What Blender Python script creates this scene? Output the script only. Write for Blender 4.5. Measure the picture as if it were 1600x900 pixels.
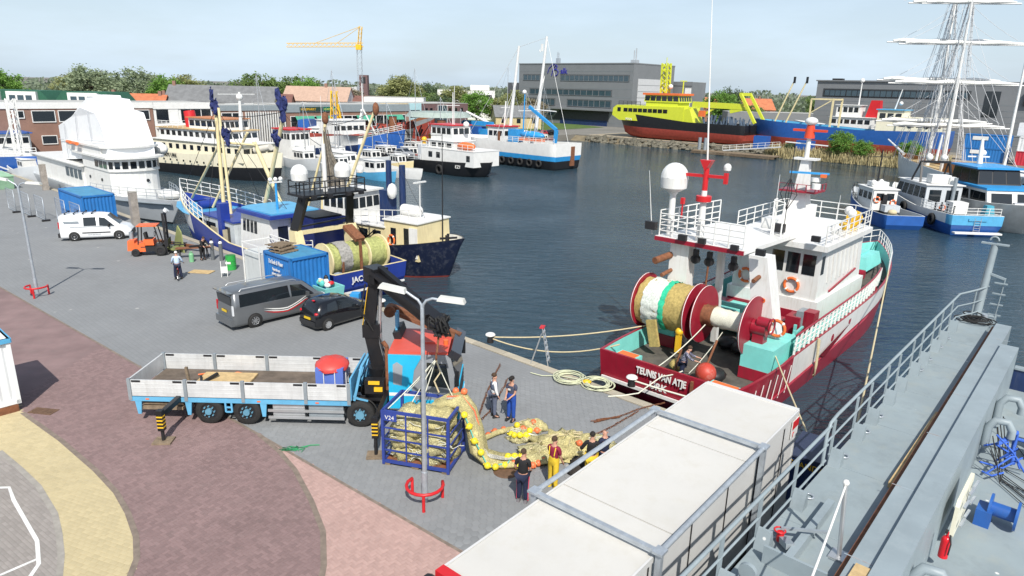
import bpy, math, random
from mathutils import Vector, Matrix
R=math.radians; PI=math.pi; rnd=random.Random(7)
for o in list(bpy.data.objects): bpy.data.objects.remove(o)
sc=bpy.context.scene; COL=sc.collection
# ---------------- camera, sky, sun, exposure
cd=bpy.data.cameras.new('camera'); cd.lens=24.0; cd.sensor_width=36; cd.clip_start=.2; cd.clip_end=9000
cam=bpy.data.objects.new('camera',cd); COL.objects.link(cam); sc.camera=cam
_p,_t=R(16.4),0.024
_f=Vector((0,math.cos(_p),-math.sin(_p))); _u0=Vector((0,math.sin(_p),math.cos(_p)))
_r=Vector((1,0,0))*math.cos(_t)+_u0*math.sin(_t); _u=_u0*math.cos(_t)-Vector((1,0,0))*math.sin(_t)
mw=Matrix((_r,_u,-_f)).transposed().to_4x4(); mw.translation=(0,0,12); cam.matrix_world=mw
SUN_EL,SUN_AZ=R(46.7),R(171)      # azimuth clockwise from +Y of the direction the light comes from
w=bpy.data.worlds.new('World'); sc.world=w; w.use_nodes=True; nt=w.node_tree; bg=nt.nodes['Background']
sky=nt.nodes.new('ShaderNodeTexSky'); sky.sky_type='NISHITA'; sky.sun_disc=False
sky.sun_elevation=SUN_EL; sky.sun_rotation=SUN_AZ; sky.air_density=1.0; sky.dust_density=1.6; sky.ozone_density=1.0
tc=nt.nodes.new('ShaderNodeTexCoord'); mp=nt.nodes.new('ShaderNodeMapping'); mp.inputs['Scale'].default_value=(1,1,4.5)
nz=nt.nodes.new('ShaderNodeTexNoise'); nz.inputs['Scale'].default_value=2.6; nz.inputs['Detail'].default_value=7; nz.inputs['Roughness'].default_value=.55
rp=nt.nodes.new('ShaderNodeValToRGB'); rp.color_ramp.elements[0].position=.42; rp.color_ramp.elements[1].position=.8
rp.color_ramp.elements[0].color=(.6,.6,.6,1); rp.color_ramp.elements[1].color=(.95,.95,.95,1)
mx=nt.nodes.new('ShaderNodeMix'); mx.data_type='RGBA'; mx.inputs['B'].default_value=(7.5,9.1,10.7,1)
L=nt.links.new
L(tc.outputs['Generated'],mp.inputs[0]); L(mp.outputs[0],nz.inputs['Vector']); L(nz.outputs[0],rp.inputs[0])
sx=nt.nodes.new('ShaderNodeSeparateXYZ'); L(tc.outputs['Generated'],sx.inputs[0])
hz=nt.nodes.new('ShaderNodeMapRange'); hz.inputs[1].default_value=.05; hz.inputs[2].default_value=.75; hz.inputs[3].default_value=1; hz.inputs[4].default_value=.22; L(sx.outputs['Z'],hz.inputs[0])
mh_=nt.nodes.new('ShaderNodeMath'); mh_.operation='MULTIPLY'; L(rp.outputs[0],mh_.inputs[0]); L(hz.outputs[0],mh_.inputs[1]); L(mh_.outputs[0],mx.inputs['Factor']); L(sky.outputs[0],mx.inputs['A']); L(mx.outputs['Result'],bg.inputs[0]); bg.inputs[1].default_value=.1
sl=bpy.data.lights.new('sun','SUN'); sl.energy=5.0; sl.angle=R(.5); sl.color=(1,.955,.88)
so=bpy.data.objects.new('sun',sl); COL.objects.link(so); so.location=(20,-60,80)
_d=Vector((math.sin(SUN_AZ)*math.cos(SUN_EL),math.cos(SUN_AZ)*math.cos(SUN_EL),math.sin(SUN_EL)))
so.rotation_euler=_d.to_track_quat('Z','Y').to_euler()
vs=sc.view_settings; vs.view_transform='Standard'; vs.look='None'; vs.gamma=1; vs.use_curve_mapping=False; vs.exposure=.1

# ---------------- harbour grid: s along the quay, t out over the water
E1=(0.746,-0.666); E2=(0.666,0.746); A1=math.atan2(-.666,.746); A2=math.atan2(.746,.666)
def W(s,t,z=0): return (s*E1[0]+t*E2[0], s*E1[1]+t*E2[1], z)

# ---------------- materials
MATS={}
def N(nt,t,**k):
    n=nt.nodes.new('ShaderNode'+t)
    for a,b in k.items():
        if a in n.inputs: n.inputs[a].default_value=b
        else: setattr(n,a,b)
    return n
def mat(name,col,rough=.5,metal=0.,var=.12,scale=1.5,bump=0.,bscale=20.,dirt=0.,dcol=(.09,.065,.045),isl=0.,orand=0.,streak=False,spec=.5,coat=0.,trans=0.,spot=None,dirt2=None):
    if name in MATS: return MATS[name]
    m=bpy.data.materials.new(name); m.use_nodes=True; t=m.node_tree; b=t.nodes['Principled BSDF']; l=t.links.new
    b.inputs['Roughness'].default_value=rough; b.inputs['Metallic'].default_value=metal; b.inputs['Specular IOR Level'].default_value=spec
    b.inputs['Coat Weight'].default_value=coat
    c4=(*col,1); tco=N(t,'TexCoord'); src=None
    rgb=N(t,'RGB'); rgb.outputs[0].default_value=c4; src=rgb.outputs[0]
    if var:
        n=N(t,'TexNoise',Scale=scale,Detail=6,Roughness=.6); l(tco.outputs['Object'],n.inputs['Vector'])
        mr=N(t,'MapRange'); mr.inputs[1].default_value=.3; mr.inputs[2].default_value=.7; mr.inputs[3].default_value=1-var; mr.inputs[4].default_value=1+var
        l(n.outputs[0],mr.inputs[0]); mm=N(t,'Mix',data_type='RGBA',blend_type='MULTIPLY'); mm.inputs['Factor'].default_value=1
        l(src,mm.inputs['A']); l(mr.outputs[0],mm.inputs['B']); src=mm.outputs['Result']
    if isl or orand:
        if isl: g=N(t,'NewGeometry'); ro=g.outputs['Random Per Island']
        else: g=N(t,'ObjectInfo'); ro=g.outputs['Random']
        k=isl or orand
        mr=N(t,'MapRange'); mr.inputs[3].default_value=1-k; mr.inputs[4].default_value=1+k; l(ro,mr.inputs[0])
        mm=N(t,'Mix',data_type='RGBA',blend_type='MULTIPLY'); mm.inputs['Factor'].default_value=1
        l(src,mm.inputs['A']); l(mr.outputs[0],mm.inputs['B']); src=mm.outputs['Result']
    if dirt:
        mpn=N(t,'Mapping'); l(tco.outputs['Object'],mpn.inputs[0])
        if streak: mpn.inputs['Scale'].default_value=(3,3,.35)
        n=N(t,'TexNoise',Scale=2.2,Detail=8,Roughness=.7); l(mpn.outputs[0],n.inputs['Vector'])
        mr=N(t,'MapRange'); mr.inputs[1].default_value=.5; mr.inputs[2].default_value=.78; mr.inputs[3].default_value=0; mr.inputs[4].default_value=dirt
        l(n.outputs[0],mr.inputs[0]); mm=N(t,'Mix',data_type='RGBA'); mm.inputs['B'].default_value=(*dcol,1)
        l(mr.outputs[0],mm.inputs['Factor']); l(src,mm.inputs['A']); src=mm.outputs['Result']
    if dirt2:
        n=N(t,'TexNoise',Scale=dirt2[2],Detail=9,Roughness=.75); l(tco.outputs['Object'],n.inputs['Vector'])
        mr=N(t,'MapRange'); mr.inputs[1].default_value=.54; mr.inputs[2].default_value=.72; mr.inputs[3].default_value=0; mr.inputs[4].default_value=dirt2[0]
        l(n.outputs[0],mr.inputs[0]); mm=N(t,'Mix',data_type='RGBA'); mm.inputs['B'].default_value=(*dirt2[1],1); l(mr.outputs[0],mm.inputs['Factor']); l(src,mm.inputs['A']); src=mm.outputs['Result']
    if spot:
        vv=N(t,'TexVoronoi',Scale=spot[1]); l(tco.outputs['Object'],vv.inputs['Vector']); mr=N(t,'MapRange'); mr.inputs[1].default_value=spot[2]; mr.inputs[2].default_value=spot[2]*.6; mr.inputs[3].default_value=0; mr.inputs[4].default_value=.9
        l(vv.outputs['Distance'],mr.inputs[0]); mm=N(t,'Mix',data_type='RGBA'); mm.inputs['B'].default_value=(*spot[0],1); l(mr.outputs[0],mm.inputs['Factor']); l(src,mm.inputs['A']); src=mm.outputs['Result']
    l(src,b.inputs['Base Color'])
    if bump:
        n=N(t,'TexNoise',Scale=bscale,Detail=5); l(tco.outputs['Object'],n.inputs['Vector'])
        bp=N(t,'Bump',Strength=bump,Distance=.02); l(n.outputs[0],bp.inputs['Height']); l(bp.outputs[0],b.inputs['Normal'])
    if trans: b.inputs['Transmission Weight'].default_value=trans
    MATS[name]=m; return m
def node_of(m): t=m.node_tree; return t,t.nodes['Principled BSDF'],t.links.new
white=mat('white_paint',(.72,.72,.7),.35,dirt=.42,streak=True,dcol=(.35,.27,.18),var=.05)
whitef=mat('white_far',(.74,.74,.72),.45,dirt=.15,streak=True,dcol=(.4,.3,.2),var=.06)
cream=mat('cream_paint',(.72,.62,.36),.4,dirt=.3,streak=True,dcol=(.3,.16,.07),var=.08)
creaml=mat('pale_cream_paint',(.8,.75,.58),.4,dirt=.22,streak=True,dcol=(.4,.25,.1),var=.05)
maroon=mat('maroon_paint',(.29,.012,.03),.35,dirt=.35,streak=True,dcol=(.1,.03,.03),var=.15)
mint=mat('mint_paint',(.2,.62,.57),.45,dirt=.15,dcol=(.12,.2,.18),var=.08)
blackp=mat('black_paint',(.012,.013,.016),.45,dirt=.2,streak=True,dcol=(.06,.05,.045))
blackr=mat('black_rubber',(.018,.018,.018),.8,var=.3,scale=8)
steelg=mat('grey_steel',(.3,.34,.37),.5,.3,dirt=.1)
galv=mat('galvanised',(.45,.49,.53),.45,.5,var=.15,scale=6)
dkmetal=mat('dark_metal',(.03,.03,.033),.5,.4,dirt=.25,dcol=(.1,.06,.035))
rust=mat('rust',(.19,.075,.035),.85,var=.35,scale=6,bump=.3)
redp=mat('red_paint',(.55,.015,.02),.4,var=.08,dirt=.08)
orangep=mat('orange_paint',(.75,.16,.04),.45,var=.08,dirt=.1)
bluep=mat('blue_paint',(.02,.1,.36),.4,var=.1,dirt=.15,streak=True)
navy=mat('navy_paint',(.012,.03,.1),.4,var=.15,dirt=.3,streak=True,dcol=(.15,.16,.18))
royal=mat('royal_paint',(.02,.045,.27),.4,var=.12,dirt=.1,streak=True)
skyb=mat('sky_blue_paint',(.03,.28,.62),.4,var=.1,dirt=.08)
skyb2=mat('light_blue_paint',(.09,.36,.6),.4,var=.1,dirt=.15)
yellowp=mat('yellow_paint',(.75,.45,.02),.45,var=.1,dirt=.12)
limep=mat('lime_paint',(.58,.63,.04),.4,var=.05)
greenp=mat('green_paint',(.03,.34,.06),.45,var=.1)
redoxide=mat('red_oxide',(.3,.045,.03),.7,var=.2,dirt=.3,streak=True)
wood=mat('weathered_wood',(.2,.15,.1),.85,var=.35,scale=5,bump=.3)
woodl=mat('pale_wood',(.5,.36,.18),.8,var=.25,scale=4,bump=.2)
glass=mat('dark_glass',(.012,.016,.02),.06,var=0,spec=.8)
glassb=mat('blue_glass',(.04,.07,.09),.08,var=.2,scale=.6,spec=.8)
deckg=mat('deck_grey',(.17,.185,.19),.75,var=.2,dirt=.3)
rope=mat('rope',(.55,.47,.3),.9,var=.25,scale=30)
ropew=mat('pale_rope',(.62,.62,.52),.9,var=.25,scale=30)
ropeb=mat('blue_rope',(.04,.12,.5),.85,var=.3,scale=30)
chrome=mat('alu',(.6,.61,.62),.35,.7,var=.1)
concrete=mat('concrete',(.36,.34,.3),.9,var=.2,scale=2,bump=.2,dirt=.3)

# ---------------- mesh builder
class MB:
    def __init__(s): s.v=[]; s.f=[]; s.m=[]; s.s=[]
    def add(s,vs,fs,m=0,sm=False):
        b=len(s.v); s.v+= [tuple(v) for v in vs]
        for f in fs: s.f.append([b+i for i in f]); s.m.append(m); s.s.append(sm)
        return s
    def box(s,c,d,rz=0,ry=0,rx=0,m=0,taper=1,ty=None):
        M=Matrix.Rotation(rz,3,'Z')@Matrix.Rotation(ry,3,'Y')@Matrix.Rotation(rx,3,'X'); ty=taper if ty is None else ty
        vs=[]
        for z in (-.5,.5):
            for x,y in ((-.5,-.5),(.5,-.5),(.5,.5),(-.5,.5)):
                k=taper if z>0 else 1; k2=ty if z>0 else 1
                vs.append(Vector(c)+M@Vector((x*d[0]*k,y*d[1]*k2,z*d[2])))
        return s.add(vs,[(3,2,1,0),(4,5,6,7),(0,1,5,4),(1,2,6,5),(2,3,7,6),(3,0,4,7)],m)
    def b2(s,x0,x1,y0,y1,z0,z1,m=0): return s.box(((x0+x1)/2,(y0+y1)/2,(z0+z1)/2),(abs(x1-x0),abs(y1-y0),abs(z1-z0)),m=m)
    def bar(s,p,q,w,h=None,m=0,up=(0,0,1)):
        p,q=Vector(p),Vector(q); h=h or w; d=(q-p).normalized(); u=Vector(up)
        if abs(d.dot(u))>.98: u=Vector((1,0,0))
        a=d.cross(u).normalized()*w/2; b=a.cross(d).normalized()*h/2
        vs=[p-a-b,p+a-b,p+a+b,p-a+b,q-a-b,q+a-b,q+a+b,q-a+b]
        return s.add(vs,[(0,1,2,3),(7,6,5,4),(0,4,5,1),(1,5,6,2),(2,6,7,3),(3,7,4,0)],m)
    def cyl(s,p,q,r,r2=None,n=10,m=0,cap=True):
        p,q=Vector(p),Vector(q); r2=r if r2 is None else r2; d=(q-p).normalized()
        u=Vector((0,0,1)) if abs(d.z)<.9 else Vector((1,0,0)); a=d.cross(u).normalized(); b=d.cross(a)
        vs=[]
        for c,rr in ((p,r),(q,r2)):
            for i in range(n): an=2*PI*i/n; vs.append(c+a*rr*math.cos(an)+b*rr*math.sin(an))
        s.add(vs,[(i,(i+1)%n,n+(i+1)%n,n+i) for i in range(n)],m,True)
        if cap: s.add(vs[:n],[tuple(range(n-1,-1,-1))],m); s.add(vs[n:],[tuple(range(n))],m)
        return s
    def tube(s,pts,r,n=6,m=0,cl=False):
        P=[Vector(p) for p in pts]; k=len(P); rings=[]; pa=None
        for i in range(k):
            d=((P[(i+1)%k]-P[i-1]) if cl else (P[min(i+1,k-1)]-P[max(i-1,0)])).normalized()
            if pa is None:
                u=Vector((0,0,1)) if abs(d.z)<.9 else Vector((1,0,0)); a=d.cross(u).normalized()
            else: a=(pa-d*pa.dot(d)).normalized()
            pa=a; b=d.cross(a); rr=r[i] if isinstance(r,(list,tuple)) else r
            rings.append([P[i]+(a*math.cos(2*PI*j/n)+b*math.sin(2*PI*j/n))*rr for j in range(n)])
        return s.loft(rings,m,True,cl,not cl)
    def loft(s,rings,m=0,sm=True,cl=False,cap=False,wrap=True):
        n=len(rings[0]); k=len(rings); vs=[v for r in rings for v in r]; fs=[]
        for i in range(k if cl else k-1):
            j2=(i+1)%k
            for j in range(n if wrap else n-1): fs.append((i*n+j,i*n+(j+1)%n,j2*n+(j+1)%n,j2*n+j))
        s.add(vs,fs,m,sm)
        if cap: s.add(rings[0],[tuple(range(n-1,-1,-1))],m); s.add(rings[-1],[tuple(range(n))],m)
        return s
    def sph(s,c,r,n=10,k=6,m=0,z0=-1.,z1=1.):
        rx,ry,rz=(r,r,r) if not isinstance(r,(tuple,list)) else r; rings=[]
        a0,a1=math.asin(z0),math.asin(z1)
        for i in range(k+1):
            a=a0+(a1-a0)*i/k; cc=max(math.cos(a),1e-3); rings.append([(c[0]+rx*cc*math.cos(2*PI*j/n),c[1]+ry*cc*math.sin(2*PI*j/n),c[2]+rz*math.sin(a)) for j in range(n)])
        return s.loft(rings,m,True,cap=True)
    def prism(s,poly,a,b,ax='y',m=0,sc2=1.,c2=(0,0)):
        # poly: 2D points; extruded from a to b along ax, far end scaled by sc2 about c2
        def P(u,v,w): return (u,w,v) if ax=='y' else ((w,u,v) if ax=='x' else (u,v,w))
        n=len(poly); vs=[P(u,v,a) for u,v in poly]+[P(c2[0]+(u-c2[0])*sc2,c2[1]+(v-c2[1])*sc2,b) for u,v in poly]
        return s.add(vs,[tuple(range(n-1,-1,-1)),tuple(range(n,2*n))]+[(i,(i+1)%n,n+(i+1)%n,n+i) for i in range(n)],m)
    def quad(s,a,b,c,d,m=0): return s.add([a,b,c,d],[(0,1,2,3)],m)
    def ring(s,c,R0,r,ax='z',n=18,k=6,m=0,a0=0,a1=2*PI):
        full=abs(a1-a0-2*PI)<1e-6; pts=[]
        for i in range(n if full else n+1):
            a=a0+(a1-a0)*i/n; u,v=R0*math.cos(a),R0*math.sin(a)
            pts.append((c[0]+u,c[1]+v,c[2]) if ax=='z' else ((c[0]+u,c[1],c[2]+v) if ax=='y' else (c[0],c[1]+u,c[2]+v)))
        return s.tube(pts,r,k,m,cl=full)
    def mesh(s,name,mats):
        me=bpy.data.meshes.new(name); me.from_pydata(s.v,[],s.f)
        for mm in (mats if isinstance(mats,(list,tuple)) else [mats]): me.materials.append(mm)
        me.polygons.foreach_set('material_index',s.m); me.polygons.foreach_set('use_smooth',s.s); me.update(); return me
    def pieces(s):
        n=len(s.v); p=list(range(n))
        def fd(i):
            while p[i]!=i: p[i]=p[p[i]]; i=p[i]
            return i
        for f in s.f:
            a=fd(f[0])
            for j in f[1:]: p[fd(j)]=a
        isl={}
        for i in range(n): isl.setdefault(fd(i),[]).append(i)
        if len(isl)<2 or len(isl)>260: return None
        K=list(isl); bx=[]
        for k in K:
            P=[s.v[i] for i in isl[k]]; lo=[min(q[c] for q in P) for c in range(3)]; hi=[max(q[c] for q in P) for c in range(3)]; bx.append((lo,hi,max(h-l_ for h,l_ in zip(hi,lo))))
        q=list(range(len(K)))
        def fq(i):
            while q[i]!=i: i=q[i]
            return i
        for i in range(len(K)):
            for j in range(i):
                g=math.sqrt(sum(max(0,bx[i][0][c]-bx[j][1][c],bx[j][0][c]-bx[i][1][c])**2 for c in range(3)))
                if g<=max(.02,.47*max(bx[i][2],bx[j][2])): q[fq(i)]=fq(j)
        root={K[i]:fq(i) for i in range(len(K))}; gr=sorted(set(root.values()))
        if len(gr)<2: return None
        out=[]
        for g in gr:
            b=MB(); mp_={}
            for f,m,sm in zip(s.f,s.m,s.s):
                if root[fd(f[0])]!=g: continue
                for i in f:
                    if i not in mp_: mp_[i]=len(b.v); b.v.append(s.v[i])
                b.f.append([mp_[i] for i in f]); b.m.append(m); b.s.append(sm)
            out.append(b)
        return out
    def o(s,name,mats,parent=None,loc=None,rz=0,**tg):
        if parent is not None and not tg.get('kind'):
            ps=s.pieces()
            if ps: return [ob(name,b.mesh(name,mats),parent,loc,rz,**tg) for b in ps][0]
        return ob(name,s.mesh(name,mats),parent,loc,rz,**tg)
def ob(name,me,parent=None,loc=None,rz=0,label=None,cat=None,group=None,kind=None):
    o=bpy.data.objects.new(name,me); COL.objects.link(o)
    if parent is not None: o.parent=parent
    if loc is not None: o.location=loc
    if rz: o.rotation_euler[2]=rz
    if label: o['label']=label
    if cat: o['category']=cat
    if group: o['group']=group
    if kind: o['kind']=kind
    return o
def T(name,label,cat,loc=(0,0,0),rz=0,group=None): return ob(name,None,None,loc,rz,label,cat,group)
def dup(o,parent=None,loc=None,rz=None,label=None,sc3=None):
    c=o.copy(); COL.objects.link(c)
    if parent is not None: c.parent=parent
    if loc is not None: c.location=loc
    if rz is not None: c.rotation_euler[2]=rz
    if label: c['label']=label
    if sc3: c.scale=sc3
    for ch in KIDS(o): dup(ch,c)
    return c
def KIDS(o): return [x for x in bpy.data.objects if x.parent==o]
def text(name,txt,size,mt,parent,M,ext=.012,al='LEFT',bold=0.,sx=1.,label=None):
    cu=bpy.data.curves.new(name,'FONT'); cu.body=txt; cu.size=size; cu.extrude=ext; cu.align_x=al; cu.offset=bold; cu.resolution_u=2
    to=bpy.data.objects.new('tmp',cu); me=bpy.data.meshes.new_from_object(to); me.name=name; bpy.data.objects.remove(to)
    me.transform(M@Matrix.Diagonal((sx,1,1,1))); me.materials.clear(); me.materials.append(mt)
    return ob(name,me,parent,label=label)
def frame(o,x,y): # matrix with text x and up axes
    x=Vector(x).normalized(); y=Vector(y); y=(y-x*y.dot(x)).normalized(); z=x.cross(y)
    m=Matrix((x,y,z)).transposed().to_4x4(); m.translation=o; return m
def lerp(a,b,k): return a+(b-a)*k
def L3(p,q,k): return tuple(lerp(a,b,k) for a,b in zip(p,q))
def sag(p,q,d,n=10): return [(lerp(p[0],q[0],i/n),lerp(p[1],q[1],i/n),lerp(p[2],q[2],i/n)-d*4*(i/n)*(1-i/n)) for i in range(n+1)]
# ================= SETTING =================
def flat(name,poly,z,m,**k):
    b=MB(); b.add([(x,y,z) for x,y in poly],[tuple(range(len(poly)))]); return b.o(name,m,**k)
def area(p): return sum(p[i][0]*p[(i+1)%len(p)][1]-p[(i+1)%len(p)][0]*p[i][1] for i in range(len(p)))/2
# water
wm=mat('water',(.028,.055,.075),.06,var=0,spec=.5); t,b,l=node_of(wm); b.inputs['IOR'].default_value=1.33
tc_=N(t,'TexCoord'); m1=N(t,'Mapping'); m1.inputs['Rotation'].default_value=(0,0,R(28)); m1.inputs['Scale'].default_value=(.55,1.5,1); l(tc_.outputs['Object'],m1.inputs[0])
n1=N(t,'TexNoise',Scale=1.15,Detail=5,Roughness=.62,Distortion=.5); l(m1.outputs[0],n1.inputs['Vector'])
n2=N(t,'TexNoise',Scale=4.2,Detail=3,Roughness=.5); l(m1.outputs[0],n2.inputs['Vector'])
n3=N(t,'TexNoise',Scale=.06,Detail=2); l(tc_.outputs['Object'],n3.inputs['Vector'])
ad=N(t,'Math',operation='MULTIPLY_ADD'); ad.inputs[1].default_value=.28; l(n2.outputs[0],ad.inputs[0]); l(n1.outputs[0],ad.inputs[2])
mr=N(t,'MapRange'); mr.inputs[1].default_value=.35; mr.inputs[2].default_value=.65; mr.inputs[3].default_value=.38; mr.inputs[4].default_value=.8; l(n3.outputs[0],mr.inputs[0])
bp=N(t,'Bump',Distance=.36); l(mr.outputs[0],bp.inputs['Strength']); l(ad.outputs[0],bp.inputs['Height']); l(bp.outputs[0],b.inputs['Normal'])
flat('water',[(-400,-100),(400,-100),(400,400),(-400,400)],-1.5,wm,kind='structure')
# quay
qm=mat('quay_paving',(.222,.23,.236),.85,dirt2=(.4,(.13,.13,.13),.16),spot=((.4,.4,.38),.55,.07),var=.07,scale=.3,dirt=.25,dcol=(.3,.3,.29)); t,b,l=node_of(qm)
vo=N(t,'TexBrick',Scale=1.0,**{'Mortar Size':.012,'Brick Width':.42,'Row Height':.21}); tcq=N(t,'TexCoord'); mq=N(t,'Mapping'); mq.inputs['Rotation'].default_value=(0,0,-A1); l(tcq.outputs['Object'],mq.inputs[0]); l(mq.outputs[0],vo.inputs['Vector'])
vo.inputs['Color1'].default_value=(1,1,1,1); vo.inputs['Color2'].default_value=(.95,.95,.95,1); vo.inputs['Mortar'].default_value=(.84,.84,.84,1)
base=b.inputs['Base Color'].links[0].from_socket; mm=N(t,'Mix',data_type='RGBA',blend_type='MULTIPLY'); mm.inputs['Factor'].default_value=1; l(base,mm.inputs['A']); l(vo.outputs[0],mm.inputs['B']); l(mm.outputs['Result'],b.inputs['Base Color'])
def st(*p): return [W(s,t_)[:2] for s,t_ in p]
QS,QT=-4.4,22.3
b=MB(); top=st((-138,-60),(QS,-60),(QS,QT-.45),(-138,QT-.45)); b.add([(x,y,-.012) for x,y in top],[(0,1,2,3)])
quay=b.o('quay',qm,kind='structure')
capm=mat('quay_cap',(.4,.36,.28),.9,var=.2,scale=1.2,dirt=.4,dcol=(.2,.17,.13),bump=.2,orand=.12)
wallm=mat('quay_wall',(.09,.085,.075),.9,var=.3,scale=1,dirt=.4,dcol=(.03,.035,.02))
b=MB(); a,c=W(-138,QT-.06),W(QS,QT-.06); d=W(QS-.06,-60)
b.quad((*a[:2],-4),(*c[:2],-4),(*c[:2],-.1),(*a[:2],-.1)); b.quad((*c[:2],-4),(*d[:2],-4),(*d[:2],-.1),(*c[:2],-.1)); b.o('quay_wall',wallm,kind='structure')
# coping beams along the edge: one stone each
cp=MB().box((0,0,0),(1.94,.44,.3),taper=.99).mesh('coping_stone',capm); ed=T('quay_edge','pale worn coping along the quay edge above the water','coping'); 
ed['kind']='structure'; del ed['category']; del ed['label']
for i in range(67):
    s=QS-1-i*1.96; ob('coping_stone',cp,ed,W(s,QT-.2,-.13),A1+rnd.uniform(-.003,.003))
for i in range(16):
    ob('coping_stone',cp,ed,W(QS-.2,QT-1.4-i*1.96,-.13),A2)
# land at the head of the basin and beyond
landm=mat('far_land',(.19,.18,.16),.95,var=.25,scale=.05,dirt=.5,dcol=(.11,.12,.07))
b=MB(); far=[*st((-138,-60),(-138,29.5),(-115,29.5),(-115,153.5),(140,153.5)),(2500,300),(4500,2500),(3000,6500),(-3000,6500),(-4500,2500),(-1500,-60)]
vs=[(x,y,0) for x,y in far]; b.add(vs,[tuple(range(len(vs)))])
for p,q in zip(st((-138,QT),(-138,29.5),(-115,29.5),(-115,153.5)),st((-138,29.5),(-115,29.5),(-115,153.5),(140,153.5))): b.quad((*p,-4),(*q,-4),(*q,0),(*p,0))
b.o('land',landm,kind='structure')
# ---------- pavers, each its own piece near the camera
def inside(poly,x,y):
    c=False; j=len(poly)-1
    for i in range(len(poly)):
        xi,yi=poly[i]; xj,yj=poly[j]
        if (yi>y)!=(yj>y) and x<(xj-xi)*(y-yi)/(yj-yi)+xi: c=not c
        j=i
    return c
def vis(x,y):
    d=Vector((x,y,-12)); w_=d.dot(_f); return w_>1 and abs(d.dot(_r)/w_)<.77 and abs(d.dot(_u)/w_)<.44
HEX=[(math.cos(PI/3*i),math.sin(PI/3*i)) for i in range(6)]
def paver_mesh(shape,mt,name):
    b=MB(); n=len(shape); k=.93
    b.add([(x,y,-.03) for x,y in shape]+[(x,y,-.004) for x,y in shape]+[(x*k,y*k,0) for x,y in shape],
      [(i,(i+1)%n,n+(i+1)%n,n+i) for i in range(n)]+[(n+i,n+(i+1)%n,2*n+(i+1)%n,2*n+i) for i in range(n)]+[tuple(range(2*n,3*n))]); return b
def pave(name,piece,cells,shape,mt,mo,z,parent,near=300):
    cells=[c for c in cells if vis(c[0],c[1])]; cells.sort(key=lambda c:c[0]**2+c[1]**2)
    me=paver_mesh(shape,mo,piece).mesh(piece,mo)
    for x,y,a in cells[:near]:
        o=ob(piece,me,parent,(x,y,z+rnd.uniform(-.002,.002)),a)
    b=MB(); src=paver_mesh(shape,mt,name)
    for x,y,a in cells[near:]:
        ca,sa=math.cos(a),math.sin(a); dz=z+rnd.uniform(-.002,.002); tx,ty=rnd.uniform(-.01,.01),rnd.uniform(-.01,.01)
        b.add([(x+u*ca-v*sa,y+u*sa+v*ca,w_+dz+u*tx+v*ty) for u,v,w_ in src.v],src.f)
    b.o(name,mt,parent,kind='stuff')
def herring(poly,l_,w_,ang):
    out=[]; xs=[p[0] for p in poly]; ys=[p[1] for p in poly]; cx,cy=(min(xs)+max(xs))/2,(min(ys)+max(ys))/2; rr=math.hypot(max(xs)-cx,max(ys)-cy)+1
    ca,sa=math.cos(ang),math.sin(ang); n=int(rr/w_)+2
    for i in range(-n,n):
        for j in range(-n,n):
            k=(i-j)%4
            if k==0: u,v,a=(i+1)*w_,(j+.5)*w_,0
            elif k==3: u,v,a=(i+.5)*w_,(j+1)*w_,PI/2
            else: continue
            x,y=cx+u*ca-v*sa,cy+u*sa+v*ca
            if inside(poly,x,y): out.append((x,y,a+ang))
    return out
def running(poly,l_,w_,ang):
    out=[]; xs=[p[0] for p in poly]; ys=[p[1] for p in poly]; cx,cy=(min(xs)+max(xs))/2,(min(ys)+max(ys))/2; rr=math.hypot(max(xs)-cx,max(ys)-cy)+1
    ca,sa=math.cos(ang),math.sin(ang)
    for j in range(-int(rr/w_),int(rr/w_)):
        for i in range(-int(rr/l_),int(rr/l_)):
            u,v=(i+.5*(j%2))*l_,j*w_; x,y=cx+u*ca-v*sa,cy+u*sa+v*ca
            if inside(poly,x,y): out.append((x,y,ang))
    return out
def rect(l_,w_,g=.007): a,c=l_/2-g/2,w_/2-g/2; return [(-a,-c),(a,-c),(a,c),(-a,c)]
ARC=[(-8.8,21.62),(-7.75,20.55),(-6.86,19.42),(-5.85,17.75),(-5.1,16.3),(-4.7,14.9),(-4.45,13.2),(-4.4,11)]
YO=[(-18.03,22.85),(-15.4,20.95),(-13.09,19.1),(-11.8,17.95),(-10.9,16.95),(-10.1,15.9),(-9.6,15.0),(-9.35,14.1),(-9.3,11)]
YI=[(-16.9,20.12),(-15.5,19.1),(-14.28,18.15),(-12.9,16.8),(-12.2,15.9),(-11.6,15.05),(-11.1,14.2),(-10.9,11)]
brown=[(-60,61.8),*ARC,*YO[::-1],(-25,28),(-60,50)]
pink=[*ARC,(4.5,11.05)]
yellow=[*YO,*YI[::-1],(-21,23.2),(-19,24.0)]
lot=[*YI,(-30,11),(-30,23)]
def pmat(n,c,**k): return mat(n,c,.9,var=.22,scale=.5,dirt=.3,**k)
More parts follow.
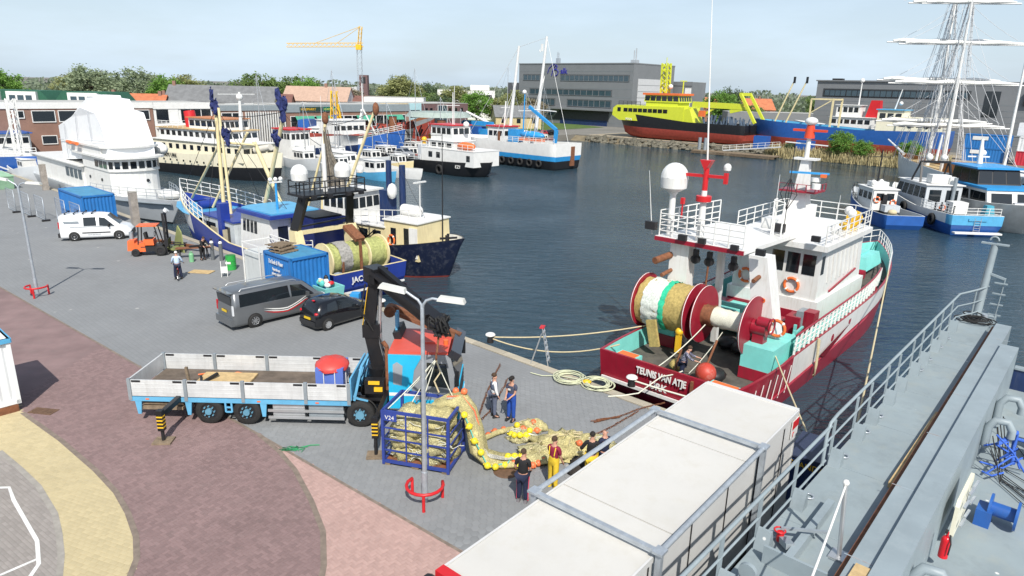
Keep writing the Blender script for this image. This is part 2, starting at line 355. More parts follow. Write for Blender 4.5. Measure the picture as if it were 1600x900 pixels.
for nm,poly,col,z,dc in (('brown_brick_road',brown,(.222,.15,.146),-.008,(.2,.17,.16)),('pink_brick_apron',pink,(.41,.275,.245),-.0065,(.42,.34,.31)),('yellow_brick_path',yellow,(.47,.395,.235),-.006,(.44,.4,.3)),('car_park_paving',lot,(.28,.255,.235),-.007,(.36,.34,.33))):
    bm_=mat(nm+'_joint',(col[0]*.8,col[1]*.8,col[2]*.8),.95,var=.25,scale=.6)
    far_=mat(nm+'_far',col,.9,var=.22,scale=.6,dirt=.4,dcol=dc)
    o=flat(nm,poly,z,bm_ if nm!='brown_brick_road' else far_,kind='structure')
    mi=mat(nm+'_isl',col,.88,dirt2=(.45,tuple(c*.5 for c in col),.22),var=.07,scale=.5,dirt=.22,dcol=dc,isl={'brown':.13,'pink_':.09,'yello':.06,'car_p':.1}[nm[:5]]); mo_=mat(nm+'_obj',col,.88,var=.16,scale=.5,dirt=.3,dcol=dc,orand={'brown':.13,'pink_':.09,'yello':.06,'car_p':.1}[nm[:5]])
    if nm=='brown_brick_road':
        cells=[c for c in herring([(-19,12),(-4,12),(-4,30),(-19,30)],.2,.1,A1+.15) if inside(poly,c[0],c[1])]; shp=rect(.2,.1)
    elif nm=='pink_brick_apron': cells=herring(poly,.2,.1,.02+PI/4); shp=rect(.2,.1)
    elif nm=='yellow_brick_path': cells=running(poly,.21,.13,-.35); shp=rect(.21,.13)
    else: cells=running([(-18.5,12),(-10,12),(-10,22),(-18.5,22)],.21,.105,-.6); cells=[c for c in cells if inside(poly,c[0],c[1])]; shp=rect(.21,.105)
    pave(nm+'_pavers','brick',cells,shp,mi,mo_,.001,o)
# hexagonal pavers on the quay
def hexes():
    out=[]; r=.135
    for j in range(-10,130):
        for i in range(-10,90):
            x=-11+i*1.5*r*1.0; y=11+j*math.sqrt(3)*r+(i%2)*math.sqrt(3)/2*r
            if y<27 and x<8.5 and (x-(-8.8))*.62+(y-21.6)*.785>.06 and x*E1[0]+y*E1[1]<QS-.5 and x*E2[0]+y*E2[1]<QT-.55: out.append((x,y,0))
    return out
qi=mat('hex_isl',(.222,.23,.236),.85,dirt2=(.4,(.13,.13,.13),.16),spot=((.4,.4,.38),.55,.07),var=.07,scale=.3,dirt=.25,dcol=(.3,.3,.29),isl=.05); qo=mat('hex_obj',(.222,.23,.236),.85,var=.16,scale=.4,orand=.1)
pave('hex_pavers','paver',hexes(),[(x*.131,y*.131) for x,y in HEX],qi,qo,-.002,quay)
# kerb strips and car park lines
def strip(name,pts,w_,z,mt,**k):
    b=MB(); Lp=[];Rp=[]
    for i,p in enumerate(pts):
        q0,q1=pts[max(i-1,0)],pts[min(i+1,len(pts)-1)]; dx,dy=q1[0]-q0[0],q1[1]-q0[1]; n_=math.hypot(dx,dy); nx,ny=-dy/n_*w_/2,dx/n_*w_/2
        Lp.append((p[0]+nx,p[1]+ny)); Rp.append((p[0]-nx,p[1]-ny))
    for i in range(len(pts)-1): b.quad((*Rp[i],z),(*Rp[i+1],z),(*Lp[i+1],z),(*Lp[i],z))
    return b.o(name,mt,**k)
kb=mat('kerb_stone',(.3,.28,.25),.9,var=.2,scale=3)
kbr=mat('edging_brick',(.2,.16,.13),.9,var=.25,scale=4)
strip('edging',ARC,.16,.004,kbr,kind='structure'); strip('edging',YO,.16,.0045,kbr,kind='structure'); strip('edging',YI[0:],.16,.004,kb,kind='structure')
strip('edging',[(-60,61.8),(-8.8,21.62),(4.5,11.05)],.1,.0055,kbr,kind='structure')
def off(pts,d): return [(x+d*.75,y+d*.6) for x,y in pts]
lw=mat('line_paint',(.72,.72,.7),.8,var=.15,scale=3,dirt=.4,dcol=(.3,.28,.26))
strip('parking_line',[(-20,17.6),(-15.1,18.05),(-14.5,17.4),(-12.6,15.6),(-11.95,14.7),(-11.6,13)],.1,.006,lw,kind='structure')
strip('parking_line',[(-12.1,14.9),(-13.4,13.3)],.09,.0065,lw,kind='structure')
# manhole and gully covers
mh=mat('cast_iron',(.16,.095,.06),.8,.3,var=.3,scale=6,dirt=.3)
for x,y,rr,lb in ((-.05,19.62,.42,'round rusty manhole cover beside the net on the quay'),):
    b=MB().cyl((x,y,-.02),(x,y,.012),rr,n=24); b.ring((x,y,.012),rr-.05,.012,n=24,k=5); b.o('manhole_cover',mh,label=lb,cat='manhole cover')
b=MB().box((-17.35,23.0,.008),(.95,.45,.02),rz=-.15)
for i in range(7): b.box((-17.7+i*.115,23.0-.15*(i-3)*.1,.02),(.03,.36,.012),rz=-.15)
b.o('gully_cover',mh,label='rusty rectangular gully cover beside the white cabin',cat='gully cover')
# rocks along the far bank
rk=mat('bank_rock',(.14,.13,.1),.95,var=.4,scale=1.2,orand=.3)
rkme=[]
for k in range(5):
    b=MB().sph((0,0,0),(rnd.uniform(.5,.9),rnd.uniform(.35,.6),rnd.uniform(.3,.5)),7,4)
    b.v=[(x*rnd.uniform(.75,1.25),y*rnd.uniform(.75,1.25),z*rnd.uniform(.75,1.25)) for x,y,z in b.v]; b.s=[False]*len(b.s); rkme.append(b.mesh('rock',rk))
bank=T('rock_bank','x','x'); del bank['label'],bank['category']; bank['kind']='structure'
for i in range(230):
    s=rnd.uniform(-110,-62); k=rnd.random(); o=ob('rock',rnd.choice(rkme),bank,W(s,152.9-2.3*(1-k),-1.6+1.5*k),rnd.uniform(0,6)); o.scale=[rnd.uniform(.8,1.5)]*3
b=MB(); q=[(-115,153.5),(140,153.5)]; b.add([W(-115,150.6,-1.8),W(140,150.6,-1.8),W(140,153.8,-.05),W(-115,153.8,-.05)],[(0,1,2,3)]); b.o('embankment',mat('embankment',(.17,.14,.09),.95,var=.4,scale=.5,bump=.6,bscale=3),kind='structure')
# reeds
rm=mat('reed',(.4,.34,.18),.9,var=.3,scale=.5,isl=.3); b=MB()
for i in range(4200):
    s=rnd.uniform(-61,-26); t_=rnd.uniform(150.4,154.2); h=rnd.uniform(.7,1.9); x,y,_=W(s,t_); a=rnd.uniform(0,PI); dx,dy=.07*math.cos(a),.07*math.sin(a); lx,ly=rnd.uniform(-.4,.4),rnd.uniform(-.4,.4); z0=-1.5+(t_-150.4)/3.4*1.3
    b.add([(x-dx,y-dy,z0),(x+dx,y+dy,z0),(x+lx+dx*.5,y+ly+dy*.5,z0+h),(x+lx-dx*.5,y+ly-dy*.5,z0+h)],[(0,1,2,3)])
b.o('reeds',rm,label='dry straw coloured reeds along the far bank',cat='reeds',kind='stuff')
gm=mat('grass',(.075,.13,.025),.9,var=.4,scale=.4)
flat('lawn',[*st((-131,138),(-131,190),(-190,215),(-190,150))],.05,gm,kind='structure')
flat('slip_yard',[*st((-112,154),(-20,154),(-20,175),(-112,186))],.03,mat('yard_sand',(.33,.28,.2),.95,var=.25,scale=.2),kind='structure')
# ================= SHIP LIBRARY =================
def tab(tb,x):
    if not isinstance(tb,(list,tuple)): return tb
    if x<=tb[0][0]: return tb[0][1]
    for (a,za),(b_,zb) in zip(tb,tb[1:]):
        if x<=b_: return lerp(za,zb,(x-a)/(b_-a))
    return tb[-1][1]
def hull(parent,Ln,B,rows,deck,mats,sternw=.9,full=.55,bp=2.,n=26,inner=None,deckm=None,bt=.12,sround=.12,name='hull'):
    # rows bottom to top: (ztable,width,dx_stern,dx_bow,material index or f(x) up to the next row)
    def hw(u):
        k=1.
        if u<sround: a=1-u/sround; k=sternw+(1-sternw)*math.sqrt(max(0,1-a*a)) if sternw<.3 else lerp(1,sternw,a*a)
        if u>full: a=(u-full)/(1-full); k*=max(0.,1-a**bp)
        return k
    us=[i/n for i in range(n+1)]
    if sternw<.3: us=[0,.004,.012,.025,.045,.07,.1]+[u for u in us if u>.11]
    us=[u for u in us if u<.93]+[.95,.97,.985,.995,1]
    def pt(r,u,sg,ins=0,z=None):
        zt,wf,ds,db,_=r; x=ds+u*(Ln+db-ds); y=max(0,B/2*wf*hw(u)-ins); x2=x-(ins if u>.97 else 0)+(ins if u<.01 else 0)
        return (x2,sg*y,tab(zt,x) if z is None else tab(z,x))
    b=MB()
    for sg in (-1,1):
        for r0,r1 in zip(rows,rows[1:]):
            for u0,u1 in zip(us,us[1:]):
                q=[pt(r0,u0,sg),pt(r0,u1,sg),pt(r1,u1,sg),pt(r1,u0,sg)]; m=r0[4]; m=m(q[0][0]) if callable(m) else m
                b.add(q if sg<0 else q[::-1],[(0,1,2,3)],m,True)
    for r0,r1 in zip(rows,rows[1:]):
        m=r0[4]; m=m(-1) if callable(m) else m
        b.add([pt(r0,0,1),pt(r0,0,-1),pt(r1,0,-1),pt(r1,0,1)],[(0,1,2,3)],m)
    # weld along rows for smooth shading
    o=b.o(name,mats,parent); 
    import bmesh
    bm=bmesh.new(); bm.from_mesh(o.data); bmesh.ops.remove_doubles(bm,verts=bm.verts,dist=.002); bm.to_mesh(o.data); bm.free()
    # cap rail, inner bulwark
    rt=rows[-1]; b=MB(); c=MB(); d=MB(); r2=rows[-2]
    def pin(u,sg):
        a,e=pt(r2,u,sg,bt),pt(rt,u,sg,bt); zd=min(max(tab(deck,e[0]),a[2]+.02),e[2]-.05); k=max(0,min(1,(zd-a[2])/max(e[2]-a[2],.05)))
        return (lerp(a[0],e[0],k),lerp(a[1],e[1],k),zd)
    for u0,u1 in zip(us,us[1:]):
        for sg in (-1,1):
            q=[pt(rt,u0,sg),pt(rt,u1,sg),pt(rt,u1,sg,bt),pt(rt,u0,sg,bt)]; up=.03
            q2=[(x,y,z+up) for x,y,z in q]
            b.add(q+q2,[(4,5,6,7),(0,1,5,4),(3,2,6,7)],0)
            e=[pt(rt,u0,sg,bt),pt(rt,u1,sg,bt),pin(u1,sg),pin(u0,sg)]; c.add(e,[(0,1,2,3)],0)
        d.add([pin(u0,-1),pin(u1,-1),pin(u1,1),pin(u0,1)],[(0,1,2,3)],0)
    q=[pt(rt,0,-1),pt(rt,0,1),pt(rt,0,1,bt),pt(rt,0,-1,bt)]; b.add(q+[(x,y,z+.03) for x,y,z in q],[(4,5,6,7),(0,1,5,4),(3,2,6,7)])
    c.add([pt(rt,0,-1,bt),pt(rt,0,1,bt),pin(0,1),pin(0,-1)],[(0,1,2,3)])
    b.o('cap_rail',inner[1] if inner else mats[-1],parent); c.o('bulwark',inner[0] if inner else mats[-1],parent); d.o('deck',deckm or deckg,parent)
    return lambda u,sg,ins=0:pt(rt,u,sg,ins)
def railing(parent,pts,h=1.,sp=1.2,nr=3,r=.025,m=None,name='railing',lean=0,cl=False):
    b=MB(); P=[Vector(p) for p in pts]; 
    for k in range(1,nr+1): b.tube([p+Vector((0,0,h*k/nr)) for p in P],r,5,cl=cl)
    seq=list(zip(P,P[1:]+([P[0]] if cl else [])))[:len(P) if cl else len(P)-1]
    for p,q in seq:
        n=max(1,round((q-p).length/sp))
        for i in range(n): c=p.lerp(q,i/n); b.cyl(c,c+Vector((0,0,h))+(q-p).normalized()*lean,r*1.15,n=5,cap=False)
    if not cl: b.cyl(P[-1],P[-1]+Vector((0,0,h)),r*1.15,n=5,cap=False)
    return b.o(name,m or white,parent)
SIDE={'a':((0,-1,0),(1,0,0)),'f':((0,1,0),(1,0,0))}
def house(parent,x0,x1,y0,y1,z0,z1,m,wins=(),roof=None,rf=0.,ra=0.,ty=0.,name='deckhouse',gl=None):
    # rf/ra: rake of the fore and aft faces (metres in at the top), ty: sides in at the top
    b=MB(); v=[(x0,y0,z0),(x1,y0,z0),(x1,y1,z0),(x0,y1,z0),(x0+ra,y0+ty,z1),(x1-rf,y0+ty,z1),(x1-rf,y1-ty,z1),(x0+ra,y1-ty,z1)]
    b.add(v,[(3,2,1,0),(4,5,6,7),(0,1,5,4),(1,2,6,5),(2,3,7,6),(3,0,4,7)]); h=b.o(name,m,parent); V=[Vector(p) for p in v]
    fc={'s':(0,1,5,4),'f':(1,2,6,5),'p':(2,3,7,6),'a':(3,0,4,7)}
    for w in wins:
        side,n,za,zb=w[:4]; mg=w[4] if len(w)>4 else .15; ga=w[5] if len(w)>5 else .25; rng=w[6] if len(w)>6 else (0,1)
        a,b_,c,d=[V[i] for i in fc[side]]; nn=(b_-a).cross(d-a).normalized()*.02; u0=rng[0]+mg*(rng[1]-rng[0])/max(n,1)/1.; u1=rng[1]-mg*(rng[1]-rng[0])/max(n,1)
        for i in range(n):
            p0=u0+(u1-u0)*(i+ga/2)/n; p1=u0+(u1-u0)*(i+1-ga/2)/n; k0=(za-z0)/(z1-z0); k1=(zb-z0)/(z1-z0)
            def F(u,k): return (a.lerp(b_,u)).lerp(d.lerp(c,u),k)
            q=[F(p0,k0),F(p1,k0),F(p1,k1),F(p0,k1)]; B2=MB(); B2.add([p-nn*.5 for p in q]+[p+nn for p in q],[(4,5,6,7),(0,1,5,4),(1,2,6,5),(2,3,7,6),(3,0,4,7)]); B2.o('window',gl or glass,h)
    if roof:
        ov,th,rm_=roof; r=MB().b2(x0+ra-ov,x1-rf+ov,y0+ty-ov,y1-ty+ov,z1+.002,z1+th); r.o('roof',rm_,h)
    return h
def dome(parent,c,r,m=None,base=.3,name='radome'):
    b=MB(); b.sph((c[0],c[1],c[2]),(r,r,r*1.05),14,6,z0=0,z1=1.); b.cyl((c[0],c[1],c[2]-r*.75),c,r*.93,r,n=14); b.cyl((c[0],c[1],c[2]-r),(c[0],c[1],c[2]-r*.75),r*.5,r*.93,n=14)
    return b.o(name,m or white,parent)
def lifering(parent,c,ax,m=None,R0=.3):
    o=MB().ring(c,R0,.075,ax,16,7).o('lifebuoy',m or orangep,parent); b=MB()
    for i in range(4):
        a=PI/4+i*PI/2; u,v=R0*math.cos(a),R0*math.sin(a); p=(c[0]+u,c[1],c[2]+v) if ax=='y' else (c[0],c[1]+u,c[2]+v); b.sph(p,.092,6,4)
    b.o('band',white,o); return o
def mastpole(parent,p,q,r0,r1,m,name='mast',n=10): return MB().cyl(p,q,r0,r1,n).o(name,m,parent)
def flood(parent,c,d=(0,0,-1),s=.3,m=None):
    b=MB().box(c,(s*.5,s,s*.7)); o=b.o('floodlight',m or dkmetal,parent); return o
def tyre(b,c,ax,R0=.45,r=.15): b.ring(c,R0,r,ax,16,7)
def tyres(parent,cs,ax,R0=.45,r=.15):
    for c in cs:
        b=MB(); b.ring(c,R0,r,ax,14,6); b.o('tyre_fender',blackr,parent)
# ================= RED TRAWLER =================
tr=T('red_trawler','maroon and white stern trawler with mint deck moored stern to the quay','trawler',W(-12.95,24.25),A2)
def bandm(x): return 1 if x>5.1 else 0
f=hull(tr,31.2,6.9,[([(0,-2.4),(28,-2.4)],.86,1.6,-3.2,0),([(0,-1.5),(20,-1.45),(28,-1.2)],.95,.9,-2.,0),([(0,-.55),(8.6,-.5),(13.5,-.12),(17.6,.15),(31,.5)],1.,.1,-.5,bandm),([(0,.72),(4.6,.72),(5.2,.8),(13,.98),(20,1.25),(25,1.5),(31,1.65)],1.02,0,0,1)],[(0,-.2),(9,-.2),(17,.2),(19,.6),(28,.9)],[maroon,white],sternw=.93,full=.5,bp=2.3,inner=(mint,maroon),deckm=mat('trawl_deck',(.085,.078,.068),.8,var=.35,scale=1.5,dirt=.5,dcol=(.2,.17,.12)),n=30)
# blue boot top and white line on the transom, rubbing strake
b=MB(); b.b2(-.03,.06,-3.1,3.1,-.62,-.48); b.o('transom_stripe',white,tr)
b=MB()
for sg in (-1,1): b.tube([(x,sg*3.47*(1 if x<14 else 1-((x-14)/14.4)**2.3),lerp(-.75,.1,x/22)) for x in (.5,3,6,9,12,14,16,18,20)],.07,6)
b.o('rubbing_strake',maroon,tr)
b=MB()
for x in (10.6,13.2,16.0,18.4): b.cyl((x,-3.4*(1 if x<14 else 1-((x-14)/14.4)**2.3)-.0,1.02+.11*(x-13)),(x,-3.4*(1 if x<14 else 1-((x-14)/14.4)**2.3)-.1,1.02+.11*(x-13)),.2,n=12)
for v in range(len(b.v)): b.v[v]=(b.v[v][0],b.v[v][1],b.v[v][2]-.45)
b.o('freeing_port',maroon,tr)
M0=frame((-.05,1.3,.2),(0,-1,0),(0.05,0,1)); text('name_lettering','TEUNIS VAN ATJE',.42,white,tr,M0,.015,bold=.012,sx=.72)
text('port_lettering','URK',.42,white,tr,frame((-.06,.6,-.28),(0,-1,0),(0.05,0,1)),.015,'LEFT',.012)
b=MB(); 
for y in (-.1,): b.b2(-.09,.02,y-1.3,y-1.2,-1.2,.6)
b.o('stern_chain',rust,tr)
# lattice bulwark rail on both sides
for sg in (-1,1):
    b=MB(); up=[]; lo=[]
    for i in range(49):
        x=5.4+i*.3; u=x/28.6; y=3.5*(1 if u<.5 else 1-((u-.5)/.5)**2.3)-.08; zb=tab([(0,.8),(5.2,.8),(13,.98),(20,1.25)],x)
        up.append((x,sg*y,zb+.92)); lo.append((x,sg*y,zb+.03)); 
        if i%2==0: b.bar((x,sg*y,zb),(x+.18,sg*(y),zb+.92),.09,.05)
    b.tube([L3(p,q,.5) for p,q in zip(lo,up)],.03,5); b.tube([L3(p,q,.25) for p,q in zip(lo,up)],.02,5); b.tube([L3(p,q,.75) for p,q in zip(lo,up)],.02,5)
    b.o('bulwark_rail',white,tr); MB().tube(up,.05,6).o('hand_rail',maroon,tr)
    c=MB(); c.loft([[(p[0],p[1]-sg*.06,p[2]),(q[0],q[1]-sg*.06,q[2]-.3)] for p,q in zip(lo,up)],wrap=False); c.o('bulwark_panel',mint,tr)
bw=[f(u,sg,.1) for u,sg in [(.7,-1),(.78,-1),(.85,-1),(.92,-1),(.97,-1),(.998,1),(.97,1),(.92,1),(.85,1),(.78,1),(.7,1)]]
railing(tr,bw,.85,.9,2,.035,white,'bow_railing')
b=MB(); b.box((23.4,-.6,1.75),(3.4,2.4,.8),taper=.84); b.box((23.4,-.6,2.2),(1.7,1.1,.12)); b.o('liferaft_cover',mint,tr)
b=MB()
for x,y in ((20.6,-1.4),(21,1.6),(19.6,0)): b.box((x,y,1.1),(.7,.9,.9)); b.cyl((x,y-.6,1.4),(x,y+.6,1.4),.28)
b.o('windlass',maroon,tr)
# superstructure
ml=MB(); ml.b2(10.6,18.3,-2.5,2.3,-.2,1.9); lowh=ml.o('lower_house',white,tr)
MB().b2(10.54,10.6,-2.4,2.2,-.15,1.25).o('maroon_dado',maroon,lowh)
house(tr,10.7,17.9,-2.35,2.1,1.9,4.62,white,[('a',3,3.2,4.25,.06,.2,(.42,.98)),('s',1,3.25,4.2,.1,.1,(.02,.1))],None,.5,0,0,'wheelhouse')
MB().prism([(10.1,-2.75),(17.6,-2.75),(18.5,-1.6),(18.5,1.5),(17.6,2.5),(10.1,2.5)],4.62,4.9,'z').o('wheelhouse_roof',white,tr)
b=MB()
for i in range(8): b.box((12.0+i*.68,-2.38,3.35),(.05,.07,1.5),ry=-.18)
b.o('side_ribs',white,tr); MB().box((14.6,-2.42,2.35),(4.2,.08,.08),ry=-.12).o('side_stripe',maroon,tr)
b=MB()
for k in range(5): b.b2(10.1+.22*k,10.35+.22*k,-2.2,-1.55,.05+.38*k,.1+.38*k)
b.o('stairs',maroon,tr)
lifering(tr,(10.62,-1.1,2.55),'x',R0=.36); lifering(tr,(10.62,1.35,2.6),'x',R0=.36); lifering(tr,(5.1,-2.62,1.95),'x',R0=.36)
# gantry
gm_=MB(); gm_.box((5.6,2.55,2.45),(.75,1.0,5.3)); gm_.add([(5.2,-2.7,.8),(6.1,-2.7,.8),(6.1,-1.6,.8),(5.2,-1.6,.8),(5.2,-1.75,5.0),(6.1,-1.75,5.0),(6.1,-.9,5.0),(5.2,-.9,5.0)],[(3,2,1,0),(4,5,6,7),(0,1,5,4),(1,2,6,5),(2,3,7,6),(3,0,4,7)])
gm_.bar((6.6,.9,0),(5.9,.7,5),.28,.28); gm_.o('gantry',white,tr)
text('gantry_letter','P',.62,orangep,tr,frame((5.18,-1.62,2.75),(0,-1,0),(0,0,1)),.01)
pl=MB(); pl.prism([(4.9,3.75),(4.9,-.8),(10.9,-1.0),(10.9,3.2)],5.0,5.2,'z'); pl.o('gantry_platform',white,tr)
MB().b2(4.84,4.9,-.8,3.75,4.98,5.18).o('platform_edge',maroon,tr)
railing(tr,[(10.4,3.1,5.2),(5.0,3.6,5.2)],1.25,.75,4,.032,white); railing(tr,[(5.0,3.6,5.2),(5.0,-.7,5.2)],1.1,.75,4,.03,white); railing(tr,[(10.2,-2.6,4.9),(17.4,-2.6,4.9),(18.3,-1.5,4.9),(18.3,1.4,4.9),(17.4,2.3,4.9),(11,2.3,4.9)],1.0,1.0,3,.03,white)
b=MB().b2(4.2,4.28,-4.0,-3.95,0,0); 
for c,s_ in (((4.7,3.9,5.7),.55),((4.75,2.2,5.35),.4),((4.75,-.4,5.3),.35),((4.75,1.2,5.35),.35),((4.75,-1.6,5.3),.4),((9.9,-2.2,5.25),.4),((10.,-.3,5.5),.6)): flood(tr,c,s=s_)
b=MB(); b.cyl((4.1,3.2,4.15),(5.4,3.0,4.3),.17,n=12); b.cyl((4.5,3.0,3.4),(5.3,2.9,3.55),.1); b.cyl((4.6,-1.5,4.),(5.3,-1.5,4.1),.1); b.o('exhaust_pipe',rust,tr)
b=MB()
for y in (1.7,1.0,-.2): b.box((5.3,y,4.45),(.2,.22,.65)); b.cyl((5.2,y,4.3),(5.4,y,4.3),.22)
b.o('hanging_block',dkmetal,tr); b=MB(); b.tube([(5.25,1.0,4.2),(5.2,1.02,2.2)],.05,5); b.o('hanging_chain',rust,tr)
# domes, antennas, mast
MB().cyl((5.3,3.2,5.2),(5.3,3.2,7.3),.17,.15).cyl((5.3,3.2,7.2),(5.3,3.2,7.6),.15,.4).o('dome_post',white,tr); dome(tr,(5.3,3.2,8.05),.66)
MB().cyl((5.3,1.6,5.2),(5.3,1.6,7.6),.2,.13).o('aerial_post',white,tr)
b=MB(); b.cyl((5.3,1.6,7.2),(5.3,1.6,8.6),.13); b.bar((5.3,2.6,8.25),(5.3,.6,8.3),.14,.14); b.bar((5.3,.62,8.0),(5.3,.62,8.5),.16); b.prism([(-.0,0),(.28,.5),(-.28,.5)],5.1,5.5,'x'); 
b.v=[(x,y+(1.6 if i>=len(b.v)-6 else 0),z+(8.5 if i>=len(b.v)-6 else 0)) for i,(x,y,z) in enumerate(b.v)]
b.cyl((5.3,1.6,7.1),(5.3,1.6,7.35),.36); b.o('aerial_crossarm',redp,tr); dome(tr,(5.3,.6,8.75),.17)
MB().cyl((5.3,1.6,8.9),(5.6,2.35,16.4),.045,.018,6).o('whip_aerial',white,tr)
b=MB(); b.cyl((5.0,4.0,5.2),(4.8,4.3,8.3),.03,.01,5); b.cyl((9.5,-.2,5.2),(9.5,-.2,8.2),.03,.01,5); b.cyl((12,-2.4,5),(12,-2.4,7.2),.025,.01,5); b.cyl((18.5,-2.2,5),(18.5,-2.2,7.2),.025,.01,5); b.o('whip_aerial',white,tr)
MB().cyl((5.2,2.6,6.2),(5.2,2.6,6.9),.04).box((5.2,2.6,7.),(.16,.16,.3)).o('signal_lamp',redp,tr)
b=MB(); b.tube([(9.6,-.2,5.2),(9.6,-.2,7.0)],.04,5); b.tube([(9.3,-.2,5.2),(9.3,-.2,7.0),(9.6,-.2,7.0)],.04,5); 
for k in range(4): b.tube([(9.3,-.2,5.6+.4*k),(9.6,-.2,5.6+.4*k)],.025,4)
b.tube([(9.3,-.7,5.2),(9.3,-.7,6.9),(9.3,-.2,6.95)],.04,5); b.o('roof_ladder',white,tr)
MBOLD=MB.o
def _low(self,*a,**k):
    self.v=[(x,y,4.9+(z-4.9)*.66) for x,y,z in self.v]; return MBOLD(self,*a,**k)
MB.o=_low
ms=MB(); ms.add([(12.2,-.75,4.9),(13.7,-.75,4.9),(13.7,.75,4.9),(12.2,.75,4.9),(13.1,-.32,8.2),(13.7,-.32,8.2),(13.7,.32,8.2),(13.1,.32,8.2)],[(4,5,6,7),(0,1,5,4),(1,2,6,5),(2,3,7,6),(3,0,4,7)])
ms.add([(13.1,-.32,8.2),(13.7,-.32,8.2),(13.7,.32,8.2),(13.1,.32,8.2),(13.25,-.2,10.6),(13.65,-.2,10.6),(13.65,.2,10.6),(13.25,.2,10.6)],[(4,5,6,7),(0,1,5,4),(1,2,6,5),(2,3,7,6),(3,0,4,7)])
ms.b2(13.1,13.8,-.6,.6,10.6,10.75); ms.cyl((13.4,0,10.7),(13.4,0,12.6),.13,.11); ms.bar((13.4,-1.,11.8),(13.4,1.2,11.9),.08); mo=ms.o('mast',white,tr)
b=MB(); b.b2(12.6,14.2,-.95,.95,8.1,8.25); b.o('mast_platform',maroon,mo); railing(mo,[(12.6,.95,8.25),(12.6,-.95,8.25),(14.2,-.95,8.25)],.5,.5,1,.025,maroon,'mast_railing')
b=MB(); b.cyl((13.4,0,12.3),(13.4,0,13.3),.28,.2); b.box((13.4,0,12.9),(.25,1.7,.18)); b.o('mast_light_bracket',mat('orange_red',(.62,.06,.02),.4),mo)
MB().sph((13.4,0,13.6),.33,10,6).o('mast_radome',white,mo); b=MB(); b.box((12.5,-1.3,9.6),(.25,.25,.25)); b.o('mast_light',orangep,mo)
b=MB(); b.box((12.4,-.6,9.75),(.18,1.9,.14),rz=.35); b.o('radar_scanner',skyb,mo)
b=MB(); b.cyl((12.2,-1.1,8.6),(12.2,-1.1,9.0),.22); b.cyl((12.6,-.9,9.1),(12.6,-.9,9.4),.25); b.o('horn',white,mo)
MB.o=MBOLD
b=MB(); b.cyl((16.2,-2.1,5.5),(16.05,-2.1,5.5),.42,n=18); b.cyl((16.1,-2.1,5.0),(16.1,-2.1,5.4),.06); b.box((15.9,-1.9,5.05),(.9,.7,.3)); b.o('search_light',yellowp,tr)
b=MB(); b.sph((14.8,-2.3,5.95),.25,8,5); b.sph((15.3,-2.0,6.0),.25,8,5); b.cyl((15,-2.2,5),(15,-2.2,5.8),.05); b.box((17.5,1.2,5.3),(1.2,1.2,.8)); b.box((11.6,.6,5.3),(1.0,.9,.8)); b.sph((13.9,-1.9,5.1),(.3,.3,.3),8,4); b.o('roof_equipment',white,tr)
# diamond shape signal frame
b=MB(); c=(10.3,-.45,7.2)
for a in range(4):
    u=(c[0]+.42*math.cos(a*PI/2),c[1]+.42*math.sin(a*PI/2),c[2]); b.tube([(c[0],c[1],c[2]+.8),u,(c[0],c[1],c[2]-.8)],.02,4)
b.tube([(c[0]+.42*math.cos(a*PI/2),c[1]+.42*math.sin(a*PI/2),c[2]) for a in range(4)],.02,4,cl=True); b.tube([(c[0],c[1],5.),(c[0],c[1],9.6)],.02,4); b.o('signal_diamond',dkmetal,tr)
# net drum and winch
netm=mat('drum_net',(.42,.32,.11),.95,var=.3,scale=9,bump=.9,bscale=40); netw=mat('drum_net_white',(.62,.66,.6),.95,var=.3,scale=12,bump=.9,bscale=50); netg=mat('drum_net_green',(.03,.48,.27),.9,var=.2,scale=12,bump=.6,bscale=50)
X,Z=4.35,2.05; dr=MB()
for y in (3.72,.98,.55,-1.75): dr.cyl((X,y,Z),(X,y-.08,Z),1.36,n=30)
dr.cyl((X,3.7,Z),(X,-1.8,Z),.3,n=12); drum=dr.o('net_drum',maroon,tr)
b=MB()
for y in (3.72,.98,.55,-1.75): b.ring((X,y-.04,Z),1.35,.022,'y',30,5)
b.o('drum_rim',white,drum)
def roll(y0,y1,r,m,nm,n=34,j=.05,a0=0,a1=2*PI):
    b=MB(); k=max(3,int(abs(y1-y0)/.16)); full=a1-a0>6.2; rings=[]
    for i in range(k+1):
        rings.append([(X+(r+rnd.uniform(-j,j))*math.cos(a0+(a1-a0)*q/n),lerp(y0,y1,i/k)+rnd.uniform(-.02,.02),Z+(r+rnd.uniform(-j,j))*math.sin(a0+(a1-a0)*q/n)) for q in range(n if full else n+1)])
    b.loft(rings,wrap=full,cap=full); return b.o(nm,m,drum)
roll(3.6,1.05,1.15,netm,'rolled_net'); roll(3.25,2.3,1.2,netw,'white_netting',a0=R(60),a1=R(245)); roll(2.32,2.02,1.21,netg,'green_netting',a0=R(55),a1=R(240))
roll(.5,.0,.5,rust,'wound_chain',16,.06); roll(0,-1.6,.46,ropew,'wound_rope',16,.05)
b=MB(); b.box((X-1.35,2.35,.95),(.15,.5,1.3),rx=-.25); b.o('net_tail',netm,drum)
b=MB(); b.cyl((X,-1.85,Z),(X,-2.5,Z),.35,n=12); b.cyl((X-.1,-2.1,Z+.3),(X-.1,-2.6,Z+.3),.25); b.box((X,-2.2,Z-.5),(.5,.5,.6)); b.ring((X-.1,-2.7,Z+.2),.35,.04,'y',14,5); b.o('drum_motor',maroon,drum)
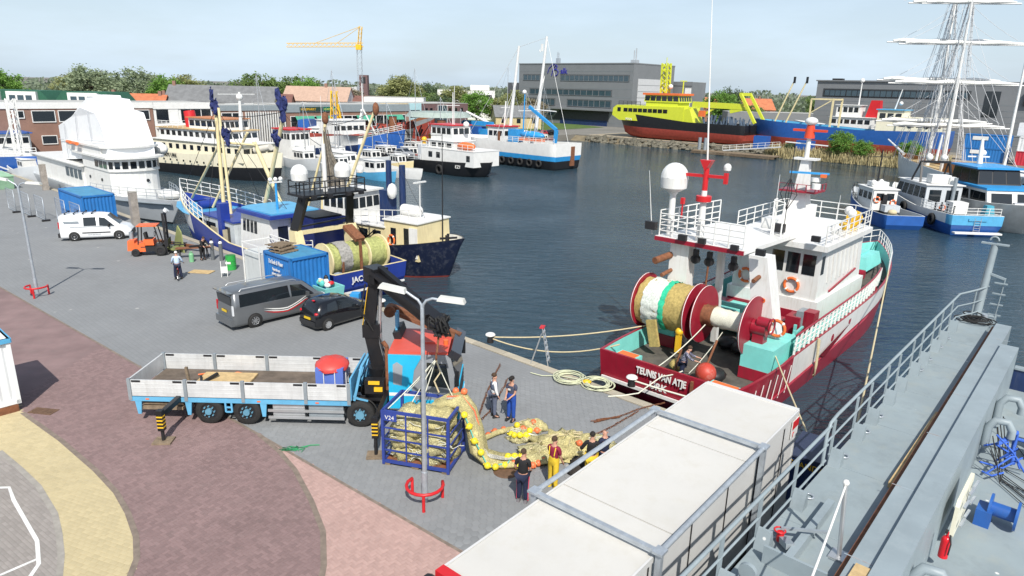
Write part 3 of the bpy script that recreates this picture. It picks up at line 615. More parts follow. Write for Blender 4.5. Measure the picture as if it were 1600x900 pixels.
# deck fittings
b=MB(); b.b2(3.6,6.4,-3.15,-1.75,.35,1.4); b.b2(4.6,5.7,2.1,3.0,.4,1.7); b.o('gantry_foot',mint,tr); b=MB(); b.b2(3.58,6.42,-3.17,-1.73,-.18,.36); b.b2(4.55,5.75,2.05,3.05,-.18,.41); b.o('gantry_foot_base',maroon,tr)
b=MB(); b.b2(9.0,10.5,.6,2.0,-.15,1.1); b.b2(7.3,7.5,-1.4,2.8,1.7,1.9); b.b2(8.0,8.15,-1.4,2.8,1.2,1.35)
for y in (-1.3,0,1.4,2.7): b.bar((7.4,y,-.2),(7.4,y,1.8),.14)
for x,y in ((8.5,-2.3),(9.2,-2.5),(7.6,-2.6),(9.6,1)): b.bar((x,y,-.2),(x,y,1.2),.12)
b.bar((7.4,-2.6,1.0),(9.8,-2.5,1.1),.1); b.bar((7.4,-2.6,.5),(9.8,-2.5,.6),.1); b.o('deck_frame',mint,tr)
b=MB(); b.b2(8.8,9.8,-1.5,.2,-.15,1.05); b.cyl((8.5,-1.4,.6),(8.5,2.4,.6),.4); b.b2(8.7,9.6,-2.4,-1.7,-.1,1.5); b.b2(9.7,10.4,1.8,2.9,.3,1.2); b.o('winch',maroon,tr)
b=MB(); b.box((9.2,-2.75,.9),(.7,.5,1.9)); b.o('control_cabinet',maroon,tr); b=MB().box((9.25,-2.4,1.25),(.8,.5,1.1)); b.o('control_box',steelg,tr)
b=MB(); b.b2(.5,1.6,2.0,3.1,-.15,.3); b.o('fish_bin',mint,tr); MB().b2(.6,1.5,2.1,3.0,.3,.33).o('bin_lid',orangep,tr); b=MB(); b.b2(.4,1.4,-2.9,-1.6,-.1,.32); b.o('deck_hatch',mint,tr); MB().b2(.5,1.3,-2.8,-1.7,.322,.36).o('hatch_lid',orangep,tr)
fb=MB().sph((1.9,-1.0,.28),.46,14,8); fb.o('buoy',mat('buoy_red',(.45,.05,.03),.5,dirt=.6,dcol=(.6,.5,.45)),tr); MB().sph((2.2,.5,.15),(.5,.4,.25),8,4).o('net_heap',netm,tr)
b=MB(); b.box((3.2,1.1,.75),(.25,.2,.9)); b.sph((3.2,1.1,1.3),.2,8,5); b.o('yellow_float',yellowp,tr)
b=MB(); 
for x,y in ((6.6,.2),(6.4,-.6),(2.4,-1.2)): b.sph((x,y,.1),(.6,.5,.3),8,4)
b.o('rope_heap',dkmetal,tr)
b=MB(); b.tube(sag((X-.3,-.6,1.5),(.3,-1.,.75),.1),.02,5); b.tube(sag((X-.45,.2,1.7),(.1,.35,.7),.12),.028,5,); b.o('drum_wire',ropew,tr)
b=MB(); b.tube([(2.0,.3,1.0),(1.6,.35,-.1)],.06,5); b.tube([(2.9,-.9,1.5),(2.0,-.8,0)],.06,5); b.o('deck_chain',rust,tr)
b=MB(); b.tube([(7.9,-3.62,1.0),(7.95,-3.66,.3),(8,-3.66,-.4),(7.9,-3.66,-.9),(8.1,-3.66,-.4),(8.05,-3.64,.9)],.05,6); b.o('hanging_rope',rope,tr)
b=MB(); b.tube([(20.6,-2.95,1.3),(20.8,-3.2,1.0),(20.9,-3.2,.3),(21,-3.15,-.3)],.09,6); b.o('rubber_fender',blackr,tr)
b=MB(); b.add([(8.6,-3.58,-.1),(13.2,-3.56,.5),(9.4,-3.58,-.42),(9.0,-3.58,-.22)],[(0,3,2,1),(0,1,2,3)]); b.o('hull_flash',maroon,tr)
b=MB()
for i in range(6): b.bar((1.2+i*.75,-3.54,.5),(.8+i*.75,-3.52,-.7),.03,.02)
b.o('draught_lines',white,tr)
# ================= BLUE TRAWLER ALONGSIDE =================
ja=T('blue_trawler','royal blue and white trawler with net drum lying along the quay','trawler',W(-34.7,25.45),A1+PI)
def bm2(x): return 1 if (x>25.6 or 19.8<x<23.8) else 0
f2=hull(ja,28,6.,[(-2.4,.86,1.4,-3.2,0),(-1.45,.95,.7,-2.,0),([(0,-.3),(14,-.3),(20,.1),(29,1.3)],1.,.1,-.5,bm2),([(0,.72),(8,.62),(13,.62),(17,1.4),(20,1.75),(29,2.5)],1.03,0,0,0)],[(0,-.25),(15,-.2),(18,.9),(29,1.7)],[royal,white],sternw=.9,full=.5,bp=2.2,inner=(royal,cream),deckm=deckg,n=30)
MB().b2(-.04,.05,-2.55,2.6,-.62,-.5).o('transom_stripe',white,ja)
text('name_lettering','JACOBA -',.5,white,ja,frame((-.06,1.6,.05),(0,-1,0),(.05,0,1)),.012,bold=.01); text('port_lettering','URK',.42,white,ja,frame((-.07,.0,-.38),(0,-1,0),(.05,0,1)),.012,bold=.01)
MB().prism([(19,-2.5),(19,2.5),(22,2.4),(25,1.7),(27.5,.6),(27.5,-.6),(25,-1.7),(22,-2.4)],1.55,1.6,'z').o('foredeck',skyb2,ja)
bw=[f2(u,sg,.08) for u,sg in [(.62,1),(.7,1),(.78,1),(.85,1),(.92,1),(.97,1),(.998,-1),(.97,-1),(.92,-1),(.85,-1),(.78,-1),(.7,-1),(.62,-1)]]
railing(ja,bw,1.15,1.1,3,.035,white,'bow_railing')
# shelter on the quay side and grey structure
house(ja,13.5,18.6,-1.8,2.35,-.2,1.9,mat('pale_grey_paint',(.5,.54,.56),.5,dirt=.3,streak=True),[('p',2,.1,1.5,.1,.35)],(.1,.12,royal),name='shelter')
b=MB(); b.box((14.6,2.45,.7),(.1,.5,1.2)); b.b2(16.2,17.2,2.37,2.42,-.1,1.2); b.o('shelter_door',mat('door_beige',(.4,.36,.26),.6),ja)
MB().b2(14.9,15.5,1.9,2.6,-.2,3.2).o('mast_step',royal,ja)
# wheelhouse
wh=house(ja,8.9,13.3,-1.9,2.05,-.2,2.85,white,[('p',4,1.5,2.4,.1,.3,(.05,.6)),('a',1,1.5,2.4,.1,.2,(.55,.9)),('a',1,-.1,2.2,.1,.2,(.1,.42)),('f',3,1.6,2.4)],None,.25,.1,.12,'wheelhouse')
MB().prism([(8.4,-2.1),(13.,-2.2),(13.6,-1.2),(13.6,1.4),(13.,2.3),(8.4,2.2)],2.85,3.1,'z').o('roof_fascia',royal,wh)
MB().prism([(8.7,-1.8),(12.8,-1.9),(13.3,-1.1),(13.3,1.2),(12.8,2.0),(8.7,1.9)],3.1,3.2,'z').o('roof',skyb2,wh)
MB().cyl((10.2,.6,3.2),(10.2,.6,5.1),.09,.08).o('lamp_post',skyb,wh); b=MB(); b.box((10.2,.6,5.15),(.2,.9,.1)); [b.sph((10.2,.6+d,5.35),.16,8,5) for d in (-.4,0,.4)]; b.o('deck_lamp',white,wh)
MB().b2(5.9,8.8,-2.2,.4,-.2,3.0).o('engine_casing',royal,ja); MB().b2(6.1,8.6,-2.0,.2,3.0,3.12).o('casing_top',dkmetal,ja)
railing(ja,[(8.9,2.1,.9),(6,2.2,.9),(5.2,1,.9)],.9,.8,3,.035,white); MB().b2(5.2,8.9,.5,2.3,.72,.88).o('side_platform',royal,ja)
MB().sph((6.3,1.9,1.2),(.5,.4,.4),8,5).o('white_fender',white,ja)
# gantry
g=MB()
for y in (2.3,-1.9): g.add([(3.9,y-.4,-.2),(5.1,y-.4,-.2),(5.1,y+.4,-.2),(3.9,y+.4,-.2),(4.7,y-.28,2.7),(5.4,y-.28,2.7),(5.4,y+.28,2.7),(4.7,y+.28,2.7)],[(4,5,6,7),(0,1,5,4),(1,2,6,5),(2,3,7,6),(3,0,4,7)])
g.o('gantry_leg',cream,ja); MB().bar((5.,2.3,2.5),(5.,-1.9,2.5),.3,.25).o('gantry_cross_beam',cream,ja)
g=MB()
for y in (2.3,-1.9): g.bar((5.05,y,2.7),(4.4,y*.82,5.0),.5,.55)
g.bar((4.4,2.2,4.7),(4.4,-1.9,4.7),.18); g.bar((4.9,2.2,2.9),(4.9,-1.9,3.1),.1); g.o('gantry_arch',blackp,ja)
MB().b2(3.5,5.4,-2.3,2.5,5.0,5.14).o('gantry_platform',blackp,ja); railing(ja,[(3.55,-2.2,5.14),(3.55,2.4,5.14),(5.35,2.4,5.14),(5.35,-2.2,5.14)],.8,.8,2,.04,blackp,cl=True)
for y in (2.2,-1.0,-2.4): dome(ja,(4.3,y,6.45 if y!=-2.4 else 6.4),.55 if y!=-2.4 else .26)
MB().cyl((4.4,.3,5.1),(4.4,.3,8.2),.16,.12).o('gantry_mast',white,ja); MB().cyl((4.4,.3,8.2),(4.4,.3,11.2),.03,.012,5).o('whip_aerial',white,ja)
for y in (1.8,.6,-.8,-1.8): flood(ja,(3.4,y,5.0),s=.35)
# net drum
netc=mat('trawl_net_green',(.36,.38,.14),.95,var=.35,scale=6,bump=.9,bscale=30); netgr=mat('trawl_net_grey',(.3,.29,.27),.95,var=.35,scale=8,bump=.9,bscale=35)
X,Z=2.5,1.05; d=MB().cyl((X,2.0,Z),(X,1.9,Z),1.15,n=26); d.cyl((X,-.9,Z),(X,-1.0,Z),1.15,n=26); d.cyl((X,-2.4,Z),(X,-2.5,Z),1.15,n=26); drum=d.o('net_drum',cream,ja)
roll(1.88,-.85,.98,netc,'rolled_net'); roll(1.3,.4,1.06,netgr,'grey_netting',a0=R(40),a1=R(230)); roll(-1.0,-2.4,.96,netc,'rolled_net')
MB().box((X,2.4,Z+.1),(.9,.8,.8),taper=.8).o('drum_motor',steelg,drum)
b=MB(); b.bar((X-.9,-.3,Z+1.2),(X+.5,-.3,Z+1.9),.7,.25); b.bar((X-1.1,-.2,-.2),(X-1.0,-.2,Z+1.2),.14); b.bar((X-1.0,1.2,-.2),(X-1.1,1.2,Z),.1); b.o('rust_frame',rust,ja)
MB().b2(X-.2,X+.2,2.1,2.5,-.2,Z).o('drum_pedestal',cream,ja)
b=MB(); b.sph((.7,2.1,.3),(.35,.45,.4),8,5); b.o('grey_bucket',steelg,ja)
# masts and booms in cream
def spar(parent,p,q,r0,r1,nm='mast',m=None): return MB().cyl(p,q,r0,r1,10).o(nm,m or cream,parent)
spar(ja,(17.7,1.0,.6),(17.7,.9,10.2),.16,.13); spar(ja,(16.7,.9,.6),(17.2,.9,10),.12,.1)
spar(ja,(26.2,-.2,2),(17.8,.6,7.6),.1,.1,'mast_stay_strut'); spar(ja,(13.2,-1.4,3.0),(14.7,-.4,7.6),.16,.15,'derrick_leg'); spar(ja,(14.4,-.3,7.4),(17.6,.7,7.4),.1,.1,'mast_brace'); spar(ja,(20.5,.6,2),(16.0,-.6,8.2),.1,.1,'mast_stay_strut')
spar(ja,(14.4,-.5,2.2),(9.9,-.3,10.0),.16,.13,'boom')
nb=mat('navy_canvas',(.02,.03,.12),.9,var=.3,scale=6)
def furl(parent,c,h=1.3):
    b=MB()
    for i in range(5): b.sph((c[0]+rnd.uniform(-.35,.35),c[1]+rnd.uniform(-.3,.3),c[2]+rnd.uniform(-.6,.6)*h),(rnd.uniform(.1,.26),rnd.uniform(.12,.24),rnd.uniform(.25,.5)),6,4)
    b.v=[(x+rnd.uniform(-.12,.12),y+rnd.uniform(-.12,.12),z+rnd.uniform(-.15,.15)) for x,y,z in b.v]; b.s=[False]*len(b.s)
    b.o('boom_block',nb,parent)
furl(ja,(17.6,.9,10.2)); furl(ja,(9.9,-.3,10.3)); furl(ja,(16.9,.8,7.9),.5); furl(ja,(11.2,-.3,8.0),.4)
b=MB(); b.tube(sag((17.7,.9,10),(27.5,0,2.4),.1),.025,4); b.tube(sag((17.7,.9,10),(10,0,3.2),.1),.025,4); b.tube(sag((9.9,-.3,10),(17.7,.9,9.4),.2),.025,4); b.tube(sag((9.9,-.3,9.8),(4.4,.3,8),.2),.02,4); b.tube([(17.6,1,9),(17.4,2.5,1.2)],.02,4); b.tube([(17.6,.2,9),(17.4,-2.5,1.2)],.02,4); b.o('rigging',dkmetal,ja)
b=MB(); b.sph((24.2,1.2,1.9),.35,8,5); b.box((23.2,-.4,1.95),(1,.8,.7)); b.cyl((22.4,-.6,2.0),(22.4,.9,2.0),.3); b.o('anchor_winch',royal,ja)

# ================= NAVY CUTTER =================
cu=T('navy_cutter','scuffed navy blue cutter with cream deckhouse outside the blue trawler','cutter',(W(-34.3,33.2)[0]-17.6*math.cos(-.56),W(-34.3,33.2)[1]-17.6*math.sin(-.56),0),-.56); cu.scale=(.78,.95,1)
f3=hull(cu,22.6,5.6,[(-2.3,.72,1,-3.,1),([(0,-1.5),(22,-1.35)],.88,.5,-1.7,0),([(0,.1),(12,.0),(22,.9)],1.,.1,-.5,0),([(0,1.3),(8,.6),(14,.6),(22.6,1.55)],1.04,0,0,0)],[(0,.4),(8,-.2),(16,-.1),(22,.5)],[mat('worn_navy',(.009,.015,.045),.45,dirt=.5,dcol=(.2,.21,.23)),redoxide],sternw=.05,sround=.2,full=.72,bp=2.2,inner=(white,blackp),deckm=deckg)
h=house(cu,15.0,19.2,-2.0,1.9,-.2,2.5,cream,[('s',1,.8,2.0,.1,.2,(.15,.4)),('s',1,-.0,2.1,.1,.1,(.56,.76))],(.12,.1,whitef),.15,0,.05,'forward_house')
MB().b2(18.1,19.05,-2.05,-1.98,.0,2.2).o('white_door',white,h); lifering(cu,(16.0,-2.12,1.1),'y',R0=.38)
MB().box((16.2,-2.2,.3),(.9,.5,.5)).o('blue_crate',skyb,cu)
h=house(cu,9.5,15,-1.9,1.9,-.2,1.9,cream,[('s',3,.9,1.6,.1,.4)],(.15,.1,whitef),name='middle_house'); b=MB(); b.bar((11.5,-2.1,.2),(14,-2.1,1.7),.08); b.bar((14.2,-2.1,.2),(11.8,-2.1,1.7),.08); b.o('brace',dkmetal,h)
h=house(cu,6.5,10.5,-1.7,1.7,1.9,4.0,white,[('s',4,2.8,3.6,.08,.25),('f',4,2.8,3.6,.05,.2)],(.3,.14,white),.1,0,.1,'wheelhouse')
b=MB(); b.cyl((15.4,.3,2.6),(16.9,.3,2.6),.0,.0); b=MB(); b.cyl((15.2,.2,3.0),(17.0,.2,3.0),.42,n=14); b.sph((15.2,.2,3.0),.42,10,6); b.sph((17,.2,3.0),.42,10,6); b.o('liferaft_canister',white,cu)
railing(cu,[(19,-1.9,2.6),(11,-1.9,2.0)],.9,1,2,.03,white)
MB().cyl((18.0,-.6,2.6),(18,-.6,5.2),.05).box((18,-.6,5.3),(.25,1.3,.1)).o('radar',white,cu); MB().cyl((19.2,.9,.4),(19.2,.9,8.8),.07,.03,6).o('aerial_mast',dkmetal,cu)
b=MB(); b.cyl((13,.5,2),(13,.5,6.5),.28,.25); b.cyl((14.4,.8,2),(14.4,.8,6.2),.3,.28); b.box((13.6,-.2,3.2),(1.2,.9,2.4)); b.o('funnel',navy,cu); MB().sph((14.6,-.6,4.4),(.4,.5,.6),8,5).o('white_float',white,cu)
b=MB(); b.cyl((20.6,.1,.5),(20.6,.1,1.7),.12); b.cyl((20.9,-.4,.5),(20.9,-.4,1.7),.12); b.bar((20.2,-.5,1.4),(21.2,.6,1.4),.14); b.o('bitts',dkmetal,cu)
spar(cu,(4.4,-.3,1),(5.0,.2,9.2),.17,.14); spar(cu,(7.2,-.6,2),(11.8,.3,10.3),.15,.12,'boom'); spar(cu,(2,-.5,1),(4.6,0,6.8),.12,.1,'mast_strut')
b=MB()
for i in range(26):
    x=6+rnd.uniform(-.3,1.6); y=rnd.uniform(-.6,.5); b.tube([(5.2+rnd.uniform(-.1,.3),rnd.uniform(-.2,.2),rnd.uniform(6,9)),(x-.3,y,5),(x+rnd.uniform(-.2,.3),y,2.2)],[.05,.14,.17],5)
b.o('hanging_net',mat('hanging_net',(.19,.17,.14),.95,var=.5,scale=4,isl=.5),cu)
b=MB(); b.sph((5,.2,9.3),(.35,.3,.5),7,5); b.sph((11.8,.3,10.2),(.3,.3,.5),7,5); b.o('mast_block',rust,cu)
b=MB(); b.tube(sag((5,.2,9),(19.2,.9,8.6),.3),.02,4); b.tube(sag((11.8,.3,10.2),(5,.2,8.8),.3),.02,4); b.tube(sag((11.8,.3,10),(18,0,2.6),.2),.02,4); b.o('rigging',dkmetal,cu)

# ================= WHITE VESSEL UNDER SHEETING =================
wv=T('white_vessel','pale grey hulled vessel with white superstructure wrapped in white sheeting','ship',W(-102.3,26.5),A1)
ghull=mat('pale_grey_hull',(.52,.55,.58),.4,var=.05,dirt=.15,streak=True,dcol=(.4,.36,.3))
f4=hull(wv,37,6.6,[(-2.4,.7,1,-3.6,1),(-1.3,.85,.6,-2.4,0),([(0,.3),(24,.3),(37,.7)],1.,.1,-.3,0),([(0,.6),(24,.6),(37,1.05)],1.01,0,0,0)],[(0,.35),(24,.35),(37,.8)],[ghull,blackp],sternw=.85,full=.6,bp=1.9,inner=(white,ghull),deckm=mat('pale_deck',(.5,.52,.52),.6))
whs=mat('white_sheeting',(.82,.83,.84),.4,var=.04,scale=2,bump=.35,bscale=1.2)
def curved_front(parent,x0,x1,w_,z0,z1,m,nm,bul=1.2,n=8,rake=0.):
    pts=[(x0,-w_),*[(x1-bul*(1-math.cos(a)) ,w_*math.sin(a)/math.sin(1.2)) for a in [(-1.2+2.4*i/n) for i in range(n+1)]],(x0,w_)]
    return MB().prism(pts,z0,z1,'z').o(nm,m,parent),pts
curved_front(wv,15,27.2,2.35,.36,2.9,white,'forecastle_house',1.4)
_,pts=curved_front(wv,19,27.4,2.45,2.9,4.2,white,'bridge',1.5)
b=MB(); fr=pts[1:-1]
for i in range(len(fr)-1):
    p,q=Vector((*fr[i],0)),Vector((*fr[i+1],0)); nn=Vector((q.y-p.y,-(q.x-p.x),0)).normalized()*.03; a,c=p.lerp(q,.14)+nn,p.lerp(q,.86)+nn
    MB().add([(a.x,a.y,3.2),(c.x,c.y,3.2),(c.x,c.y,3.9),(a.x,a.y,3.9)],[(0,1,2,3)]).o('bridge_window',glass,wv)
for i in range(3): MB().b2(22.8+i*1.2,23.7+i*1.2,-2.5,-2.46,3.2,3.9).o('bridge_window',glass,wv)
curved_front(wv,17,28.0,2.8,4.2,4.4,white,'bridge_roof',1.5); curved_front(wv,15,26.2,2.6,4.4,5.2,white,'upper_deck_screen',1.5); curved_front(wv,15,26.8,2.8,5.2,5.4,white,'upper_deck_coaming',1.5)
MB().b2(2,18.5,-2.5,2.5,.36,2.8).o('aft_house',white,wv); MB().b2(1,19,-2.9,2.9,2.8,2.92).o('boat_deck',white,wv)
for i in range(4): MB().b2(13.0+i*1.4,13.9+i*1.4,-2.56,-2.49,1.3,2.3).o('window',glassb,wv)
for x in (20.5,24.0): MB().cyl((x,-2.34,1.9),(x,-2.44,1.9),.16,n=12).o('porthole',glass,wv)
MB().cyl((27.0,.9,1.9),(27.2,.9,1.9),.16,n=12).o('porthole',glass,wv)
# sheeting over frames
def sheet(prof,y,m,nm):
    b=MB(); b.prism(prof,-y,y,'y'); b.v=[(x+rnd.uniform(-.12,.12),y_+rnd.uniform(-.15,.15),z+rnd.uniform(-.08,.08)) for x,y_,z in b.v]; return b.o(nm,m,wv)
sheet([(11.2,2.9),(26.4,4.3),(26.2,5.6),(25.4,7.6),(24.2,8.5),(20.4,8.9),(16.5,7.9),(13.5,7.1),(11.4,6.7)],2.25,whs,'white_sheeting')
sheet([(13.5,6.6),(25.2,6.6),(24.9,8.2),(23.6,9.8),(20.2,10.0),(17.2,8.9),(14,7.8)],1.45,whs,'white_sheeting'); sheet([(18.6,8.6),(23.6,8.6),(22.8,10.25),(20.6,10.3)],.8,whs,'white_sheeting')
sm_=mat('seam_grey',(.45,.47,.5),.7)
for y_ in (-2.36,): MB().tube([(14,y_,3.2),(14.2,y_,7.0)],.04,4).tube([(18,y_,4.2),(18.4,y_,8.2)],.04,4).tube([(22.4,y_,4.3),(22.4,y_,8.6)],.04,4).tube([(11.6,y_,5.2),(26,y_,5.9)],.035,4).o('sheeting_seam',sm_,wv)
railing(wv,[f4(u,-1,.1) for u in (.62,.7,.78,.85,.92,.97)]+[f4(u,1,.1) for u in (1,.95,.85,.75)],.95,1.3,3,.025,galv,'bow_railing')
b=MB(); b.cyl((17,-3.05,5.3),(18,-3.05,5.3),.18,n=10); b.cyl((19,-3.1,5.3),(20.2,-3.1,5.3),.18); b.o('orange_float',orangep,wv)
b=MB(); b.box((33,.2,1.2),(1.4,1.3,.8)); b.cyl((33.8,-.9,1.2),(33.8,1.2,1.2),.35); b.box((31.8,1.,1.0),(.9,.7,.6)); b.o('anchor_winch',white,wv)
b=MB(); b.tube([f4(u,-1,-.04) for u in (.4,.5,.6,.7,.8,.9,.97)],.1,6); b.v=[(x,y,z-.35) for x,y,z in b.v]; b.o('rubbing_strake',steelg,wv)
b=MB(); b.sph((24,3.5,4.8),(1.9,.7,.7),10,6); b.o('tender',white,wv)
# ================= GREY SHIP ALONGSIDE (right foreground) =================
gs=T('grey_ship','blue grey steel vessel with railed side deck beside the white lorry body','ship',W(-3.85,0),A2)
gp=mat('ship_grey',(.255,.305,.33),.5,var=.1,scale=.8,dirt=.3,dcol=(.38,.42,.43),dirt2=(.5,(.17,.2,.21),.9),spot=((.7,.7,.68),1.3,.05),bump=.12,bscale=1.5); gpd=mat('ship_deck_grey',(.25,.3,.32),.65,var=.1,scale=.7,dirt=.4,dcol=(.34,.35,.3),dirt2=(.5,(.16,.19,.2),.8),spot=((.7,.7,.68),1.1,.05),bump=.12,bscale=1.5)
rst=mat('rusty_grey',(.3,.36,.4),.7,var=.1,dirt=1.,dcol=(.32,.12,.04))
# local: x = t, y = -(s+3.85)
MB().prism([(-4,0),(31.9,0),(31.9,-1.05),(29.3,-1.05),(29.3,-1.2),(-4,-1.65)],3.5,3.8,'z').o('side_deck',gpd,gs)
MB().b2(-4,26.6,-14,-2.15,2.751,2.79).o('main_deck',gpd,gs); MB().b2(26.6,26.75,-14,-2.3,2.0,3.5).o('end_bulwark',navy,gs); MB().b2(26.55,26.85,-14,-2.3,3.5,3.56).o('bulwark_cap',gp,gs)
MB().prism([(-4,-1.68),(29.2,-1.22),(29.2,-1.3),(-4,-1.78)],3.8,4.06,'z').o('rust_strip',rust,gs)
MB().prism([(-4,-1.8),(29.2,-1.32),(29.2,-1.78),(-4,-2.05)],2.8,4.2,'z').o('inner_coaming',gp,gs)
MB().prism([(-4,-2.09),(26.4,-1.82),(26.4,-2.3),(-4,-2.45)],2.8,4.3,'z').o('outer_coaming',gp,gs)
MB().prism([(15.3,-1.30),(20.0,-1.27),(20,-1.33),(15.3,-1.38)],3.82,3.95,'z').o('plank',woodl,gs)
MB().prism([(11,-.62),(13.6,-.58),(13.6,-.72),(11,-.76)],3.81,4.02,'z').o('deck_stiffener',gp,gs)
b=MB(); b.box((11.0,-.85,3.98),(.06,1.1,.36)); b.o('deck_step',gp,gs)
for i in range(11): MB().b2(1+i*2.9,1.02+i*2.9,-1.15 if i>9 else -1.2,-.03,3.8,3.807).o('weld_seam',gp,gs)
for i in range(9): MB().b2(2.4+i*3.1,2.42+i*3.1,-1.98,-1.45,4.2,4.207).o('weld_seam',rst,gs)
# railing
b=MB()
def rl(x0,x1,z0,z1,y=0.0,ends=False):
    b.tube([(x0,y,z1+3.8),(x1,y,z1+3.8)],.038,8); b.tube([(x0,y,z1*.56+3.8),(x1,y,z1*.56+3.8)],.026,6); b.tube([(x0,y,.18+3.8),(x1,y,.18+3.8)],.026,6)
rl(-4,15.2,0,1.05)
b.tube([(15.0,0,3.95),(15.0,0,4.75),(15.15,0,4.95),(15.6,0,5.0),(29.5,0,4.95),(30.6,-.35,4.95),(31.6,-.6,4.95)],.038,8); b.tube([(15,0,4.5),(29.6,0,4.45),(30.6,-.35,4.45),(31.6,-.6,4.45)],.026,6); b.tube([(15.4,0,4.05),(29.7,0,4.0),(30.7,-.35,4.0),(31.6,-.6,4.0)],.026,6)
b.o('railing',gp,gs)
for x in [-3,-1,1,3,5,6.6,8.2,9.8,11.4,13.2,15.5,17.2,18.4,20.0,21.2,22.8,24.0,25.6,26.8,28.4]:
    MB().box((x,0,4.33),(.14,.03,1.1)).o('stanchion',gp,gs)
    g=MB(); g.prism([(x-.16,3.8),(x+.16,3.8),(x+.03,4.2),(x-.03,4.2)],-.28,-.02,'y'); g.o('stanchion_foot',gp,gs); 
    if int(x*5)%3!=1: MB().ring((x+.5,-.18,3.84),.1,.022,'z',12,5).o('deck_eye',galv,gs)
MB().tube([(30.7,-.35,3.8),(30.7,-.35,4.95)],.03,6).o('stanchion',gp,gs)
# mast with step rungs at the far end
m_=MB().cyl((31.3,-.45,3.8),(31.7,-.5,6.6),.15,.12,14); m_.box((31.7,-.5,6.62),(.25,.9,.05)); mo=m_.o('mast',gp,gs); MB().ring((31.7,-.45,6.75),.14,.035,'x',10,6,a0=0,a1=PI).o('mast_hook',gp,mo)
b=MB(); b.tube([(31.2,-1.05,3.8),(31.35,-1.1,5.4)],.02,5)
for k in range(4): b.box((31.3,-1.0,3.95+.42*k),(.1,.42,.04))
b.bar((31.5,-.5,5.5),(31.5,-1.1,5.35),.08); b.o('mast_ladder',gp,gs)
b=MB()
for i in range(9): 
    c=(30.6+rnd.uniform(-.5,.5),-.55+rnd.uniform(-.3,.3),3.85+i*.012); b.ring(c,rnd.uniform(.25,.5),.022,'z',16,5)
b.o('black_hose',blackr,gs)
MB().cyl((31.1,-.75,3.8),(31.1,-.75,3.95),.1).o('mast_fitting',galv,gs)
# rope post and pump
MB().cyl((12.15,-1.28,3.8),(12.05,-1.2,5.35),.04,n=10).box((12.15,-1.28,3.82),(.35,.3,.03)).o('rope_post',chrome,gs)
b=MB(); b.tube(sag((12.05,-1.2,5.3),(4.5,-2.3,5.6),.1),.02,6); b.sph((12.05,-1.2,5.36),.06,8,5); b.o('white_rope',mat('white_rope',(.75,.74,.7),.8),gs)
b=MB(); b.cyl((11.75,-.32,3.86),(11.75,-.32,4.05),.07); b.ring((11.75,-.3,4.08),.1,.018,'z',12,5); b.o('valve',redp,gs); b=MB(); b.bar((11.8,-.3,4.1),(12.2,-1.0,4.15),.05); b.bar((11.7,-.4,3.95),(11.5,-.6,4.0),.16,.12); b.o('valve_lever',steelg,gs)
for x in (10.2,8.9): b=MB(); b.prism([(x-.02,3.8),(x+.02,3.8),(x+.02,4.1),(x-.02,4.1)],-.5,-.2,'y'); b.cyl((x-.04,-.35,4.08),(x+.04,-.35,4.08),.16,n=12); b.o('chain_plate',gp,gs)
MB().ring((8.5,-.35,3.86),.18,.035,'z',14,6).o('mooring_ring',galv,gs)
# inboard gear
crm=mat('cream_hatch',(.72,.69,.55),.5,var=.06,dirt=.1)
hd=MB(); hd.prism([(15.6,3.05),(17.1,3.04),(17.22,3.16),(17.24,3.8),(17.12,3.92),(15.6,3.95),(15.48,3.83),(15.48,3.15)],-2.62,-2.55,'y'); h_=hd.o('watertight_door',crm,gs)
h_.location=(0,0,0)
b=MB()
for x,z in ((15.7,3.3),(16.3,3.22),(16.85,3.3),(15.7,3.75),(16.3,3.78),(16.9,3.68)): b.bar((x,-2.68,z),(x+.25,-2.72,z+.08),.05)
b.o('door_dog',galv,h_); b=MB(); b.cyl((16.75,-2.63,3.5),(16.75,-2.66,3.5),.13,n=16); b.o('door_window',steelg,h_)
ex=MB().cyl((14.65,-2.6,3.1),(14.65,-2.6,3.5),.09,n=14); ex.sph((14.65,-2.6,3.5),.09,10,5); ex.cyl((14.65,-2.6,3.57),(14.65,-2.6,3.68),.025); eo=ex.o('fire_extinguisher',mat('extinguisher_red',(.6,.01,.02),.25),None,W(-3.85,0),A2,label='red fire extinguisher hung beside the cream watertight door',cat='extinguisher')
MB().box((14.65,-2.58,3.68),(.1,.05,.05)).tube([(14.65,-2.65,3.63),(14.53,-2.7,3.5),(14.53,-2.69,3.25)],.015,5).o('nozzle',blackr,eo)
wn=MB().cyl((17.3,-3.0,3.15),(17.3,-3.5,3.15),.16,n=14); wn.cyl((17.3,-3.0,3.15),(17.3,-3.05,3.15),.33,n=18); wn.cyl((17.3,-3.5,3.15),(17.3,-3.55,3.15),.33,n=18); wn.box((17.2,-2.95,2.98),(.5,.3,.4)); wn.o('capstan',bluep,gs)
for x in (22.4,20.5,12.6): MB().tube([(x,-2.42,3.2),(x,-2.42,3.75),(x+.05,-2.55,3.95),(x+.1,-2.8,3.95),(x+.1,-2.92,3.75),(x+.1,-2.92,3.55)],.1,10).o('vent_pipe',gp,gs)
b=MB()
for i in range(7):
    x=19.8+rnd.uniform(-.4,.6); b.tube([(x,-2.6+rnd.uniform(-.2,.2),2.85+rnd.uniform(0,.9)),(x+rnd.uniform(-.3,.4),-2.9+rnd.uniform(-.3,.1),3.0+rnd.uniform(0,.6)),(x+rnd.uniform(-.2,.8),-3.1+rnd.uniform(-.3,.2),2.85+rnd.uniform(0,.5))],.026,5)
b.tube(sag((21.3,-3,3.3),(22.2,-4.3,3.1),.05),.05,6); b.tube([(20.3,-2.7,3.4),(21,-3,3.6),(21.4,-3.0,3.0),(20.6,-3.1,2.9)],.06,6); b.o('blue_rope',ropeb,gs)
b=MB()
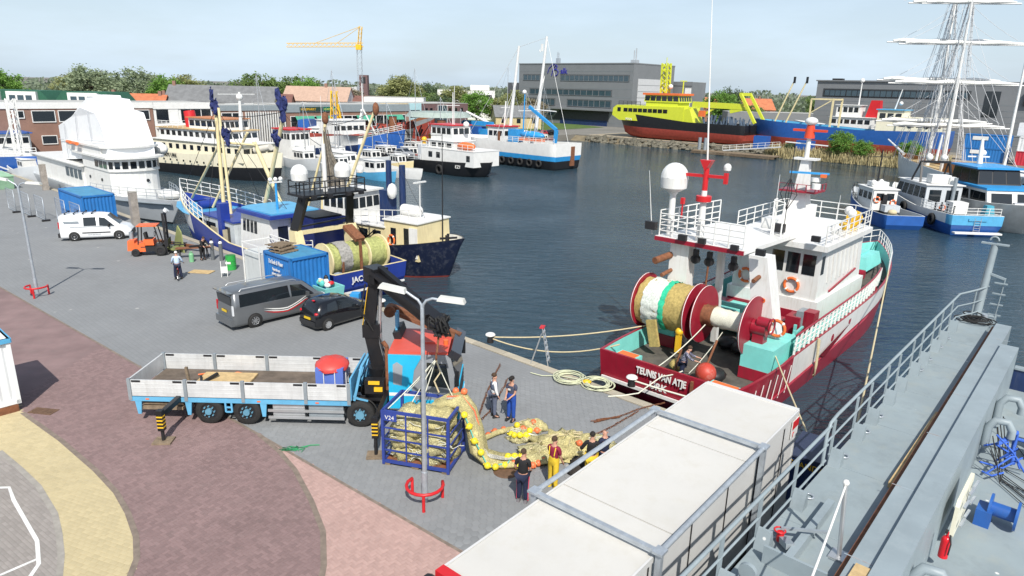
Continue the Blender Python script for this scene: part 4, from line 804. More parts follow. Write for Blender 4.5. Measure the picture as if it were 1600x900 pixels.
for i in range(9):
    x0=rnd.uniform(19,22.5); b.tube([(x0,-2.6,3.2+rnd.uniform(0,.6)),(x0-rnd.uniform(.3,1.5),-3.0,2.84),(x0-rnd.uniform(1,3),-3.6-rnd.uniform(0,.8),2.84)],.014,4)
b.tube([(14.1,-2.7,3.0),(13.2,-3.5,2.82),(11.5,-4.6,2.82)],.014,4); b.tube([(13,-2.7,2.9),(12.6,-3.6,2.82),(12.2,-4.6,2.82)],.014,4); b.o('cable',blackr,gs)
b=MB(); b.cyl((22.0,-3.6,2.79),(22,-3.6,3.5),.22,n=14); b.cyl((22.0,-3.6,3.5),(22,-3.6,3.56),.32,n=14); b.cyl((21.2,-3.7,2.79),(21.2,-3.7,3.45),.22,n=14); b.cyl((21.2,-3.7,3.45),(21.2,-3.7,3.52),.32,n=14); b.o('bollard',dkmetal,gs)
MB().b2(10.4,11.5,-2.06,-1.7,4.2,4.26).o('step_grating',woodl,gs); b=MB(); b.bar((10.2,-2.1,4.3),(8.6,-2.1,4.75),.14,.2); b.bar((10.0,-2.35,4.3),(8.6,-2.4,4.65),.14,.2); b.o('black_arm',blackp,gs)
b=MB(); b.bar((9.9,-1.7,4.3),(8.3,-1.8,4.4),.1); b.bar((9.9,-1.95,4.3),(8.3,-2.02,4.4),.1); b.bar((9.9,-1.7,4.3),(9.9,-1.95,4.3),.1); b.o('bracket',galv,gs)
b=MB()
for k in range(4): b.bar((12.4-.35*k,-2.5,3.0),(12.4-.35*k,-2.75,3.0),.04)
b.bar((12.6,-2.5,3),(11.2,-2.5,3.0),.04); b.bar((12.6,-2.75,3),(11.2,-2.75,3),.04); b.ring((11.2,-2.7,3.2),.22,.045,'z',14,6); b.o('ladder_rack',gp,gs)
for c in ((13.6,-2.95,2.83),(12.5,-3.15,2.83)): MB().ring(c,.14,.03,'z',12,6).o('deck_ring',galv,gs)
MB().b2(-6,31.6,-.35,-.02,-2.4,3.5).o('hull_side',gp,gs); MB().b2(-6,26.6,-14,-2.2,-2.4,2.75).o('hull',gp,gs); MB().b2(26.6,31.6,-1.0,-.35,-2.4,3.5).o('hull_end',gp,gs)
# dark equipment box on the quay corner
eb=T('equipment_box','dark navy equipment box with yellow lettering on the quay corner','box',W(-5.3,20.4),A2+.1)
MB().box((0,0,.75),(1.7,1.5,1.5)).o('cabinet',navy,eb); MB().box((0,0,1.53),(1.8,1.6,.06)).o('lid',mat('navy_lid',(.03,.04,.08),.5),eb); text('lettering','STANDALUX',.26,yellowp,eb,frame((-.87,.72,1.2),(0,-1,0),(0,0,1)),.006); MB().box((-.86,-.1,.6),(.03,.5,.35)).o('panel',steelg,eb)
# ================= BOX BODY AND FRAME =================
lb=T('lorry_body','long white box lorry body with dusty cream roof beside the grey ship','trailer',W(-5.92,0),A2+.036)
wb=mat('trailer_white',(.6,.6,.59),.4,var=.05,scale=1,dirt=.12,dcol=(.4,.37,.32)); rf=mat('trailer_roof',(.57,.555,.52),.55,var=.08,scale=.35,dirt=.5,dcol=(.5,.47,.4),dirt2=(.4,(.45,.43,.38),.7),spot=((.4,.38,.33),.8,.03))
MB().b2(6.75,17.35,-1.28,1.28,1.15,3.93).o('body',wb,lb)
for i in range(3): MB().b2(6.8+i*3.53,6.79+i*3.53+3.5,-1.27,1.27,3.931,3.97).o('roof_panel',rf,lb)
b=MB()
for y in (-1.3,1.3): b.b2(6.74,17.36,y-.02,y+.02,3.86,3.99)
b.o('roof_edge',wb,lb); MB().b2(6.6,6.8,-1.3,1.3,3.7,4.03).o('front_frame',redp,lb); MB().b2(17.3,17.42,-1.29,1.29,1.1,4.0).o('door_frame',wb,lb)
MB().b2(16.9,17.42,-1.32,-1.305,3.3,3.8).o('logo_panel',white,lb); b=MB(); b.b2(16.95,17.4,-1.33,-1.322,3.55,3.78); b.o('red_logo',redp,lb); text('logo_lettering','r',.3,redp,lb,frame((17.0,-1.325,3.32),(1,0,0),(0,0,1)),.004)
MB().b2(6.75,17.35,-1.1,1.1,.85,1.15).o('chassis',dkmetal,lb)
for x in (8.3,14.6,15.9):
    for y in (-1.02,1.02): MB().cyl((x,y-.15,.5),(x,y+.15,.5),.5,n=22).o('wheel',blackr,lb)
b=MB(); b.cyl((6.5,1.25,3.72),(6.5,1.45,3.72),.2); b.o('mirror',dkmetal,lb)
for i in range(6): MB().b2(7.6+i*1.75,7.62+i*1.75,-1.305,-1.285,1.2,3.85).o('side_strap',dkmetal,lb)
pf=T('portal_frame','galvanised steel portal frame standing round the white lorry body','frame',W(-5.92,0),A2+.036)
for x in (9.5,14.5):
    for y in (-1.42,1.42): MB().box((x,y,2.05),(.11,.11,4.1)).box((x,y,.02),(.3,.3,.04)).o('post',galv,pf); MB().box((x,y,4.14),(.24,.2,.05)).o('corner_plate',galv,pf)
    MB().bar((x,-1.4,4.1),(x,1.4,4.1),.1,.09).o('cross_beam',galv,pf)
for y in (-1.42,1.42): MB().cyl((9.58,y,4.11),(14.42,y,4.11),.055,n=10).o('side_beam',galv,pf)
# ================= VEHICLES =================
def wheel(parent,c,r,w_,side,rimm,spokes=5,hub=None,name='wheel'):
    # axis y; side=-1 faces -y
    b=MB(); n=24; prof=[(-w_/2,r*.62),(-w_/2,r*.93),(-w_/2+.03,r),(w_/2-.03,r),(w_/2,r*.93),(w_/2,r*.62)]
    b.loft([[(c[0]+rr*math.cos(2*PI*i/n),c[1]+yy,c[2]+rr*math.sin(2*PI*i/n)) for i in range(n)] for yy,rr in prof]); t_=b.o(name,blackr,parent)
    y=c[1]+side*(w_/2-.03); b=MB(); b.cyl((c[0],y,c[2]),(c[0],y-side*.05,c[2]),r*.64,n=20); b.o('rim_back',dkmetal,t_)
    b=MB(); b.ring((c[0],y,c[2]),r*.6,.025,'y',20,5); b.cyl((c[0],y,c[2]),(c[0],y+side*.03,c[2]),r*.18,n=12)
    for i in range(spokes): a=2*PI*i/spokes+.3; b.bar((c[0],y+side*.015,c[2]),(c[0]+r*.6*math.cos(a),y+side*.01,c[2]+r*.6*math.sin(a)),.05 if spokes>5 else .07,.03,up=(0,1,0))
    b.o('rim',rimm,t_); return t_
def carshell(parent,st_,paint,name='body',sill=.2):
    # stations (x, z_belt, z_top, w_body, w_top)
    rings=[]
    for x,zb,zt,wb_,wt in st_:
        half=[(wb_*.93,sill),(wb_,sill+.14),(wb_*1.0,lerp(sill,zb,.6)),(wb_*.985,zb),(lerp(wb_,wt,.93),lerp(zb,zt,.93)),(wt*.86,zt-.012*(zt-zb>.3)),(wt*.5,zt+.01)]
        rings.append([(x,-y,z) for y,z in half]+[(x,y,z) for y,z in half[::-1]])
    b=MB(); b.loft(rings,cap=True); return b.o(name,paint,parent)
def stat(st_,x):
    for a,c in zip(st_,st_[1:]):
        if a[0]<=x<=c[0]: k=(x-a[0])/(c[0]-a[0]); return [lerp(p,q,k) for p,q in zip(a,c)]
    return st_[-1] if x>st_[-1][0] else st_[0]
def sidewin(parent,st_,poly,m=None,name='window',out=.012):
    # poly: (x, k) with k 0 at belt, 1 at roof edge; both sides
    for sg in (-1,1):
        v=[]
        for x,k in poly:
            _,zb,zt,wb_,wt=stat(st_,x); p=Vector((x,wb_*.985,zb)); q=Vector((x,lerp(wb_,wt,.93),lerp(zb,zt,.93))); r=p.lerp(q,k); v.append((r.x,sg*(r.y+out),r.z))
        b=MB(); b.add(v if sg<0 else v[::-1],[tuple(range(len(v)))]); b.o(name,m or glass,parent)
def topwin(parent,st_,xa,xb,wk=.84,m=None,name='windscreen',out=.014):
    a,c=stat(st_,xa),stat(st_,xb); d=Vector((xb-xa,0,c[2]-a[2])); nn=Vector((-d.z,0,d.x)).normalized()
    if nn.z<0: nn=-nn
    nn*=out; v=[]
    for x,s_ in ((xa,a),(xb,c)):
        w_=s_[4]*wk; v+=[Vector((x,-w_,s_[2]))+nn,Vector((x,-w_*.5,s_[2]+.012))+nn,Vector((x,w_*.5,s_[2]+.012))+nn,Vector((x,w_,s_[2]))+nn]
    MB().add(v,[(0,4,5,1),(1,5,6,2),(2,6,7,3)],0,True).o(name,m or glass,parent)
def arches(parent,xs,y,r,sg=(-1,1)):
    for x in xs:
        for s_ in sg: MB().cyl((x,s_*(y-.12),r),(x,s_*(y+.004),r),r*1.14,n=22).o('wheel_arch',blackr,parent)
lampr=mat('tail_lamp',(.5,.01,.02),.2,var=0); lampw=mat('head_lamp',(.7,.72,.74),.1,var=0,spec=.9); plate=mat('plate_yellow',(.7,.48,.02),.5,var=0)
greyvan=mat('van_grey',(.17,.18,.19),.28,.5,var=.05,coat=.6); carblk=mat('car_black',(.008,.009,.012),.18,.2,var=0,coat=.8); vanw=mat('van_white',(.78,.79,.8),.25,var=.03,coat=.5,dirt=.08); alloy=mat('alloy',(.45,.46,.47),.3,.8,var=.05)
def place2(rear,front,wb_): # heading from two wheel contact points on the camera side; returns heading
    return math.atan2(front[1]-rear[1],front[0]-rear[0])
# --- dark grey van (local x forward, origin at rear axle centre on ground)
h=place2((-13.06,32.73),(-11.03,34.93),3.4); vn=T('parked_van','dark grey passenger van with white and red swoosh stripes on the quay','van',(-13.06-.82*math.sin(h)*1,32.73+.82*math.cos(h),0),h)
ST=[(-1.08,1.02,1.12,.78,.74),(-1.0,1.08,1.86,.9,.78),(-.85,1.1,1.94,.94,.79),(.5,1.1,1.97,.96,.8),(2.2,1.08,1.94,.96,.8),(2.9,1.06,1.86,.96,.78),(3.65,1.04,1.2,.94,.82),(3.75,1.02,1.12,.93,.84),(4.12,.82,.95,.85,.78),(4.18,.6,.72,.8,.75)]
carshell(vn,ST,greyvan); sidewin(vn,ST,[(-.72,.12),(-.68,.9),(1.95,.9),(2.0,.12)]); sidewin(vn,ST,[(2.1,.12),(2.08,.9),(2.72,.86),(3.38,.25),(3.4,.1)]); topwin(vn,ST,2.98,3.66); 
MB().box((-1.075,0,1.48),(.02,1.45,.55),ry=-.1).o('rear_window',glass,vn); arches(vn,(0,3.4),.955,.35)
for x in (0,3.4):
    for s_ in (-1,1): wheel(vn,(x,s_*.875,.35),.35,.24,s_,alloy,8)
b=MB()
for s_ in (-1,1): b.tube([(-.6,s_*.72,1.95),(-.5,s_*.72,2.05),(2.3,s_*.72,2.04),(2.5,s_*.72,1.95)],.022,6)
b.o('roof_rail',chrome,vn); MB().box((-1.12,0,1.92),(.3,1.5,.05),ry=.15).o('spoiler',greyvan,vn); MB().box((-1.1,0,.42),(.2,1.7,.35)).o('rear_bumper',greyvan,vn)
for s_ in (-1,1): MB().box((-1.06,s_*.84,1.05),(.06,.12,.5)).o('tail_lamp',lampr if s_>0 else lampw,vn); MB().box((4.02,s_*.66,.86),(.22,.3,.2)).o('head_lamp',lampw,vn); MB().box((2.95,s_*1.06,1.2),(.12,.2,.22)).o('mirror',greyvan,vn)
MB().box((-1.12,0,.92),(.02,.5,.12)).o('number_plate',plate,vn)
def swoosh(parent,pts,y,w_,m,nm='stripe'):
    b=MB(); n=len(pts); v=[(x,y,z-w_*min(1,i/2,(n-1-i)/2)/2-.002) for i,(x,z) in enumerate(pts)]+[(x,y,z+w_*min(1,i/2,(n-1-i)/2)/2+.002) for i,(x,z) in enumerate(pts)]
    b.add(v,[(i,i+1,n+i+1,n+i) for i in range(n-1)]); b.o(nm,m,parent)
cv=lambda d:[(.5+.26*i,.86+d-.24*math.sin(min(1,i/9)*PI*.9)+.045*max(0,i-5)*1.2) for i in range(11)]
swoosh(vn,cv(.04),-.978,.06,white); swoosh(vn,cv(-.07),-.979,.045,white); swoosh(vn,cv(-.14),-.98,.05,redp)
# --- black hatchback
h=place2((-9.31,32.52),(-7.85,34.32),2.5); hb=T('parked_hatchback','black five door hatchback with yellow plate beside the grey van','car',(-9.31-.72*math.sin(h),32.52+.72*math.cos(h),0),h)
ST=[(-.62,.72,.8,.66,.6),(-.55,.86,.98,.76,.62),(-.3,.9,1.32,.82,.58),(-.1,.9,1.42,.83,.6),(.6,.9,1.47,.845,.62),(1.2,.88,1.45,.845,.61),(1.5,.87,1.38,.845,.6),(2.2,.85,.96,.835,.66),(2.4,.83,.92,.83,.7),(2.95,.66,.78,.77,.68),(3.15,.5,.62,.66,.6)]
carshell(hb,ST,carblk,sill=.17); sidewin(hb,ST,[(.0,.15),(.12,.8),(.62,.92),(.66,.08)]); sidewin(hb,ST,[(.72,.08),(.7,.92),(1.3,.9),(1.95,.3),(1.98,.08)]); topwin(hb,ST,1.52,2.18); topwin(hb,ST,-.5,-.12,.8,name='rear_window'); arches(hb,(0,2.5),.84,.3)
for x in (0,2.5):
    for s_ in (-1,1): wheel(hb,(x,s_*.785,.3),.3,.19,s_,chrome,10)
for s_ in (-1,1): MB().sph((-.5,s_*.62,.9),(.12,.13,.09),8,5).o('tail_lamp',lampr,hb); MB().sph((2.85,s_*.56,.7),(.2,.14,.09),8,5).o('head_lamp',lampw,hb); MB().sph((1.72,s_*.95,.98),(.08,.11,.07),8,5).o('mirror',carblk,hb)
MB().box((-.64,0,.62),(.03,.5,.11)).o('number_plate',plate,hb); MB().box((-.6,0,.4),(.14,1.3,.22)).o('bumper',carblk,hb); MB().sph((-.22,0,1.43),(.08,.12,.03),8,4).o('brake_lamp',lampr,hb)
# --- white van far left
h=place2((-33.35,50.73),(-30.54,51.73),3.0); wv2=T('white_van','white panel van with roof bars parked by the blue container','van',(-33.35-.8*math.sin(h),50.73+.8*math.cos(h),0),h)
ST=[(-.95,1.0,1.1,.8,.78),(-.9,1.02,1.9,.9,.74),(-.6,1.02,1.95,.93,.76),(1.6,1.02,1.96,.94,.76),(2.3,1.0,1.86,.94,.74),(3.1,1.0,1.12,.92,.78),(3.6,.82,.96,.86,.74),(3.85,.5,.66,.72,.66)]
carshell(wv2,ST,vanw); sidewin(wv2,ST,[(.7,.1),(.7,.85),(1.55,.85),(1.55,.1)]); sidewin(wv2,ST,[(1.75,.1),(1.75,.85),(2.15,.82),(2.75,.2),(2.78,.08)]); topwin(wv2,ST,2.32,3.08); arches(wv2,(0,3.),.935,.33)
for x in (0,3.0):
    for s_ in (-1,1): wheel(wv2,(x,s_*.87,.33),.33,.2,s_,alloy,0)
b=MB()
for x in (-.5,.1,.7,1.3): b.box((x,0,2.06),(.06,1.5,.05)); b.box((x,-.6,2.02),(.08,.06,.1)); b.box((x,.6,2.02),(.08,.06,.1))
b.o('roof_bar',dkmetal,wv2); MB().box((-.98,0,.42),(.2,1.7,.3)).o('rear_bumper',dkmetal,wv2); MB().box((3.75,0,.42),(.3,1.5,.34)).o('front_bumper',dkmetal,wv2); MB().box((1.5,-.955,.6),(1.9,.02,.08)).o('side_moulding',dkmetal,wv2); MB().box((1.5,-.95,1.06),(3.5,.012,.03)).o('door_rail',steelg,wv2)
for s_ in (-1,1): MB().box((-.95,s_*.84,1.2),(.06,.1,.5)).o('tail_lamp',lampr,wv2); MB().box((3.5,s_*.66,.82),(.3,.24,.16)).o('head_lamp',lampw,wv2); MB().box((2.4,s_*1.04,1.12),(.1,.2,.22)).o('mirror',dkmetal,wv2)
text('van_lettering','www.service.nl',.14,steelg,wv2,frame((.9,-.965,.42),(1,0,0),(0,0,1)),.004)
MB().box((-.1,-.955,1.45),(1.0,.012,.14)).o('logo_bar',steelg,wv2)
# --- orange forklift
fk=T('forklift','orange and grey forklift with raised mast near the blue bow','forklift',(-26.42,46.9,0),math.atan2(.69,1.25)-.25)
org=mat('fork_orange',(.7,.13,.03),.45,var=.1,dirt=.2)
b=MB(); b.box((.1,0,.62),(.9,1.05,.6),taper=.9); b.box((-.35,0,.75),(.5,1.1,.7),taper=.85); b.o('counterweight',org,fk); MB().box((.9,0,.5),(1.3,1.,.35)).o('chassis',dkmetal,fk); MB().box((.75,0,.95),(.7,.9,.4),taper=.9).o('engine_cover',org,fk)
MB().box((.55,0,1.35),(.15,.5,.5),ry=-.15).box((.75,0,1.15),(.45,.5,.12)).o('seat',blackr,fk)
for x,y in ((.1,.45),(.1,-.45),(1.5,.45),(1.5,-.45)): MB().bar((x,y,.8),(x+(.12 if x<1 else -.25),y,2.1),.07).o('guard_post',dkmetal,fk)
MB().b2(.1,1.4,-.5,.5,2.08,2.16).o('overhead_guard',org,fk)
for y in (-.38,.38): MB().bar((1.85,y,.1),(1.85,y,3.0),.1,.14).o('mast_rail',dkmetal,fk)
b=MB(); b.bar((1.85,-.4,2.9),(1.85,.4,2.9),.1); b.bar((1.85,-.4,1.5),(1.85,.4,1.5),.1); b.box((1.98,0,.9),(.1,1.,.5)); b.o('carriage',dkmetal,fk)
for y in (-.3,.3): MB().bar((2.0,y,.75),(3.1,y,.7),.12,.05).o('fork',dkmetal,fk)
for x,r in ((-.1,.27),(1.5,.36)):
    for s_ in (-1,1): wheel(fk,(x,s_*.5,r),r,.24,s_,dkmetal,0)
MB().ring((1.1,.1,1.45),.18,.02,'x',12,5).o('steering_wheel',blackr,fk); MB().cyl((-.45,.25,1.1),(-.45,.25,1.6),.14).o('gas_bottle',steelg,fk)
b=MB(); b.cyl((1.9,.2,3.0),(2.05,.2,3.15),.16,.2); b.o('work_lamp',lampw,fk)
# ================= CRANE TRUCK (x to the right, near side y=22.3) =================
tk=T('crane_truck','blue flatbed truck with grey dropsides and black loader crane','truck',(0,0,0))
tb=mat('truck_blue',(.02,.42,.68),.35,var=.06,dirt=.1,coat=.3); tbl=mat('truck_chassis_blue',(.12,.38,.6),.45,var=.1,dirt=.25); tg=mat('cab_grey',(.33,.35,.38),.35,.3,var=.06); tred=mat('cab_red',(.62,.09,.06),.4,var=.06,dirt=.12); cranek=mat('crane_black',(.014,.014,.016),.4,.2,var=.2,dirt=.15)
Y0,Y1=22.35,24.85
aw=mat('dropside_alu',(.62,.63,.63),.5,.2,var=.12,scale=2,dirt=.3,dcol=(.3,.29,.27),streak=True); bedm=mat('bed_wood',(.12,.095,.075),.9,var=.35,scale=2,dirt=.3,dcol=(.22,.17,.12))
for i in range(10): MB().b2(-13.55,-5.75,Y0+.05+i*.241,Y0+.05+i*.241+.232,1.02,1.06).o('floor_board',bedm,tk)
xs=[-13.6,-11.6,-9.55,-7.3,-5.75]
for y in (Y0,Y1):
    for a,c in zip(xs,xs[1:]):
        p=MB().b2(a+.07,c-.07,y-.025,y+.025,1.06,1.68); po=p.o('dropside',aw,tk); 
        for z in (1.22,1.38,1.53): MB().b2(a+.09,c-.09,y-.032 if y==Y0 else y-.032,y+.03,z-.006,z+.006).o('groove',aw,po)
        MB().b2(a+.1,a+.42,y-.04,y+.035,1.6,1.67).o('latch',dkmetal,po); MB().b2(c-.42,c-.1,y-.04,y+.035,1.6,1.67).o('latch',dkmetal,po)
    for x in xs: MB().b2(x-.06,x+.06,y-.05,y+.05,.9,1.72).o('side_post',dkmetal if 0 else steelg,tk)
MB().b2(-13.66,-13.6,Y0,Y1,1.06,1.68).o('tailboard',aw,tk); MB().b2(-5.72,-5.66,Y0,Y1,1.06,1.9).o('headboard',tbl,tk)
MB().b2(-13.62,-5.7,Y0-.03,Y0+.07,.86,1.02).o('side_rail',tbl,tk); MB().b2(-13.62,-5.7,Y1-.07,Y1+.03,.86,1.02).o('side_rail',tbl,tk)
for x in (-13.35,-11.55,-8.85): MB().add([(x-.12,Y0-.02,.86),(x+.12,Y0-.02,.86),(x+.06,Y0-.02,.35),(x-.06,Y0-.02,.35),(x-.12,Y0+.04,.86),(x+.12,Y0+.04,.86),(x+.06,Y0+.04,.35),(x-.06,Y0+.04,.35)],[(3,2,1,0),(4,5,6,7),(0,1,5,4),(1,2,6,5),(2,3,7,6),(3,0,4,7)]).o('mudguard_bracket',tbl,tk)
b=MB(); b.bar((-10.22,Y0,.86),(-10.22,Y0,.5),.06); b.bar((-10.0,Y0,.86),(-10.0,Y0,.5),.06); b.bar((-10.22,Y0,.68),(-10.0,Y0,.68),.05); b.bar((-10.22,Y0,.5),(-10.0,Y0,.5),.05); b.o('step',tbl,tk)
for y in (Y0+.75,Y1-.75): MB().b2(-13.5,-2.3,y-.06,y+.06,.6,.9).o('chassis_rail',dkmetal,tk)
for x in (-12.6,-9.9,-6.5): MB().b2(x-.06,x+.06,Y0+.3,Y1-.3,.88,1.0).o('cross_member',dkmetal,tk)
b=MB(); b.b2(-13.3,-11.8,Y0+.05,Y0+.5,.5,.62); b.b2(-13.3,-11.8,Y0+.1,Y0+.4,.68,.76); b.o('stowed_plank',wood,tk)
b=MB(); b.b2(-8.7,-5.95,Y0-.02,Y0+.02,.55,.65); b.b2(-8.7,-5.95,Y0-.02,Y0+.02,.28,.38); b.o('side_guard',chrome,tk)
MB().b2(-8.55,-7.4,Y0+.08,Y0+.6,.3,.82).o('fuel_tank',chrome,tk); MB().b2(-7.25,-6.0,Y0+.08,Y0+.6,.28,.8).o('tool_locker',steelg,tk)
hubb=mat('hub_blue',(.11,.27,.38),.45)
for x in (-10.85,-9.48,-5.38,-2.95):
    for y,s_ in ((Y0+.16,-1),(Y1-.16,1)):
        t_=wheel(tk,(x,y,.5),.5,.32,s_,dkmetal,0); c=MB(); yy=y+s_*.1; c.cyl((x,yy,.5),(x,yy+s_*.12,.5),.12 if x<-6 else .16,n=14)
        for k in range(8): a=k*PI/4; c.cyl((x+.2*math.cos(a),yy,.5+.2*math.sin(a)),(x+.2*math.cos(a),yy+s_*.1,.5+.2*math.sin(a)),.03,n=6)
        c.o('hub',hubb,t_)
for x in (-10.85,-9.48,-5.38): MB().ring((x,Y0+.16,.5),.6,.03,'y',14,5,a0=.2,a1=PI-.2).o('mudguard',blackr,tk)
MB().b2(-11.3,-9.0,Y0+.32,Y1-.32,.42,.58).o('axle',dkmetal,tk); MB().b2(-5.45,-5.3,Y0+.3,Y1-.3,.42,.58).o('axle',dkmetal,tk)
for x in (-13.0,-11.9,-9.0,-6.9): MB().box((x,Y0-.035,.95),(.12,.02,.05)).o('marker_lamp',orangep,tk)
# load on the bed
ld=MB(); 
bp_=T('board_stack','stack of pale wooden boards lying on the truck bed','boards')
for i in range(7): MB().box((-10.75,23.3+i*.165,1.12),(2.0,.155,.07),rz=.0).o('board',woodl,bp_)
b=MB(); b.bar((-11.75,23.0,1.06),(-11.8,22.95,1.95),.09); b.o('stake',wood,tk); b=MB(); b.tube([(-12,24.2,1.1),(-11.5,24.4,1.12),(-11.2,24.0,1.1),(-10.6,24.5,1.1),(-10,24.3,1.1)],.035,5); b.o('strap',orangep,tk)
b=MB(); b.bar((-11.6,23.1,1.1),(-11.1,23.9,1.3),.1); b.bar((-11.3,22.9,1.1),(-11.7,23.8,1.2),.08); b.o('tie_bar',dkmetal,tk)
bx=T('covered_bin','blue bin under a red tarpaulin on the truck bed','bin',(-6.65,23.6,1.06),.06)
MB().box((0,0,.45),(1.0,1.15,.9)).o('bin',mat('bin_blue',(.1,.17,.5),.5,var=.1),bx); c=MB().sph((0,0,.84),(.62,.7,.3),14,6,z0=-.2,z1=1); c.v=[(x*rnd.uniform(.94,1.05),y*rnd.uniform(.94,1.05),z+rnd.uniform(-.04,.04)) for x,y,z in c.v]; c.o('tarpaulin',mat('red_tarp',(.6,.06,.05),.5,var=.1,bump=.3,bscale=4),bx)
b=MB(); 
for y in (-.2,.2): b.tube([(.53,y,.05),(.53,y,.8)],.02,5); b.tube([(y,-.6,.05),(y,-.6,.8)],.02,5)
b.o('strap',white,bx)
# lattice side of the crane cradle
b=MB(); 
for y in (22.5,24.6): b.bar((-5.6,y,1.0),(-5.3,y,2.3),.09); b.bar((-5.55,y,1.1),(-5.1,y,1.0),.07)
b.bar((-5.3,22.5,2.3),(-5.3,24.6,2.3),.09); b.bar((-5.6,22.5,1.1),(-5.35,23.6,2.2),.07); b.bar((-5.6,23.5,1.1),(-5.35,24.5,2.2),.07); b.bar((-5.35,22.5,2.2),(-5.6,23.6,1.1),.07); b.bar((-5.45,22.5,1.7),(-5.45,24.6,1.7),.07); b.o('cradle_frame',tbl,tk)
# cab
cb=MB(); prof=[(-4.3,.75),(-2.0,.75),(-1.88,1.0),(-1.86,1.7),(-2.1,2.75),(-2.25,2.88),(-4.3,2.88)]
cb.prism(prof,Y0+.02,Y1-.02,'y'); cab=cb.o('cab',tg,tk)
for y,s_ in ((Y0+.005,-1),(Y1-.005,1)):
    MB().prism([(-4.31,.8),(-3.25,.8),(-3.5,1.5),(-3.4,2.3),(-3.1,2.85),(-4.31,2.885)],y-.012,y+.012,'y').o('blue_panel',tb,cab)
    MB().prism([(-2.95,1.72),(-2.12,1.64),(-2.26,2.55),(-2.95,2.6)],y-.014,y+.014,'y').o('door_window',glass,cab)
    MB().prism([(-3.3,.8),(-2.0,.8),(-1.9,1.15),(-3.3,1.15)],y-.016,y+.016,'y').o('lower_panel',tb,cab); MB().prism([(-4.3,1.3),(-2.0,1.32),(-1.95,1.44),(-4.3,1.42)],y-.018,y+.018,'y').o('white_stripe',white,cab)
    b=MB(); b.bar((-2.0,y,2.45),(-1.85,y+s_*.3,2.4),.04); b.box((-1.85,y+s_*.32,2.15),(.14,.1,.55)); b.o('mirror',blackp,cab)
    MB().prism([(-4.15,1.75),(-3.85,1.7),(-3.8,2.45),(-4.0,2.6),(-4.15,2.5)],y-.017,y+.017,'y').o('sleeper_window',mat('window_grey',(.3,.33,.36),.3),cab)
    MB().box((-3.12,y+s_*.01,1.55),(.18,.03,.04)).o('door_handle',blackp,cab)
MB().add([(-1.845,Y0+.12,1.72),(-1.845,Y1-.12,1.72),(-2.07,Y1-.15,2.72),(-2.07,Y0+.15,2.72)],[(0,1,2,3)]).o('windscreen',glass,cab)
MB().b2(-4.3,-2.2,Y0+.05,Y1-.05,2.885,2.98).o('roof',tred,cab); MB().b2(-3.3,-2.7,Y0+.9,Y1-.9,2.981,3.03).o('roof_hatch',tred,cab); MB().box((-1.98,23.6,2.86),(.4,2.4,.3),ry=.5).o('sun_visor',mat('visor',(.02,.022,.03),.25,coat=.3),cab)
MB().box((-4.2,24.2,3.1),(.25,1.2,.3),ry=-.3).o('wind_deflector',blackp,cab)
MB().b2(-1.9,-1.82,Y0+.15,Y1-.15,.85,1.6).o('grille',tb,cab); 
for k in range(4): MB().b2(-1.83,-1.8,Y0+.3,Y1-.3,.95+k*.16,1.03+k*.16).o('grille_bar',blackp,cab)
MB().b2(-2.1,-1.78,Y0,Y1,.42,.8).o('bumper',tb,cab)
for y in (Y0+.25,Y1-.25): MB().box((-1.79,y,.65),(.05,.35,.18)).o('head_lamp',lampw,cab)
MB().b2(-3.2,-2.4,Y0-.01,Y0+.35,.45,.52).o('cab_step',dkmetal,cab); b=MB(); b.cyl((-2.35,23.2,2.98),(-2.35,23.2,3.15),.09,n=10); b.o('beacon',orangep,cab)
MB().cyl((-4.42,22.75,1),(-4.42,22.75,3.0),.08).cyl((-4.42,22.75,3.0),(-4.55,22.75,3.2),.08).o('exhaust_stack',rust,tk)
b=MB(); 
for y in (23.9,24.2): b.bar((-4.25,y,2.9),(-4.25,y,3.9),.09)
b.o('crane_rest',tbl,tk)
b=MB(); b.bar((-4.5,24.7,3.85),(-1.9,24.2,2.95),.22,.2); b.bar((-4.5,24.45,3.75),(-1.9,23.95,2.9),.14,.14); b.cyl((-4.6,24.4,3.75),(-4.6,24.85,3.75),.22,n=12); b.o('stowed_extension',rust,tk)
# crane
ck=MB(); ck.b2(-5.25,-4.5,22.7,24.5,.9,1.35); ck.cyl((-4.9,23.6,1.3),(-4.9,23.6,1.9),.38,n=16); ck.o('crane_base',cranek,tk)
b=MB(); b.bar((-4.85,23.6,1.7),(-5.15,23.6,3.3),.42,.45); b.box((-5.1,23.6,3.35),(.62,.5,.5)); b.o('crane_column',cranek,tk)
b=MB(); b.bar((-5.2,23.6,3.2),(-4.95,23.6,5.35),.34,.36); b.cyl((-4.95,23.35,5.3),(-4.95,23.85,5.3),.25,n=14); b.o('main_boom',cranek,tk)
MB().bar((-5.385,23.4,3.6),(-5.16,23.4,5.0),.02,.12,up=(0,1,0)).o('boom_sticker',yellowp,tk)
MB().cyl((-4.78,23.6,1.9),(-4.85,23.6,3.2),.1).cyl((-4.85,23.6,3.1),(-4.75,23.6,4.9),.07).o('lift_cylinder',chrome,tk)
tip=(-2.35,21.1,4.5); el=(-4.9,23.6,5.45)
b=MB(); b.bar(el,tip,.42,.46); b.bar((-4.7,23.4,5.75),L3(el,tip,.7)[:2]+(L3(el,tip,.7)[2]+.28,),.2,.14); b.bar((-4.7,23.8,5.55),(-2.5,21.5,4.72),.14,.14); b.bar((-5.0,23.3,5.6),(-2.75,21.1,4.75),.14,.14); b.box((tip[0],tip[1],tip[2]-.02),(.42,.42,.5),rz=-.8,rx=.4); b.box(el,(.7,.6,.55),rz=-.8); b.o('knuckle_boom',cranek,tk)
b=MB()
